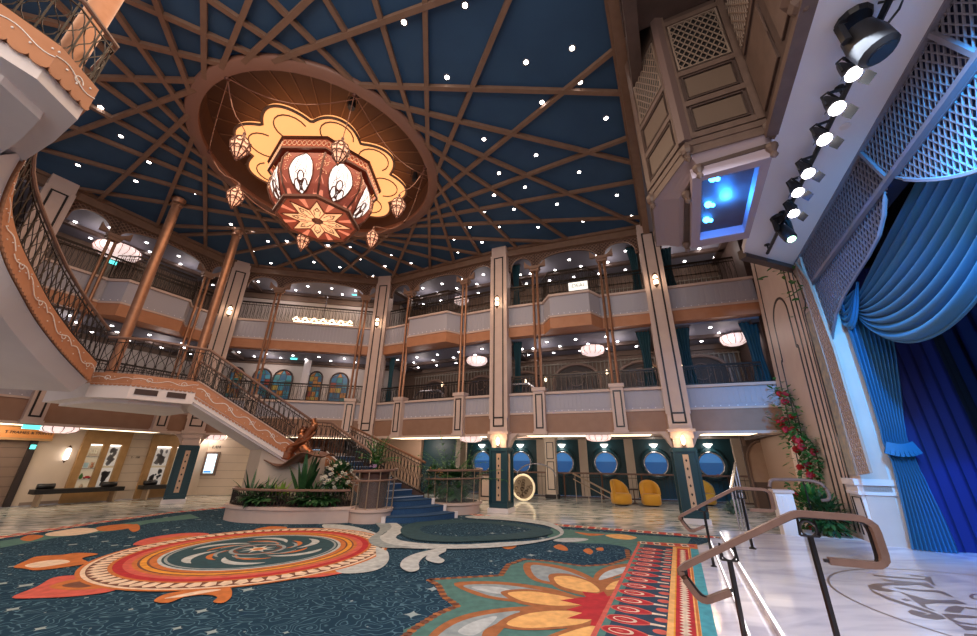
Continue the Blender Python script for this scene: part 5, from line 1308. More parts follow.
def showcase(u0, u1, lab, seed, items):
    t = thing('display_case', lab, 'display case', FS((u0+u1)/2, 0, 0)); mb = MB(); um = (u0+u1)/2; e = .22
    # frame with two tall openings
    for a, b, z0, z1 in ((u0, u1, 0, .42), (u0, u1, 1.95, 2.4), (u0, u0+e, .42, 1.95), (u1-e, u1, .42, 1.95), (um-.09, um+.09, .42, 1.95)): mb.fbox(FS, a, b, -.12, -.001, z0, z1)
    build('frame', mb, owood, t)
    mb = MB(); mb.fbox(FS, u0+e, um-.09, -.02, -.002, .42, 1.95); mb.fbox(FS, um+.09, u1-e, -.02, -.002, .42, 1.95); build('back', mb, mat('case_back', (.35, .28, .2), .6, emit=(1, .8, .55), es=.16), t)
    sp_ = (u0+e, um-.09) if seed == 0 else (um+.09, u1-e); ip = (um+.09, u1-e) if seed == 0 else (u0+e, um-.09)
    mb = MB()
    for z in (.75, 1.1, 1.5): mb.fbox(FS, sp_[0], sp_[1], -.11, -.02, z, z+.015); mb.cut()
    build('shelf', mb, silver, t)
    # two black-and-white posters
    for k, (z0, z1) in enumerate(((.46, 1.12), (1.2, 1.93))):
        pm = MB(); pm.fbox(FS, ip[0]+.02, ip[1]-.02, -.045, -.03, z0, z1); ps = build('poster', pm, mat('poster_white', (.7, .68, .66), .5, emit=(.7, .68, .66), es=.15), t); q = MB(); rnd = random.Random(seed*7+k)
        for j in range(16):
            cu, cz = rnd.uniform(ip[0]+.12, ip[1]-.12), rnd.uniform(z0+.1, z1-.12); r = rnd.uniform(.03, .09)
            q.prism([FS(cu+r*math.cos(a)*rnd.uniform(.5, 1.3), -.047, cz+r*1.4*math.sin(a)*rnd.uniform(.6, 1.2)) for a in [2*PI*i/7 for i in range(7)]], -FS.n*.003)
        build('printed_shape', q, mat('print_black', (.05, .05, .06), .5) if k == 0 else mat('print_grey', (.18, .18, .2), .5), ps)
    mb = MB(); mb.fbox(FS, u0+e+.03, um-.12, -.09, -.06, 1.9, 1.93); mb.fbox(FS, um+.12, u1-e-.03, -.09, -.06, 1.9, 1.93); build('strip_light', mb, lit, t)
    for (kind, fu, z, m, lb) in items:
        uu = sp_[0]+(sp_[1]-sp_[0])*fu; c = FS(uu, -.065, z); o = thing(kind, lb, kind.replace('_', ' '), c); b = MB(); d = MB()
        if kind == 'toy_car':
            b.fbox(FS, uu-.09, uu+.09, -.1, -.03, z+.02, z+.06); b.fbox(FS, uu-.045, uu+.05, -.095, -.035, z+.06, z+.095); build('body', b, m, o)
            for s1 in (-.06, .06): d.tube([FS(uu+s1, -.105, z+.02), FS(uu+s1, -.025, z+.02)], .02, 8); d.cut()
            build('wheel', d, black, o)
        elif kind == 'picture_frame':
            b.fbox(FS, uu-.08, uu+.08, -.08, -.065, z, z+.2); build('frame', b, m, o); d.fbox(FS, uu-.06, uu+.06, -.085, -.08, z+.02, z+.18); build('picture', d, mat('pale_blue_print', (.4, .6, .7), .5), o)
        elif kind == 'plush_toy':
            b.ball(c+up*.06, .055, 10); b.ball(c+up*.14, .04, 10); build('body', b, m, o, True); d.ball(c+up*.19+FS.d*.03, .018, 6); d.ball(c+up*.19-FS.d*.03, .018, 6); build('ear', d, m, o, True)
        elif kind == 'ship_model':
            b.prism([FS(uu-.14, -.08, z+.07), FS(uu-.1, -.08, z+.02), FS(uu+.1, -.08, z+.02), FS(uu+.15, -.08, z+.09)], FS.n*.04); build('hull', b, m, o)
            for s1 in (-.06, 0, .06): d.tube([FS(uu+s1, -.06, z+.05), FS(uu+s1, -.06, z+.24)], .006, 4); d.poly([FS(uu+s1-.04, -.06, z+.1), FS(uu+s1+.04, -.06, z+.1), FS(uu+s1, -.06, z+.23)])
            build('sail', d, petw, o)
        elif kind == 'vase':
            b.lathe([(.03, 0), (.055, .05), (.045, .12), (.02, .16), (.03, .18)], c, 12); build('body', b, m, o, True); d.lathe([(.03, .18), (.02, .165)], c, 12); build('rim', d, brassw, o)
shelf_i0 = [('ship_model', .5, 1.515, mat('cream_lac', (.6, .5, .4), .4), 'pale ship model on the top shelf of the left display case'), ('picture_frame', .25, 1.115, white, 'small white picture frame on the middle shelf of the left display case'), ('plush_toy', .72, 1.115, fascia, 'brown plush toy beside the picture frame in the left display case'), ('toy_car', .68, .765, redm, 'red toy car on the lowest shelf of the left display case'), ('vase', .22, .765, leafg, 'green vase beside the red toy car'), ('vase', .5, .42, brassw, 'brass vase at the bottom of the left display case')]
shelf_i1 = [('plush_toy', .3, 1.515, white, 'white plush toy on the top shelf of the right display case'), ('vase', .7, 1.515, goldp, 'gold vase beside the white plush toy'), ('picture_frame', .5, 1.115, white, 'white picture frame on the middle shelf of the right display case'), ('toy_car', .5, .765, leafg, 'green toy car on the lowest shelf of the right display case')]
ua0, _ = su(66, 485); 
u0a = su(79, 430)[0]; u0a = (su(60, 500)[0]+su(88, 425)[0])/2; u1a = (su(112, 500)[0]+su(132, 428)[0])/2
u0b = (su(136, 495)[0]+su(152, 432)[0])/2; u1b = (su(175, 495)[0]+su(182, 432)[0])/2
for k, q in enumerate(((72, 500), (84, 430), (115, 500), (133, 430), (139, 495), (152, 432))): pass
showcase(u0a, u1a, 'large oak display case with toys and two black and white posters, the left one', 0, shelf_i0)
showcase(u0b, u1b+.5, 'oak display case beside the teal pillar base, the right one', 1, shelf_i1)
mb = MB(); 
for k in range(1, 8): mb.fbox(FS, u1a, u0b, -.012, 0, k*.31, k*.31+.012)
mb.fbox(FS, u0a-.9, u0a, -.006, 0, 0, .1); struct('panel_joint', mb, mat('joint_brown', (.3, .22, .17), .6), bpy.data.objects['wall_shops'])
t = thing('wall_lettering', 'small dark number plate on the cream panel between the display cases', 'sign', FS((u1a+u0b)/2, -.01, 1.5)); text('2 - 108', 'lettering', FS((u1a+u0b)/2, -.015, 1.5), FS.d, (0, 0, 1), .1, inlay, t)
def bench(a, b, lab):
    um = (a+b)/2; t = thing('bench', lab, 'bench', FS(um, -.55, 0)); mb = MB(); mb.fbox(FS, a, b, -.85, -.35, .36, .5); smooth_by_angle(build('seat_cushion', mb, leather, t)); mb = MB()
    for u in (a+.2, b-.2): mb.fbox(FS, u-.03, u+.03, -.8, -.4, 0, .36); mb.cut()
    build('leg', mb, brassw, t)
    for k, u in enumerate((a+.3, b-.35)):
        o = thing('black_bag' if 0 else 'bolster_cushion', '%s black bolster on %s' % (('left', 'right')[k], 'the left leather bench' if 'left' in lab else 'the right leather bench'), 'cushion', FS(u, -.5, .5)); m2 = MB(); m2.tube([FS(u-.2, -.5, .58), FS(u+.2, -.5, .58)], .085, 12); build('cover', m2, leather, o, True)
bench(u0a-.9, u1a+.0, 'long black leather bench in front of the left display case'); bench(u0b-.1, u1b+.2, 'black leather bench in front of the right display case')
# wall behind the stairs: screen and lettering
FB = Fgen(OUT1[2], OUT1[3]-OUT1[2])
q = Vector((-11.9, 17.9)); FQ = Fgen(q, Vector((.9, .1)))
mb = MB(); mb.fbox(FQ, -1.6, 1.15, 0, .3, 0, 2.78); W2_ = struct('wall_notice', mb, cream)
mb = MB()
for k in range(1, 8): mb.fbox(FQ, -1.6, 1.15, -.01, 0, k*.33, k*.33+.012)
struct('panel_joint', mb, mat('joint_brown', (0, 0, 0)), W2_)
def qu(x, y): q_ = PLN(x, y, FQ(0, 0, 0), FQ.n); return (q_-FQ(0, 0, q_.z)).dot(FQ.d), q_.z
u, z = qu(211, 463); t = thing('notice_screen', 'framed bright information screen on the cream wall behind the stairs', 'screen', FQ(u, 0, z-.5)); mb = MB(); mb.fbox(FQ, u-.3, u+.3, -.05, 0, z-.52, z+.48); build('frame', mb, mat('screen_frame', (.22, .15, .12), .5), t)
mb = MB(); mb.fbox(FQ, u-.2, u+.2, -.06, -.05, z-.42, z+.38); build('display', mb, mat('screen_pale', (.7, .9, 1), .4, emit=(.65, .88, 1), es=1.1), t); mb = MB(); mb.fbox(FQ, u-.18, u+.12, -.065, -.06, z-.4, z-.33); build('picture_strip', mb, bluegl, t)
t = thing('wall_lettering', 'small dark letters above the framed information screen', 'sign', FQ(u+.05, 0, z+.7)); text('1.4/4', 'lettering', FQ(u+.05, -.012, z+.68), FQ.d, (0, 0, 1), .2, inlay, t)
# wooden shelving with screens beyond
q = Vector((-9.9, 20.3)); FW = Fgen(q, Vector((.95, .2))); t = thing('shop_shelving', 'reddish wooden shelving with lit blue panes behind the stair wall', 'shelving', FW(0, 0, 0)); mb = MB()
mb.fbox(FW, -1.2, 2.2, .3, .35, 0, 2.7)
for u in (-1.2, -.6, 0, .6, 1.2, 1.8, 2.2): mb.fbox(FW, u-.03, u+.03, -.02, .3, 0, 2.7)
for z in (.6, 1.1, 2.1): mb.fbox(FW, -1.2, 2.2, -.02, .3, z, z+.05)
build('carcass', mb, mat('red_wood', (.28, .11, .06), .5), t); mb = MB()
for u in (-.5, .1, .7): mb.fbox(FW, u, u+.4, .2, .28, 1.2, 2.0); mb.cut()
build('lit_pane', mb, mat('blue_pane', (.4, .6, .8), .4, emit=(.35, .6, .85), es=.7), t)
# alcove wall and dark arch right of the stairs
q = Vector((-4.2, 20.5)); FA = Fgen(q, Vector((.93, -.3))); mb = MB(); mb.fbox(FA, -2.5, .8, 0, .25, 0, 2.78); struct('wall_alcove', mb, mat('alcove_brown', (.42, .27, .19), .6))
mb = MB(); mb.fbox(FA, .8, 2.6, .3, .4, 0, 2.78); struct('wall_alcove_dark', mb, teal)
# ============================================================ CARPET
def cpx(pts): return [Z(x, y, 0) for x, y in pts]
def sm(pts, n=4):
    q = [pts[-1]]+pts+[pts[0], pts[1]]; out = []
    V_ = [Vector((*p, 0)) for p in q]
    for i in range(1, len(V_)-2):
        for k in range(n):
            t = k/n; a, b, c, d = V_[i-1], V_[i], V_[i+1], V_[i+2]; p = .5*((2*b)+(-a+c)*t+(2*a-5*b+4*c-d)*t*t+(-a+3*b-3*c+d)*t**3); out.append((p.x, p.y))
    return out
CM = [cfield, wOr, wYe, wRd, wPk, wGr, wGy, wTl, wNv, wCr, wGo, wDk, wLt, wDT, wRu]
(FI, OR, YE, RD, PK, GR, GY, TL_, NV, CR, GO, DK, LT, DT, RU) = range(15)
cm = MB(); lay = [0.0]
def flat(pts, mi, z=None, dz=.00015):
    """pts: world (x,y); one polygon lying on the pile"""
    if z is None: lay[0] += dz; z = lay[0]
    # orient upward
    A = sum(pts[i][0]*pts[(i+1) % len(pts)][1]-pts[(i+1) % len(pts)][0]*pts[i][1] for i in range(len(pts)))
    if A < 0: pts = pts[::-1]
    # fan from tessellation by blender ngon
    cm.poly([(p[0], p[1], z) for p in pts], mi)
def fpx(pts, mi, smooth=False):
    p = [(v.x, v.y) for v in cpx(pts)]; flat(sm(p) if smooth else p, mi)
def circ2(c, r, n=72): return [(c[0]+r*math.cos(2*PI*k/n), c[1]+r*math.sin(2*PI*k/n)) for k in range(n)]
def annul(c, r0, r1, mi, n=72, fn=None):
    lay[0] += .00015; z = lay[0]
    for k in range(n):
        a, b = 2*PI*k/n, 2*PI*(k+1)/n; ra, rb = (fn(a), fn(b)) if fn else (r1, r1)
        cm.poly([(c[0]+r0*math.cos(a), c[1]+r0*math.sin(a), z), (c[0]+ra*math.cos(a), c[1]+ra*math.sin(a), z), (c[0]+rb*math.cos(b), c[1]+rb*math.sin(b), z), (c[0]+r0*math.cos(b), c[1]+r0*math.sin(b), z)], mi)
def ws(n, s): v = w(n, s); return (v.x, v.y)
outl_ = [ws(.085, -3), ws(.085, 9.45), (4.65, 8.8), (5.45, 9.3), (1.63, 11.05), (.3, 12.2), (-1.0, 13.3), (-4, 14.3), (-8.7, 13.7), (-9.45, 12.2), (-9.72, 10.2), (-9.75, 8.4), (-9.5, 5.5), (-9.3, -2.5)]
cm.prism([(x, y, -.011) for x, y in outl_], (0, 0, .011), FI)
# ---- outer chain border on the far and left sides
def chain(path, wd, n):
    q = resample([Vector((*p, 0)) for p in path], n); lay[0] += .00015; z1 = lay[0]; lay[0] += .00015; z2 = lay[0]; lay[0] += .00015; z3 = lay[0]
    for k in range(n):
        a, b = q[k], q[k+1]; d = (b-a).normalized(); e = Vector((-d.y, d.x, 0))*wd/2
        cm.poly([(*(a-e).xy, z1), (*(b-e).xy, z1), (*(b+e).xy, z1), (*(a+e).xy, z1)][::1], PK if k % 2 else CR)
        m = (a+b)/2
        for off_, mi in ((0, RD if k % 2 else NV),): 
            pts = [(*(m+d*(b-a).length*.36*math.cos(t)+e*.62*math.sin(t)).xy, z2) for t in [2*PI*i/8 for i in range(8)]]; cm.poly(pts, mi)
        cm.poly([(*(m+d*(b-a).length*.15*math.cos(t)+e*.25*math.sin(t)).xy, z3) for t in [2*PI*i/6 for i in range(6)]], OR)
chain([(5.2, 9.22), (1.63, 10.85), (.3, 12.0), (-1.0, 13.1)], .30, 46)
chain([(-9.55, 5.0), (-9.6, 8.4), (-9.57, 10.2), (-9.3, 12.1), (-8.6, 13.5)], .30, 60)
# green band with lobes inside the left border
fpx([(0, 541), (120, 524), (190, 514), (200, 518), (150, 523), (120, 530), (60, 537), (0, 548)], GR)
fpx([(48, 533), (80, 528), (100, 530), (78, 535), (50, 536)], CR, True); fpx([(98, 527), (125, 524), (140, 526), (118, 530), (100, 531)], OR, True); fpx([(20, 539), (30, 535), (44, 536), (30, 541)], OR, True); fpx([(128, 527), (137, 524), (140, 529), (133, 532)], OR, True)
# green zone of the lotus corner and its navy island
def dots(pts, r, mi, n, mi2=None):
    q = resample([v for v in cpx(pts)], n); lay[0] += .00015; z = lay[0]
    for k, p in enumerate(q): cm.poly([(p.x+r*math.cos(t), p.y+r*math.sin(t), z) for t in [2*PI*i/7 for i in range(7)]], mi if (k % 2 or mi2 is None) else mi2)
def cr4(pts): return [(380+x*.38895, 490+y*.38895) for x, y in pts]     # read off a magnified view
def fc(pts, mi, smooth=True): fpx(cr4(pts), mi, smooth)
fc([(440, 98), (560, 108), (700, 118), (800, 124), (790, 140), (690, 150), (665, 180), (650, 260), (640, 380), (60, 385), (60, 360), (150, 320), (205, 297), (165, 270), (150, 240), (128, 232), (200, 226), (300, 222), (330, 195), (380, 180), (440, 184), (520, 196), (590, 192), (640, 178), (640, 155), (560, 142), (460, 132), (430, 120)], GR, False)
fc([(420, 136), (500, 137), (590, 140), (638, 150), (645, 165), (610, 180), (560, 190), (500, 192), (440, 182), (380, 176), (340, 182), (330, 170), (360, 150)], FI)
for px_ in ([(446, 146), (462, 140), (480, 148), (482, 156), (462, 154)], [(522, 156), (536, 150), (548, 158), (540, 166)], [(556, 150), (572, 148), (574, 156), (560, 156)], [(310, 140), (330, 134), (352, 142), (338, 152), (318, 150)]): fc(px_, OR)
fc([(445, 130), (470, 124), (520, 124), (536, 128), (510, 133), (470, 134)], LT); fc([(580, 116), (620, 114), (660, 122), (640, 128), (600, 124)], YE); fc([(500, 108), (540, 112), (580, 114), (540, 118)], OR)
LO = [(60, 380), (95, 352), (150, 318), (200, 298), (165, 275), (150, 245), (125, 231), (200, 226), (310, 220), (330, 192), (370, 178), (440, 184), (520, 196), (590, 192), (640, 176), (635, 155)]
dots(cr4(LO), .05, DK, 90, RU)
def petal3(o, i1, i2, m0, m1, m2):
    fc(o, m0); fc(i1, m1)
    if i2: fc(i2, m2)
fc([(190, 240), (300, 236), (420, 250), (490, 268), (520, 285), (430, 292), (340, 288), (250, 272)], RU); fc([(215, 246), (300, 243), (400, 256), (470, 274), (400, 284), (300, 276), (250, 262)], GY); fc([(235, 250), (300, 250), (350, 262), (330, 270), (270, 262)], LT)
fc([(130, 370), (180, 335), (260, 312), (380, 300), (500, 305), (420, 330), (330, 350), (280, 385), (140, 385)], RU); fc([(150, 375), (200, 342), (270, 322), (360, 312), (320, 335), (270, 360), (250, 385), (160, 385)], GY); fc([(200, 365), (240, 340), (300, 325), (280, 350), (240, 375)], LT)
fc([(374, 188), (430, 190), (500, 205), (560, 235), (575, 262), (480, 250), (400, 235), (372, 212)], RU); fc([(388, 195), (430, 197), (490, 212), (545, 240), (470, 240), (405, 228)], GY)
fc([(548, 236), (560, 210), (600, 194), (655, 190), (668, 200), (640, 215), (600, 228), (570, 262)], RU); fc([(562, 232), (580, 212), (620, 200), (655, 198), (630, 212), (590, 226)], LT)
fc([(436, 218), (480, 216), (530, 230), (575, 250), (580, 285), (520, 272), (460, 255), (438, 238)], RU); fc([(450, 224), (490, 223), (540, 238), (565, 262), (520, 262), (470, 250), (452, 238)], YE)
fc([(312, 262), (380, 256), (470, 268), (560, 285), (575, 310), (460, 306), (370, 296), (330, 280)], RU); fc([(330, 265), (390, 262), (470, 274), (540, 292), (460, 299), (380, 290), (345, 278)], YE)
fc([(300, 345), (350, 318), (430, 306), (520, 306), (590, 315), (560, 345), (470, 358), (380, 362), (320, 356)], RU); fc([(325, 345), (370, 322), (440, 312), (520, 314), (560, 322), (520, 345), (440, 354), (370, 356)], YE)
fc([(430, 385), (470, 362), (540, 342), (600, 335), (600, 385)], RU); fc([(455, 385), (490, 365), (550, 350), (600, 348), (600, 385)], YE)
fc([(568, 262), (590, 234), (650, 222), (655, 245), (610, 262), (585, 275)], RU); fc([(580, 256), (600, 238), (645, 228), (640, 244), (605, 256)], YE)
fc([(463, 285), (530, 276), (520, 262), (560, 268), (575, 262), (585, 275), (640, 262), (645, 300), (600, 385), (565, 385), (575, 355), (540, 350), (545, 335), (480, 332), (520, 318), (478, 310), (520, 298)], RD, False)
fc([(585, 300), (640, 290), (632, 330), (590, 385), (572, 360), (570, 325)], PK, True)
# ---- right-hand straight border, built in stage-aligned strips
S0, S1 = -2.8, 8.95
def strip(n0, n1, mi, s0=S0, s1=S1): flat([ws(n0, s0), ws(n1, s0), ws(n1, s1), ws(n0, s1)], mi)
strip(-.98, .085, PK); strip(-.93, -.34, NV); strip(-.93, -.86, GR)
s = S0+.15; lay[0] += .00015; zz = [lay[0]+.00015*i for i in range(6)]; lay[0] += .001
while s < S1-.15:
    def P2(n, q, z): p = ws(n, q); return (p[0], p[1], z)
    def el(n, q, a, b, z, mi, pt=0):
        pts = []
        for k in range(14):
            t = 2*PI*k/14; x = a*math.cos(t); y = b*math.sin(t)
            if pt and math.cos(t) > 0: y *= (1-math.cos(t)**2*.0)*(1-abs(math.cos(t)))**.35 if abs(math.cos(t)) < .999 else 0
            pts.append(P2(n+x, q+y, z))
        cm.poly(pts, mi)
    el(-.70, s, .235, .125, zz[0], PK, 1); el(-.71, s, .205, .105, zz[1], RD, 1); el(-.74, s, .12, .07, zz[2], CR); el(-.75, s, .095, .052, zz[3], RD); el(-.75, s, .035, .02, zz[4], PK)
    el(-.40, s+.155, .07, .06, zz[0], PK)
    cm.poly([P2(-.50, s-.03, zz[1]), P2(-.36, s-.02, zz[1]), P2(-.36, s+.02, zz[1]), P2(-.50, s+.03, zz[1])], CR)
    s += .31
strip(-.34, -.30, NV); strip(-.315, -.10, GO); strip(-.29, -.08, RD, S0, S1-.1)
strip(-.345, -.285, YE); strip(-.285, -.27, GO)
lay[0] += .00015; z = lay[0]; s = S0+.1
while s < S1-.2:
    p0, p1, p2_, p3 = ws(-.215, s), ws(-.18, s-.085), ws(-.145, s), ws(-.18, s+.085)
    cm.poly([(*ws(-.235, s), z), (*ws(-.18, s-.055), z), (*ws(-.125, s), z), (*ws(-.18, s+.055), z)], CR)
    s += .085
strip(-.09, -.045, YE); strip(-.075, -.05, OR); strip(-.045, .085, TL_)
flat([ws(-1.0, S1), ws(.085, S1), ws(.085, S1+.5), ws(-1.0, S1+.22)], OR)
chain([ws(-.95, S1+.12), ws(.05, S1+.28)], .24, 8)
# ---- great medallion
C0 = (-4.12, 7.55)
def c7(pts): return [(x*.4094, 490+y*.4094) for x, y in pts]
def f7(pts, mi, smooth=True): fpx(c7(pts), mi, smooth)
f7([(28, 265), (90, 238), (130, 216), (185, 210), (260, 208), (300, 220), (300, 238), (260, 252), (180, 262), (100, 266)], PK); f7([(120, 238), (170, 222), (240, 217), (285, 222), (255, 240), (200, 246), (150, 246)], OR); f7([(150, 236), (190, 226), (240, 224), (220, 238), (180, 241)], DK)
f7([(32, 190), (60, 176), (90, 164), (150, 160), (190, 155), (240, 158), (200, 168), (215, 180), (160, 190), (90, 198), (60, 194)], OR); f7([(60, 186), (100, 176), (150, 172), (170, 178), (120, 188), (80, 192)], CR)
f7([(325, 136), (350, 122), (400, 112), (460, 106), (510, 108), (480, 120), (430, 126), (380, 134)], PK); f7([(375, 124), (430, 115), (470, 113), (440, 122)], OR)
f7([(375, 274), (400, 258), (440, 250), (520, 238), (560, 240), (565, 262), (545, 278), (520, 276), (530, 264), (500, 258), (450, 264), (410, 278)], OR); f7([(400, 268), (440, 258), (500, 247), (540, 246), (500, 254), (440, 264)], CR)
f7([(620, 98), (660, 90), (700, 92), (690, 98), (660, 97)], OR); f7([(735, 214), (770, 196), (830, 180), (900, 170), (910, 185), (860, 200), (800, 212), (760, 216)], PK); f7([(780, 200), (840, 186), (880, 184), (850, 198), (800, 206)], OR)
f7([(820, 195), (880, 178), (930, 155), (945, 150), (950, 170), (935, 190), (900, 202), (840, 206)], LT)
f7([(790, 85), (850, 88), (900, 100), (940, 118), (915, 122), (870, 108), (800, 98)], LT)
C0 = (-4.02, 7.52)
annul(C0, 0, 2.24, OR, 96); annul(C0, 0, 2.19, CR, 96); annul(C0, 0, 2.14, DK, 96)
lay[0] += .00015; z = lay[0]
for k in range(72):     # arrow-like teeth round the ring
    a = 2*PI*k/72; da = 2*PI/72*.46
    def pr(r, t): return (C0[0]+r*math.cos(t), C0[1]+r*math.sin(t), z)
    cm.poly([pr(1.90, a-da*.5), pr(2.06, a-da), pr(2.13, a), pr(2.06, a+da), pr(1.90, a+da*.5)], CR)
annul(C0, 0, 1.92, OR); annul(C0, 0, 1.87, RD); annul(C0, 0, 1.76, PK); annul(C0, 0, 1.66, OR); annul(C0, 0, 1.60, DK); annul(C0, 0, 1.57, GO); annul(C0, 0, 1.49, DK); annul(C0, 0, 1.46, OR); annul(C0, 0, 1.37, LT); annul(C0, 0, 1.32, DT); annul(C0, 0, 1.29, GY); annul(C0, 0, 1.25, DT)
for k in range(6):      # grey swirls
    a = 2*PI*k/6+.2
    for (r0, r1, w1, mi, da) in ((.62, 1.08, .16, LT, .95), (.42, .80, .10, OR, 1.1), (.50, .66, .06, GY, .9)):
        L_ = []; R_ = []
        for j in range(13):
            f = j/12; t = a+da*f; r = r0+(r1-r0)*math.sin(f*PI*.5); h = w1*math.sin(PI*f)**.7/2
            L_.append((C0[0]+(r+h)*math.cos(t), C0[1]+(r+h)*math.sin(t))); R_.append((C0[0]+(r-h)*math.cos(t), C0[1]+(r-h)*math.sin(t)))
        flat(L_+R_[::-1], mi)
annul(C0, 0, .44, GY); annul(C0, 0, .38, DK); annul(C0, 0, .34, DT, 32, lambda a: .30+.05*abs(math.sin(4*a)))
for k in range(8):
    a = 2*PI*k/8; flat([(C0[0]+.1*math.cos(a-.5), C0[1]+.1*math.sin(a-.5)), (C0[0]+.3*math.cos(a), C0[1]+.3*math.sin(a)), (C0[0]+.1*math.cos(a+.5), C0[1]+.1*math.sin(a+.5))], LT)
annul(C0, 0, .13, CR, 24); annul(C0, 0, .08, OR, 24)
# ---- pale river-like swirls between the planters and the lotus
fc([(-50, 62), (0, 66), (60, 100), (40, 125), (90, 138), (200, 143), (300, 138), (400, 132), (455, 120), (460, 108), (420, 92), (330, 80), (230, 74), (230, 68), (320, 70), (430, 84), (470, 104), (462, 122), (400, 138), (300, 150), (180, 154), (60, 152), (0, 142), (-10, 128), (20, 104), (-20, 82)], LT)
fc([(-40, 70), (0, 76), (30, 96), (0, 122), (20, 140), (80, 150), (0, 150), (-30, 130), (0, 100)], GY)
fc([(60, 96), (110, 82), (220, 78), (330, 86), (420, 100), (445, 112), (400, 124), (300, 132), (180, 136), (90, 130), (55, 114)], DT); fc([(110, 96), (220, 86), (320, 92), (390, 104), (320, 116), (200, 122), (120, 114)], FI)
fc([(52, 200), (62, 180), (100, 164), (160, 152), (168, 158), (120, 172), (100, 190), (100, 208), (75, 214)], LT); fc([(118, 182), (128, 166), (160, 154), (170, 160), (150, 172), (166, 184), (150, 192)], LT)
fc([(-10, 150), (15, 160), (22, 180), (5, 196), (-20, 200), (-10, 175)], LT)
carpet = build('carpet', cm, CM); tag(carpet, 'huge patterned teal carpet with an orange medallion and a lotus on the lobby floor', 'carpet')

# ============================================================ STAGE
ZS = .30
st = [w(.534, -4), w(.534, 9.42), w(2.75, 9.42), w(2.75, 9.0), w(3.3, 9.0), w(3.3, 11.5), w(9, 11.5), w(9, -4)]
mb = MB(); mb.prism([Vector((p.x, p.y, 0)) for p in st], (0, 0, ZS)); struct('floor_stage', mb, marbleS)
mb = MB(); mb.prism([Vector((p.x, p.y, 0)) for p in (w(.335, -4), w(.335, 9.42), w(.54, 9.42), w(.54, -4))], (0, 0, .15)); struct('floor_step', mb, marbleS)
mb = MB(); mb.prism([Vector((p.x, p.y, -.005)) for p in (w(.085, -4), w(.085, 9.42), w(.34, 9.42), w(.34, -4))], (0, 0, .012)); struct('floor_edge', mb, marbleS)
mb = MB()
for n_, z in ((.530, ZS-.035), (.331, .115)): a, b = w(n_, -4, z), w(n_, 9.4, z); mb.seg(a, b, .02, .012, (NX, NY, 0))
mb2 = mb; struct('trim_1', mb2, mat('step_led', (1, 1, 1), .5, emit=(1, .97, 1), es=1.3))
# emblem inlaid in the stage marble: ring plus lettering strokes
em = MB(); eZ = ZS+.002; C1 = w(2.78, 5.72); Re = 1.5
def epoly(pts, mi=0, z=eZ): em.poly([Vector((*p, z)) for p in pts][::-1] if 0 else [Vector((*p, z)) for p in pts], mi)
for k in range(96):
    a, b = 2*PI*k/96, 2*PI*(k+1)/96
    for r0, r1 in ((Re, Re+.022),): epoly([(C1.x+r0*math.cos(a), C1.y+r0*math.sin(a)), (C1.x+r1*math.cos(a), C1.y+r1*math.sin(a)), (C1.x+r1*math.cos(b), C1.y+r1*math.sin(b)), (C1.x+r0*math.cos(b), C1.y+r0*math.sin(b))])
def ep(pts):
    q = [Z(x, y, ZS) for x, y in pts]; A = sum(q[i].x*q[(i+1) % len(q)].y-q[(i+1) % len(q)].x*q[i].y for i in range(len(q)))
    if A < 0: q = q[::-1]
    em.poly([Vector((p.x, p.y, eZ+.001*random.random())) for p in q])
def crop(pts): return [(860+x*.1198, 565+y*.1198) for x, y in pts]
for st_ in ([(90, 72), (130, 84), (540, 118), (545, 98), (590, 100), (612, 150), (640, 172), (600, 165), (560, 130), (160, 98), (120, 92)],
            [(400, 78), (470, 86), (530, 96), (540, 102), (430, 92)],
            [(165, 112), (220, 122), (520, 150), (560, 148), (620, 190), (600, 196), (500, 168), (210, 134)],
            [(60, 175), (110, 158), (250, 148), (380, 150), (500, 160), (380, 170), (250, 168), (190, 176), (175, 190), (230, 200), (310, 220), (240, 224), (150, 214), (90, 200)],
            [(70, 190), (130, 225), (250, 275), (400, 325), (560, 375), (700, 430), (690, 436), (540, 390), (380, 338), (230, 288), (110, 232)],
            [(280, 188), (330, 190), (500, 208), (640, 212), (700, 225), (790, 270), (740, 262), (640, 228), (500, 220), (340, 204)],
            [(300, 215), (420, 250), (560, 290), (700, 296), (800, 292), (900, 328), (820, 325), (640, 318), (540, 330), (560, 355), (640, 385), (600, 380), (520, 348), (440, 290), (380, 250)],
            [(340, 290), (380, 282), (430, 296), (400, 300)],
            [(700, 385), (740, 350), (800, 342), (880, 355), (840, 400), (760, 396)], [(880, 352), (977, 366), (977, 374), (880, 362)],
            [(398, 390), (430, 374), (560, 405), (540, 410), (470, 400), (560, 415), (640, 405), (720, 450), (640, 458), (520, 440), (430, 412)],
            [(680, 408), (760, 410), (977, 430), (977, 445), (800, 440), (770, 452), (840, 478), (977, 495), (977, 504), (820, 490), (740, 455)],
            [(780, 480), (850, 505), (977, 525), (977, 545), (880, 545)], [(870, 575), (977, 582), (977, 593), (870, 593)],
            [(905, 260), (940, 240), (977, 244), (977, 250), (945, 252), (950, 275), (977, 285), (977, 294), (930, 280)]): ep(crop(st_))
t = build('floor_emblem', em, mat('brass_inlay', (.30, .22, .19), .35, .4)); tag(t, 'round emblem with bronze lettering inlaid in the stage marble', 'emblem')
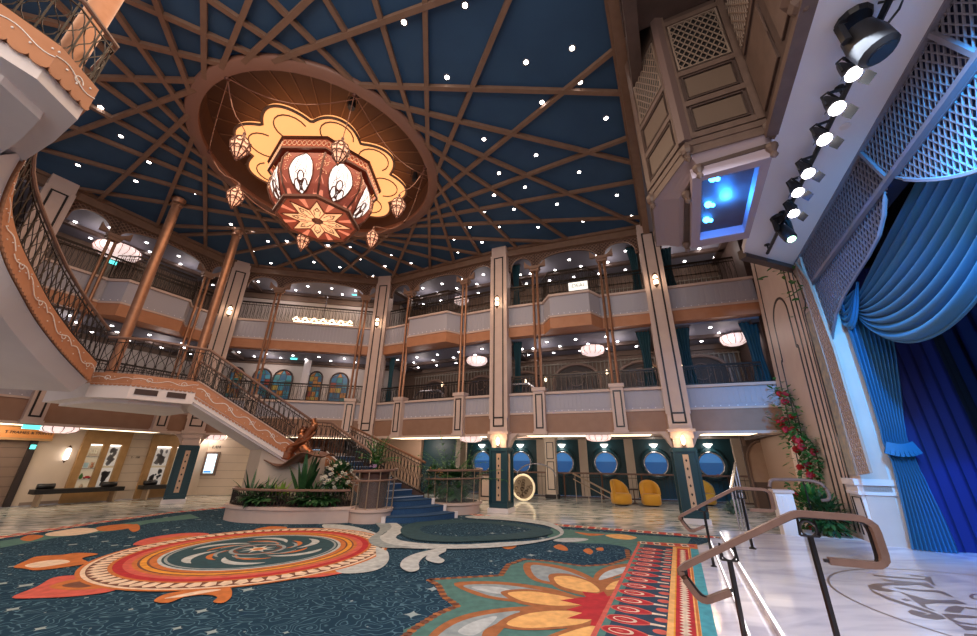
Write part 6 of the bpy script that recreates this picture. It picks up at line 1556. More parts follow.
# handrails at the stage steps
def loop_rail(sv, lab):
    o = w(0, sv); t = thing('step_handrail', lab, 'handrail', w(.254, sv, 0)); P_ = lambda n, z: w(n, sv, z)
    pts = [(.22, .56), (.0, .46), (-.145, .67), (.77, 1.15), (1.22, 1.14), (1.22, .84), (.90, .84)]
    V3 = [P_(*p) for p in pts]; q = [V3[0]]
    for a_, b_, c2_, rr in zip(V3, V3[1:], V3[2:], (.07, .08, .05, .09, .07)):
        u0, u1 = b_+(a_-b_).normalized()*rr, b_+(c2_-b_).normalized()*rr
        q += [u0*(1-f)**2+b_*2*f*(1-f)+u1*f*f for f in (0, .25, .5, .75, 1)]
    q.append(V3[-1]); mb = MB(); mb.tube(q, .03, 4, sq=(.03, .022)); build('rail', mb, handw, t)
    mb = MB(); inner = [p-(p-P_(.6, .84)).normalized()*.03 for p in q]; mb.tube(inner, .012, 4, sq=(.014, .01)); build('inner_strip', mb, steelc, t)
    for n_, zb_, zt in ((.254, 0, .90), (.827, ZS, 1.12)):
        m = MB(); d = Vector((NX, NY, 0)); c = P_(n_, zt-.075)
        m.tube([P_(n_, zb_), P_(n_, zt-.13)], .013, 4, sq=(.016, .012)); build('post', m, steelc, t)
        m = MB(); m.tube([c+d*.05*math.cos(a)+up*.055*math.sin(a) for a in [2*PI*k/16 for k in range(16)]], .01, 6, closed=True); m.tube([c-d*.06-up*.05, c-d*.05+up*.07], .009, 4); m.tube([c+d*.06-up*.05, c+d*.05+up*.07], .009, 4); m.tube([c-d*.06-up*.05, c+d*.06-up*.05], .009, 4); build('ring_bracket', m, steelc, t)
        m = MB(); m.lathe([(.05, 0), (.05, .01), (.02, .03)], P_(n_, zb_), 10); build('foot', m, steelc, t)
loop_rail(7.66, 'handrail with looped ends at the stage steps, the farther one'); loop_rail(4.0, 'large handrail with looped ends at the stage steps, nearest the viewer')

# ---- W: rose wall
LEAN = .045
def wn(n, s, z): return w(n+LEAN*(z-.3), s, z)
FWl = lambda u, v, z: wn(2.74+v, u, z)     # u = s, v = depth behind the face
mb = MB(); mb.hexa([wn(2.74, 9.42, 0), wn(2.74, 13.2, 0), wn(3.1, 13.2, 0), wn(3.1, 9.42, 0), wn(2.74, 9.1, 8), wn(2.74, 13.0, 8), wn(3.1, 13.0, 8), wn(3.1, 9.1, 8)]); mb.fbox(FWl, 8.98, 9.6, .0, .36, .3, 8)
WR = struct('wall_rose', mb, pink)
def wline(mb, pts, wd=.06, m=0):
    for a, b in zip(pts, pts[1:]): mb.seg(FWl(a[0], -.008, a[1]), FWl(b[0], -.008, b[1]), wd, .012, (NX, NY, 0))
mb = MB()
wline(mb, [(12.7, .4), (12.55, 7.6)]); wline(mb, [(10.15, .4), (10.15, 7.8)], .05); wline(mb, [(9.85, .4), (9.85, 7.8)], .05); wline(mb, [(9.65, .4), (9.6, 7.8)], .02)
wline(mb, [(12.2, 7.8), (12.2, 7.25), (10.9, 7.6)])
for s0, s1, zt, zb_ in ((10.55, 11.95, 5.6, .6),):
    m_ = (s0+s1)/2; r = (s1-s0)/2
    wline(mb, [(s0-.12, zb_), (s0-.12, zt-1.5), (s0, zt-1.5), (s0, zt-.6)]+[(m_-r*math.cos(PI*k/12), zt-.6+r*.8*math.sin(PI*k/12)) for k in range(1, 12)]+[(s1, zt-.6), (s1, zt-1.5), (s1+.12, zt-1.5), (s1+.12, zb_), (s0-.12, zb_)])
wline(mb, [(9.5, 1.3), (9.5, 4.6)]+[(9.5-.22*math.sin(k*.3), 4.6+.22*(1-math.cos(k*.3))) for k in range(1, 6)], .04)
struct('inlay_line', mb, inlay, WR)
# scenic painted strip between rose wall and lattice
mb = MB(); mb.fbox(FWl, 9.08, 9.42, -.02, 0, 1.35, 4.5); struct('painted_strip', mb, mat('scenic_paint', (.25, .25, .24), .7, noise=(9, (.45, .36, .26))), WR)
# plinth (jamb base) facing the viewer
JS = 9.0
def jb(mb, n0, n1, s0, s1, z0, z1): mb.hexa([w(n0, s0, z0), w(n1, s0, z0), w(n1, s1, z0), w(n0, s1, z0), w(n0, s0, z1), w(n1, s0, z1), w(n1, s1, z1), w(n0, s1, z1)])
mb = MB(); jb(mb, 2.72, 3.4, JS, JS+.5, ZS, 1.05); jb(mb, 2.68, 3.42, JS-.05, JS+.5, 1.05, 1.1); jb(mb, 2.70, 3.4, JS-.02, JS+.5, 1.1, 1.2); jb(mb, 2.66, 3.42, JS-.06, JS+.5, 1.2, 1.3)
jb(mb, 2.98, 3.5, JS+.04, JS+.4, 1.3, 5.7); struct('wall_proscenium_jamb', mb, white)
mb = MB(); 
for a, b in (((2.735, 9.02), (2.735, 9.38)),):
    for z0, z1 in ((.4, 1.0),): mb.tube([w(2.715, 9.04, z0), w(2.715, 9.04, z1), w(2.715, 9.4, z1), w(2.715, 9.4, z0)], .015, 4)
struct('plinth_inlay', mb, inlay, bpy.data.objects['wall_proscenium_jamb'])
# soffit over the front of the stage
ZF = 5.68
mb = MB(); so = [w(1.82, 5.0), w(1.9, 8.35), w(3.06, 9.55), w(3.06, -3), w(1.82, -3)]
mb.prism([Vector((p.x, p.y, ZF)) for p in so], (0, 0, .15)); struct('ceiling_stage_soffit', mb, mat('soffit_white', (.80, .78, .82), .6))
mb = MB(); mb.seg(w(1.88, 8.4, ZF), w(3.06, 9.6, ZF), .16, .2, (0, 0, 1)); struct('soffit_edge_moulding', mb, dwood, bpy.data.objects['ceiling_stage_soffit'])
mb = MB(); jb(mb, 3.08, 3.3, -3, 9.6, 5.0, 10); struct('wall_proscenium_header', mb, mat('header_navy', (.008, .02, .07), .8))
# lattice valance
latt = thing('lattice_valance', 'white lattice valance framing the stage opening', 'screen', w(3.0, 6, 4)); NQ = Vector((NX, NY, 0))
hd = [(9.2, 5.66), (-2.5, 5.66), (-2.5, 4.97), (8.93, 4.97)]
mb = MB(); lattice(mb, hd, lambda s, z: w(3.02, s, z), NQ, (60, 120), .085, .011, .02); build('header_lattice', mb, latw, latt)
mb = MB()
for a, b in (((9.35, 5.68), (-2.5, 5.68)), ((8.93, 4.97), (-2.5, 4.97))): mb.seg(w(3.0, *a), w(3.0, *b), .055, .07, NQ)
for s in (5.62+.0, 3.9, 2.2): mb.seg(w(3.0, s+.25, 5.66), w(3.0, s, 4.97), .05, .05, NQ)
build('frame_bar', mb, latw, latt)
ja = [VN(796, 262, 3.0), VN(809, 281, 3.0)]
jl = [(796, 263), (809, 281), (834, 348), (871, 473), (859, 475), (830, 372)]
NW = Vector((NX, NY, -LEAN)); PJ = lambda s, z: wn(2.69, s, z)
mb = MB(); Q = []
for x, y in jl:
    q = PLN(x, y, wn(2.69, 9, .3), NW); Q.append(((q.x*SX+q.y*SY), q.z))
lattice(mb, Q, PJ, NQ, (60, 120), .075, .014, .02); 
for a, b in zip(Q[:4], Q[1:4]): mb.seg(PJ(*a), PJ(*b), .03, .04, NQ)
mb.seg(PJ(*Q[4]), PJ(*Q[5]), .03, .04, NQ); mb.seg(PJ(*Q[5]), PJ(*Q[0]), .03, .04, NQ)
build('jamb_lattice', mb, mat('tan_lattice', (.40, .28, .22), .5), latt)
def scal(px, nm):
    Q = []
    for x, y in px: q = VN(x, y, 3.07); Q.append(((q.x*SX+q.y*SY), q.z))
    mb = MB(); lattice(mb, Q, lambda s, z: w(3.07, s, z), NQ, (60, 120), .085, .011, .02); build('scalloped_lattice', mb, latw, latt)
    mb = MB(); mb.tube([w(3.05, *q) for q in Q], .026, 5, closed=True); build('scallop_rim', mb, latw, latt)
scal([(809, 282), (850, 228), (886, 181), (887, 200), (886, 215), (881, 235), (870, 256), (857, 276), (845, 296), (838, 313), (834, 333), (833, 348), (822, 318)], 'a')
sc2 = []
for k in range(25):
    s = 5.58-k*.14; sc2.append((s, 4.95-(.93-.0)*math.sin(PI*(k/24))**.9*(.98)))
mb = MB(); poly2 = [(5.58, 4.96)]+sc2[1:-1]+[(5.58-24*.14, 4.96)]
lattice(mb, poly2, lambda s, z: w(3.07, s, z), NQ, (60, 120), .085, .011, .02); build('scalloped_lattice', mb, latw, latt)
mb = MB(); mb.tube([w(3.05, *q) for q in poly2], .026, 5, closed=True); build('scallop_rim', mb, latw, latt)
# stage curtains
def swag(pa, pb, sagT, sagB, nn, lab, nf=7, n0=3.45, amp=.10):
    t = thing('curtain_swag', lab, 'curtain', w(n0, *pa)); mb = MB(); A_n, B_n = 40, nn; vs = []
    for j in range(B_n+1):
        g = j/B_n; ph = g*nf*2*PI
        for i in range(A_n+1):
            f = i/A_n; s = pa[0]+(pb[0]-pa[0])*f; z = pa[1]+(pb[1]-pa[1])*f; env = math.sin(PI*f)**.55 if 0 < f < 1 else 0
            sag = (sagT+(sagB-sagT)*g)*(4*f*(1-f))**.72
            vs.append(w(n0-(amp*env+.02)*(abs(math.sin(ph/2))**.7)-.12*env*g, s, z-sag+(.12*(g-.5))*(1-env)))
    W_ = A_n+1; mb.add(vs, [(j*W_+i, j*W_+i+1, (j+1)*W_+i+1, (j+1)*W_+i) for j in range(B_n) for i in range(A_n)]); build('folds', mb, velvet, t, True)
    mb = MB(); mb.tube([v+Vector((0, 0, -.01)) for v in vs[-W_:]], .022, 6); build('hem', mb, velvet, t); return t
swag((8.75, 4.35), (3.4, 5.6), .0, 1.75, 120, 'large gathered blue velvet swag across the top of the stage', 9)
swag((9.15, 4.5), (8.2, 4.55), .0, .62, 50, 'small teal velvet swag in the upper left corner of the stage', 5, 3.4, .05)
t = thing('stage_curtain', 'blue velvet side curtain held by a tieback at the left of the stage', 'curtain', w(3.5, 8.4, ZS)); mb = MB(); rows = 40; cols = 90; vs = []
def nz_(x, y): q = VS(x, y, 8.85); return (q.x*NX+q.y*NY, q.z)
LE = [nz_(*q) for q in ((838, 300), (861, 373), (879, 431), (881, 441), (891, 463), (905.5, 528), (909.6, 548))]
RE = [nz_(*q) for q in ((887, 300), (897, 361), (903, 422), (907, 440), (922, 475), (942, 516), (957, 552))]
def at_z(L_, z):
    L_ = sorted(L_, key=lambda q: -q[1])
    for a_, b_ in zip(L_, L_[1:]):
        if b_[1] <= z <= a_[1]: return a_[0]+(b_[0]-a_[0])*(a_[1]-z)/(a_[1]-b_[1])
    return L_[0][0] if z > L_[0][1] else L_[-1][0]
for r in range(rows+1):
    z = 4.5-(4.5-.31)*r/rows
    a, b = at_z(LE, z), at_z(RE, z)
    for c in range(cols+1):
        f = c/cols; vs.append(w(a+(b-a)*f, 8.82-(.07 if abs(z-1.7) > .3 else .035)*math.sin(f*PI*20+.3*math.sin(z*3)), z))
W_ = cols+1; mb.add(vs, [(j*W_+i, j*W_+i+1, (j+1)*W_+i+1, (j+1)*W_+i) for j in range(rows) for i in range(cols)]); build('drape', mb, velvet, t, True)
mb = MB(); tb = []
za_, zb2 = LE[3][1], RE[3][1]
for k in range(9): tb.append(w(LE[3][0]-.03+(RE[3][0]-LE[3][0]+.06)*k/8, 8.70-.03*math.sin(PI*k/8), 1.80-.05*math.sin(PI*k/8)))
for a, b in zip(tb, tb[1:]): mb.seg(a, b, .20, .03, (SX, SY, 0))
build('tieback', mb, mat('tieback_blue', (.006, .12, .28), .6), t)
def drape(s0, s1, n0, n1, z0, z1, folds, m, lab, amp=.12, nm='stage_drape'):
    t = thing(nm, lab, 'curtain', w(n0, s0, z0)); mb = MB(); cols = folds*8; vs = []
    for z, k in ((z1, 0), ((z0+z1)/2, .1), (z0, .2)):
        for c in range(cols+1): f = c/cols; vs.append(w(n0+(n1-n0)*f+amp*math.sin(f*folds*2*PI), s0+(s1-s0)*f, z))
    W_ = cols+1; mb.add(vs, [(j*W_+i, j*W_+i+1, (j+1)*W_+i+1, (j+1)*W_+i) for j in range(2) for i in range(cols)]); build('folds', mb, m, t, True)
    mb = MB(); mb.tube([w(n0, s0, z1), w(n1, s1, z1)], .03, 5); build('track', mb, black, t)
drape(8.95, 9.2, 3.55, 4.5, ZS, 5.2, 5, royal, 'royal blue drape just behind the side curtain'); 
drape(10.6, 4.5, 5.2, 6.4, ZS, 6.5, 16, mat('deep_blue_curtain', (.002, .006, .06), .8), 'dark blue backdrop at the rear of the stage', .1)
drape(9.3, 10.8, 4.3, 5.6, ZS, 6.5, 6, blackc, 'black wing drape between the two blue drapes', .1)
mb = MB(); jb(mb, 7.5, 7.7, -3, 12, 0, 9); struct('wall_stage_back', mb, blackc)
mb = MB(); jb(mb, 3.9, 7.6, 11.2, 11.4, 0, 9); struct('wall_stage_side', mb, blackc)
mb = MB(); jb(mb, 3.3, 7.6, -3, 11.3, 8, 8.2); struct('ceiling_stage', mb, blackc)

# track with theatre spotlights
tr0, tr1 = w(2.28, 8.3, ZF-.14), w(2.45, 2.0, ZF-.14)
t = thing('lighting_track', 'long black lighting track fixed under the white stage soffit', 'track', tr0); mb = MB(); mb.tube([tr0, tr1], .03, 6); build('rail', mb, black, t); mb = MB()
for f in (.02, .2, .4, .6, .8, .98): p = tr0.lerp(tr1, f); mb.tube([p, p+up*.16], .015, 5); mb.lathe([(.05, .12), (.05, .15)], p, 8)
build('clamp', mb, black, t)
mb = MB(); p = Z(878, 3, ZF-.1); mb.tube([p, p+Vector((.1, -.1, -.1)), p+Vector((.2, .02, -.05)), p+Vector((.16, .16, -.12)), p+Vector((.02, .18, -.2))], .012, 5); build('cable', mb, black, t)
def stagelight(x, y, lab, r=.11, moving=False, m=stglow, aim=None):
    p = Z(x, y, ZF-.36); k = ((p-tr0).dot(tr1-tr0))/(tr1-tr0).length_squared; hang = tr0.lerp(tr1, k)
    t = thing('theatre_spotlight', lab, 'spotlight', p)
    d = Vector(aim or (-.15, -.35, -1)).normalized(); e1 = d.cross(Vector((0, 1, 0))).normalized(); e2 = d.cross(e1)
    def lat(prof, c, n=14):
        mb = MB(); vs = []
        for rr, h in prof:
            for j in range(n): a = 2*PI*j/n; vs.append(c+d*h+e1*rr*math.cos(a)+e2*rr*math.sin(a))
        mb.add(vs, [(i*n+j, i*n+(j+1) % n, (i+1)*n+(j+1) % n, (i+1)*n+j) for i in range(len(prof)-1) for j in range(n)]+[tuple(range(n-1, -1, -1)), tuple((len(prof)-1)*n+j for j in range(n))]); return mb
    if moving:
        smooth_by_angle(build('head', lat([(.06, -.22), (r*.95, -.16), (r*1.15, 0), (r*1.1, .16), (r*.8, .2)], p), black, t)); mb = MB(); q = p-d*.05
        for sg in (-1, 1): mb.tube([q+e1*sg*r*1.3, q+e1*sg*r*1.35+up*.2, q+e1*sg*r*.6+up*.32], .045, 6)
        build('arm', mb, black, t); mb = MB(); mb.lathe([(.13, .26), (.15, .3), (.15, .4), (.1, .42)], q, 12); build('yoke_base', mb, black, t)
        build('lens', lat([(r*.7, .2), (r*.7, .206)], p), m, t)
    else:
        smooth_by_angle(build('can', lat([(r*.35, -.24), (r*.5, -.2), (r*.8, -.08), (r*1.05, .07)], p), black, t)); build('lens', lat([(r*.95, .07), (r*.95, .078)], p), m, t)
        mb = MB(); mb.tube([p+e1*r, p+e1*r*1.25+up*.12, p+up*.22, p-e1*r*1.25+up*.12, p-e1*r], .014, 5); mb.tube([p+up*.2, hang], .018, 5); build('yoke', mb, black, t)
        mb = MB()
        for sg in (-1, 1): c = p+d*.08+e1*sg*r*1.15; mb.poly([c-e2*r*.8, c+e2*r*.8, c+e2*r*.7+d*.1+e1*sg*.05, c-e2*r*.7+d*.1+e1*sg*.05]); mb.cut()
        build('barn_door', mb, black, t)
stagelight(868, 42, 'big black moving-head spotlight at the top right of the lighting track', .145, True, black, (.2, -.1, -1))
stagelight(850, 72, 'theatre spotlight partly behind the big moving head', .075)
for x, y, lab in ((834, 106, 'brightest round theatre spotlight, second below the moving head'), (822, 137, 'theatre spotlight third from the top of the lit row'), (806, 171, 'theatre spotlight fourth from the top of the lit row'), (796, 190, 'theatre spotlight fifth from the top, aimed down'), (792, 211, 'small bright theatre spotlight just above the green-lit one')): stagelight(x, y, lab, .082)
stagelight(786, 233, 'moving-head spotlight with a green glowing lens at the lower end of the track', .09, True, litg, (-.1, -.45, -1))
mb = MB(); p = Z(845, 126, ZF); t = thing('smoke_detector', 'small round white ceiling detector right of the lit spotlights', 'detector', p); mb.lathe([(.04, -.03), (.06, -.015), (.06, 0)], p, 12); build('body', mb, white, t)

# ---- box (private balcony) of carved wood
BX = [(.27, 5.9), (.8, 4.97), (1.82, 5.0), (1.82, 7.4), (.27, 7.4)]
box = thing('opera_box', 'carved wooden opera box jutting out at the top right with lattice windows', 'box', w(.9, 5, 5.7))
def Bp(p, z): return w(p[0], p[1], z)
mb = MB(); mb.prism([Bp(p, 5.95) for p in BX], (0, 0, 3.83)); build('body', mb, dwood, box)
def grow(k): c = (1.1, 6.3); return [(c[0]+(p[0]-c[0])*k, c[1]+(p[1]-c[1])*k) for p in BX]
mb = MB(); g = grow(1.03); g[2] = (1.83, g[2][1]); g[3] = (1.83, g[3][1]); mb.prism([Bp(p, 5.86) for p in g], (0, 0, .1)); g2 = grow(1.015); g2[2] = (1.83, g2[2][1]); g2[3] = (1.83, g2[3][1]); mb.prism([Bp(p, 5.72) for p in g2], (0, 0, .14)); build('base_moulding', mb, mwood, box)
mb = MB(); ga, gb = grow(1.0), [(.66, 5.75), (.92, 5.1), (1.8, 5.08), (1.8, 7.35), (.66, 7.35)]
steps = 5
for k in range(steps):
    f0, f1 = k/steps, (k+1)/steps
    def ring_(f): q = math.sin(f*PI/2); return [Bp((a[0]+(b[0]-a[0])*f, a[1]+(b[1]-a[1])*f), 5.72-.14*(1-math.cos(f*PI/2))) for a, b in zip(ga, gb)]
    A0, A1 = ring_(f0), ring_(f1)
    for i in range(5): j = (i+1) % 5; mb.poly([A0[i], A0[j], A1[j], A1[i]][::-1])
mb.poly(ring_(1)); build('coved_underside', mb, mat('underside_lilac', (.34, .26, .27), .6), box)
fr_ = [(.90, 5.30), (1.78, 5.3), (1.78, 7.0), (.90, 6.95)]
def corb(ps, z0, z1, m, nm): mb = MB(); mb.prism([Bp(p, z0) for p in ps], (0, 0, z1-z0)); build(nm, mb, m, box)
corb([(.74, 5.6), (.90, 5.06), (1.8, 5.04), (1.8, 7.3), (.74, 7.3)], 5.54, 5.60, dwood, 'corbel_moulding')
# light housing: hollow frame with blue lamps
mb = MB(); ins = [(.93, 5.18), (1.64, 5.2), (1.68, 6.95), (.98, 6.9)]; outr = [(.80, 5.07), (1.76, 5.06), (1.78, 7.2), (.84, 7.15)]
for i in range(4):
    j = (i+1) % 4; q = [outr[i], outr[j], ins[j], ins[i]]; mb.prism([Bp(p, 5.38) for p in q], (0, 0, .17))
build('light_housing', mb, mat('housing_lilac', (.40, .32, .36), .5), box)
mb = MB()
for cx, cy in ((1.08, 6.45), (1.08, 6.0), (1.1, 5.35)):
    mb.ball(w(cx, cy, 5.50), .055, 10); mb.ball(w(cx+.07, cy+.05, 5.50), .035, 8); mb.cut()
build('blue_lamp', mb, bluel, box)
lamp('blue_box_light', 'POINT', w(1.35, 6.0, 5.46), 40, (.02, .22, 1), .08)
# corner posts, panels and lattices
def face(a, b, z0, z1, lat_top, nm):
    A, B = Bp(a, 0), Bp(b, 0); F = Fgen(A.xy, (B-A).xy); L = (B-A).length; sg = -1
    c = w(1.1, 6.6, 0); 
    if (F(0, .1, 0)-c).length > (F(0, -.1, 0)-c).length: sg = 1
    v = lambda q: q*sg
    mb = MB()
    for u0, u1 in ((0, .12), (L-.12, L)): mb.fbox(F, u0, u1, 0, v(.05), z0, 9.7)
    for z in (z0, 6.62, 7.28, 8.55): mb.fbox(F, .12, L-.12, 0, v(.045), z, z+.1)
    build('panel_frame', mb, mwood, box)
    mb = MB(); mi = MB()
    for za, zb_ in ((z0+.14, 6.58), (6.76, 7.24)):
        mb.fbox(F, .2, L-.2, 0, v(.03), za+.04, zb_-.04); outl = [(.17, za), (L-.17, za), (L-.17, zb_), (.17, zb_)]
        mi.tube([F(u, v(.03), z) for u, z in outl], .018, 4, closed=True)
    build('carved_panel', mb, mat('tan_panel', (.145, .10, .072), .45), box); build('panel_bead', mi, dwood, box)
    mb = MB(); po = [(.16, 7.42), (L-.16, 7.42), (L-.16, 8.5), (.16, 8.5)]; lattice(mb, po, lambda u, z: F(u, v(.035), z), F.n, (58, 122), .09, .016, .015); mb.tube([F(u, v(.035), z) for u, z in po], .025, 4, closed=True); build('window_lattice', mb, mat('pale_lattice', (.26, .19, .145), .5), box)
    mb = MB(); mb.fbox(F, .16, L-.16, v(.0), v(.004), 7.42, 8.5); build('window_dark', mb, mat('window_dark', (.02, .018, .018), .4), box)
face(BX[0], BX[1], 5.98, 9, True, 'a'); face(BX[1], BX[2], 5.98, 9, True, 'b')
mb = MB()
for p in (BX[0], BX[1], BX[2]):
    q = Bp(p, 0)
    mb.lathe([(.07, 5.74), (.09, 5.80), (.09, 5.86), (.06, 5.9)], (q.x, q.y, 0), 8)
    mb.lathe([(.001, 5.60), (.045, 5.66), (.03, 5.70), (.07, 5.76)], (q.x, q.y, 0), 8); mb.cut()
for p in ((.76, 5.6), (.90, 5.06), (1.78, 5.04), (.78, 7.2)):
    q = Bp(p, 0); mb.lathe([(.001, 5.33), (.05, 5.38), (.035, 5.43), (.075, 5.5), (.075, 5.55)], (q.x, q.y, 0), 8); mb.cut()
build('drop_finial', mb, mwood, box)
mb = MB(); q = Bp(BX[1], 0); mb.lathe([(.10, 5.95), (.10, 9.7)], (q.x, q.y, 0), 6); build('corner_post', mb, mat('rosy_wood', (.145, .095, .085), .45), box)
# wood-panelled wall above the soffit, towards the viewer
mb = MB(); jb(mb, 1.80, 1.92, -3, 5.0, 5.70, 10); WP = struct('wall_box_side', mb, dwood)
mb = MB(); mp = MB(); ml = MB()
for s0 in (4.0, 3.0, 2.0, 1.0):
    for z0, z1 in ((6.0, 7.0), (7.15, 8.3)):
        q = [w(1.79, s0+.08, z0), w(1.79, s0+.86, z0), w(1.79, s0+.86, z1), w(1.79, s0+.08, z1)]; mp.prism(q, w(-.02, 0)); mb.tube(q, .02, 4, closed=True)
        if z0 > 7: lattice(ml, [(s0+.14, z0+.06), (s0+.8, z0+.06), (s0+.8, z1-.06), (s0+.14, z1-.06)], lambda s, z: w(1.75, s, z), NQ, (58, 122), .1, .016, .015)
struct('panel_bead', mb, dwood, WP); struct('raised_panel', mp, mwood, WP); struct('panel_lattice', ml, mat('pale_lattice', (0, 0, 0)), WP)
mb = MB(); jb(mb, 1.72, 1.86, -3, 4.95, 5.62, 5.72)
q = Z(803, 3, 5.72); mb.lathe([(.001, -.12), (.10, -.05), (.13, .0), (.10, .06), (.16, .12)], q, 8); struct('trim_2', mb, mwood)
# ceiling edge beam beside the box
mb = MB(); jb(mb, .10, .30, -3, 12.7, 9.25, 9.8); jb(mb, .04, .14, -3, 12.7, 9.62, 9.74); struct('trim_3', mb, beam)
mb = MB(); jb(mb, .28, 1.84, -3, 4.98, 8.8, 9.9); jb(mb, .3, .5, -3, 5.8, 8.4, 9.9); struct('wall_upper_right', mb, dwood)
mb = MB(); jb(mb, .28, 3.4, 8.3, 13.5, 9.3, 9.9); struct('ceiling_side_bay', mb, ceil2)

# ---- climbing roses on the rose wall, planting at its foot
def vine(path, lab, seed, nf, nl=150, grp=None):
    rnd = random.Random(seed); q = catmull([FWl(s, -.06, z) for s, z in path], 6); t = thing('climbing_rose', lab, 'plant', q[0]); mb = MB(); mb.tube(q, .014, 5); build('stem', mb, mat('bark', (.08, .05, .025), .7), t)
    lf = MB()
    for k in range(nl):
        p = rnd.choice(q)+Vector((rnd.gauss(0, .15), rnd.gauss(0, .15), rnd.gauss(0, .2)))-NQ*abs(rnd.gauss(.03, .07)); a = rnd.uniform(0, 6.28)
        blade(lf, p, (math.cos(a)-.4, math.sin(a)-.3, rnd.uniform(-.3, .8)), rnd.uniform(.12, .2), .042, .6, 3)
    build('leaves', lf, leafg, t)
    for k in range(nf):
        p = q[int((k+.5)*len(q)/nf)]+Vector((rnd.gauss(0, .08), rnd.gauss(0, .08), rnd.gauss(0, .09)))-NQ*.12; f = MB(); r = rnd.uniform(.06, .09)
        for j in range(7): a = 2*PI*j/7; f.ball(p+Vector((r*.55*math.cos(a), r*.3*math.sin(a), r*.55*math.sin(a)))-NQ*.01*j, r*.5, 6)
        f.ball(p-NQ*.03, r*.5, 6); build('blossom', f, petr, t, True)
def fw(x, y): q = VN(x, y, 2.74+LEAN*1.5); return (q.x*SX+q.y*SY, q.z)
V1 = [fw(812, 520), fw(815, 490), fw(814, 465), fw(805, 440), fw(800, 420), fw(792, 400), fw(785, 392)]
V2 = [fw(826, 522), fw(825, 480), fw(820, 455), fw(812, 440), fw(795, 428), fw(784, 422)]
vine(V1, 'climbing rose with red blooms, the taller vine on the pink wall', 5, 13, 520); vine(V2, 'climbing rose with red blooms, the lower branching vine on the pink wall', 9, 12, 480)
vine([fw(800, 300), fw(790, 278), fw(775, 262), fw(768, 258)], 'small leafy sprig near the top of the pink wall', 12, 0, 70)
bush('garden_shrub', 'dark green shrub at the foot of the pink rose wall, behind the far handrail end', w(2.35, 10.6, .62), .45, 420, leafg, 'shrub', petr, 6, .06)
bush('garden_shrub', 'dark green shrub beside the white plinth of the stage', w(2.35, 9.75, .62), .38, 380, leafd, 'shrub', None, 0)
mb = MB(); jb(mb, 1.9, 2.72, 9.45, 11.3, 0, .3); struct('trim_4', mb, white)
# white fluted pedestal with a short handrail
p = w(1.75, 9.8, 0); t = thing('fluted_pedestal', 'white fluted pedestal left of the rose wall greenery', 'pedestal', p); F = Fgen(p.xy, Vector((NX, NY))); mb = MB(); mb.fbox(F, -.14, .14, -.2, .2, 0, 1.0)
for k in range(4): mb.fbox(F, -.12+k*.07, -.09+k*.07, -.215, -.2, .1, .95)
build('shaft', mb, white, t); mb = MB(); mb.fbox(F, -.17, .17, -.23, .23, 1.0, 1.05); build('cap', mb, pink, t)
t = thing('short_handrail', 'short copper handrail with curled end above the white pedestal', 'handrail', w(1.6, 9.7, 1.05)); mb = MB(); mb.tube(catmull([w(1.55, 9.6, 1.1), w(1.6, 9.6, 1.22), w(1.75, 9.6, 1.24), w(2.15, 9.55, 1.24), w(2.35, 9.5, 1.18), w(2.42, 9.5, 1.02), w(2.38, 9.5, .92), w(2.28, 9.5, .9)], 4), .03, 8); smooth_by_angle(build('rail', mb, handw, t)); mb = MB(); mb.tube([w(2.1, 9.55, .3), w(2.1, 9.55, 1.22)], .014, 5); build('post', mb, steelc, t)
# leaning glass balustrade and low plants by the stage end
t = thing('glass_balustrade', 'slanting glass and silver balustrade left of the white pedestal', 'railing', w(1.3, 11, 0)); a, b = w(1.02, 11.0, 0), w(1.5, 13.6, 0)
mb = MB(); mb.poly([a+up*.1, b+up*.1, b+up*1.5, a+up*.95]); build('glass_panel', mb, glass, t); mb = MB(); mb.tube([a+up*.98, b+up*1.55], .035, 6)
for f in (0, .33, .66, 1): q = a.lerp(b, f); mb.tube([q, q+up*(.98+.57*f)], .022, 6)
build('silver_frame', mb, silver, t)
q = Z(735, 514, 0); bush('low_shrub', 'low grey-green plant on the marble beside the far stage step', (q.x, q.y, .2), .32, 260, mat('sage_leaf', (.10, .16, .11), .6), 'shrub', sz=.6)
q = Z(720, 497, 0); bush('potted_shrub', 'dark potted plant behind the far looped handrail', (q.x, q.y, .45), .35, 240, leafd, 'shrub')
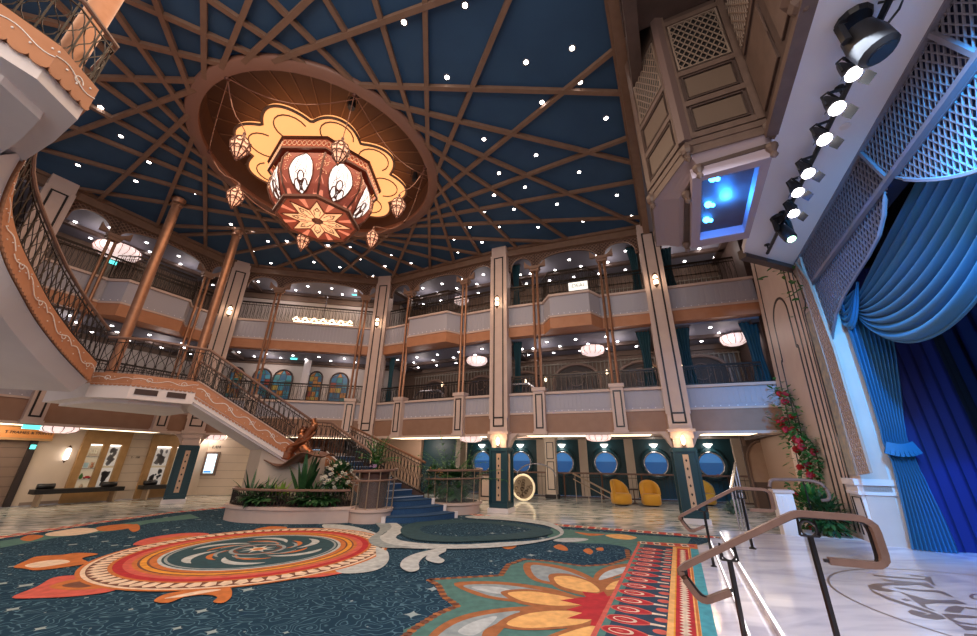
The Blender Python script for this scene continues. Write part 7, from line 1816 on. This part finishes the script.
# cream archway wall with mural and little fence beyond the right pillar
FM = Fgen(w(2.35, 18.2).xy, Vector((NX, NY))); mb = MB(); mb.fbox(FM, 0, 7, 0, .2, 0, 2.62); WM = struct('wall_mural', mb, mat('mural_dark', (.12, .075, .055), .7))
mb = MB()
for u in (.1, 1.3, 2.5):
    mb.tube([FM(u, -.03, 0), FM(u, -.03, 1.7)]+[FM(u+.6-.6*math.cos(PI*k/10), -.03, 1.7+.7*math.sin(PI*k/10)) for k in range(11)]+[FM(u+1.2, -.03, 0)], .04, 5)
    mb.fbox(FM, u-.05, u+.05, -.08, -.02, 2.2, 2.5)
struct('mural_arch', mb, latb, WM)
mb = MB()
for u in (.1, 1.3): mb.poly([FM(u+.04, -.012, .9), FM(u+1.16, -.012, .9), FM(u+1.16, -.012, 1.7)]+[FM(u+.6+.56*math.cos(PI*k/10), -.012, 1.7+.64*math.sin(PI*k/10)) for k in range(1, 10)]+[FM(u+.04, -.012, 1.7)])
struct('mural_panel', mb, mat('mural_tan', (.42, .27, .18), .7, noise=(2.5, (.36, .22, .15))), WM)
t = thing('white_fence', 'short fence of white bars with a red rope below the mural', 'fence', FM(2, -1.2, 0)); mb = MB()
for k in range(14): mb.tube([FM(.8+k*.2, -1.2, .1), FM(.8+k*.2, -1.2, 1.0)], .022, 5)
mb.tube([FM(.8, -1.2, .12), FM(3.5, -1.2, .12)], .02, 4); build('bars', mb, white, t); mb = MB(); mb.tube([FM(.8, -1.25, .82), FM(3.5, -1.25, .80)], .05, 6); build('red_rail', mb, redm, t)
t = thing('red_sofa', 'low dark red sofa under the sixth round window', 'sofa', Z(728, 492, 0)); c = Z(735, 488, 0); F = Fgen(c.xy, Fr(4).d.xy); mb = MB(); mb.fbox(F, -.9, .9, -.3, .3, .1, .45); build('seat', mb, redm, t); mb = MB(); mb.fbox(F, -.9, .9, .2, .35, .45, .85); build('backrest', mb, redm, t)
# outer wall closing the hall on the right
mb = MB(); jb(mb, 3.0, 3.2, 9.4, 24, 0, 2.8); struct('wall_right_outer', mb, mat('alcove_brown', (0, 0, 0)))
mb = MB(); jb(mb, 3.2, 3.4, 9.62, 14, 2.7, 10); struct('wall_right_upper', mb, dwood)
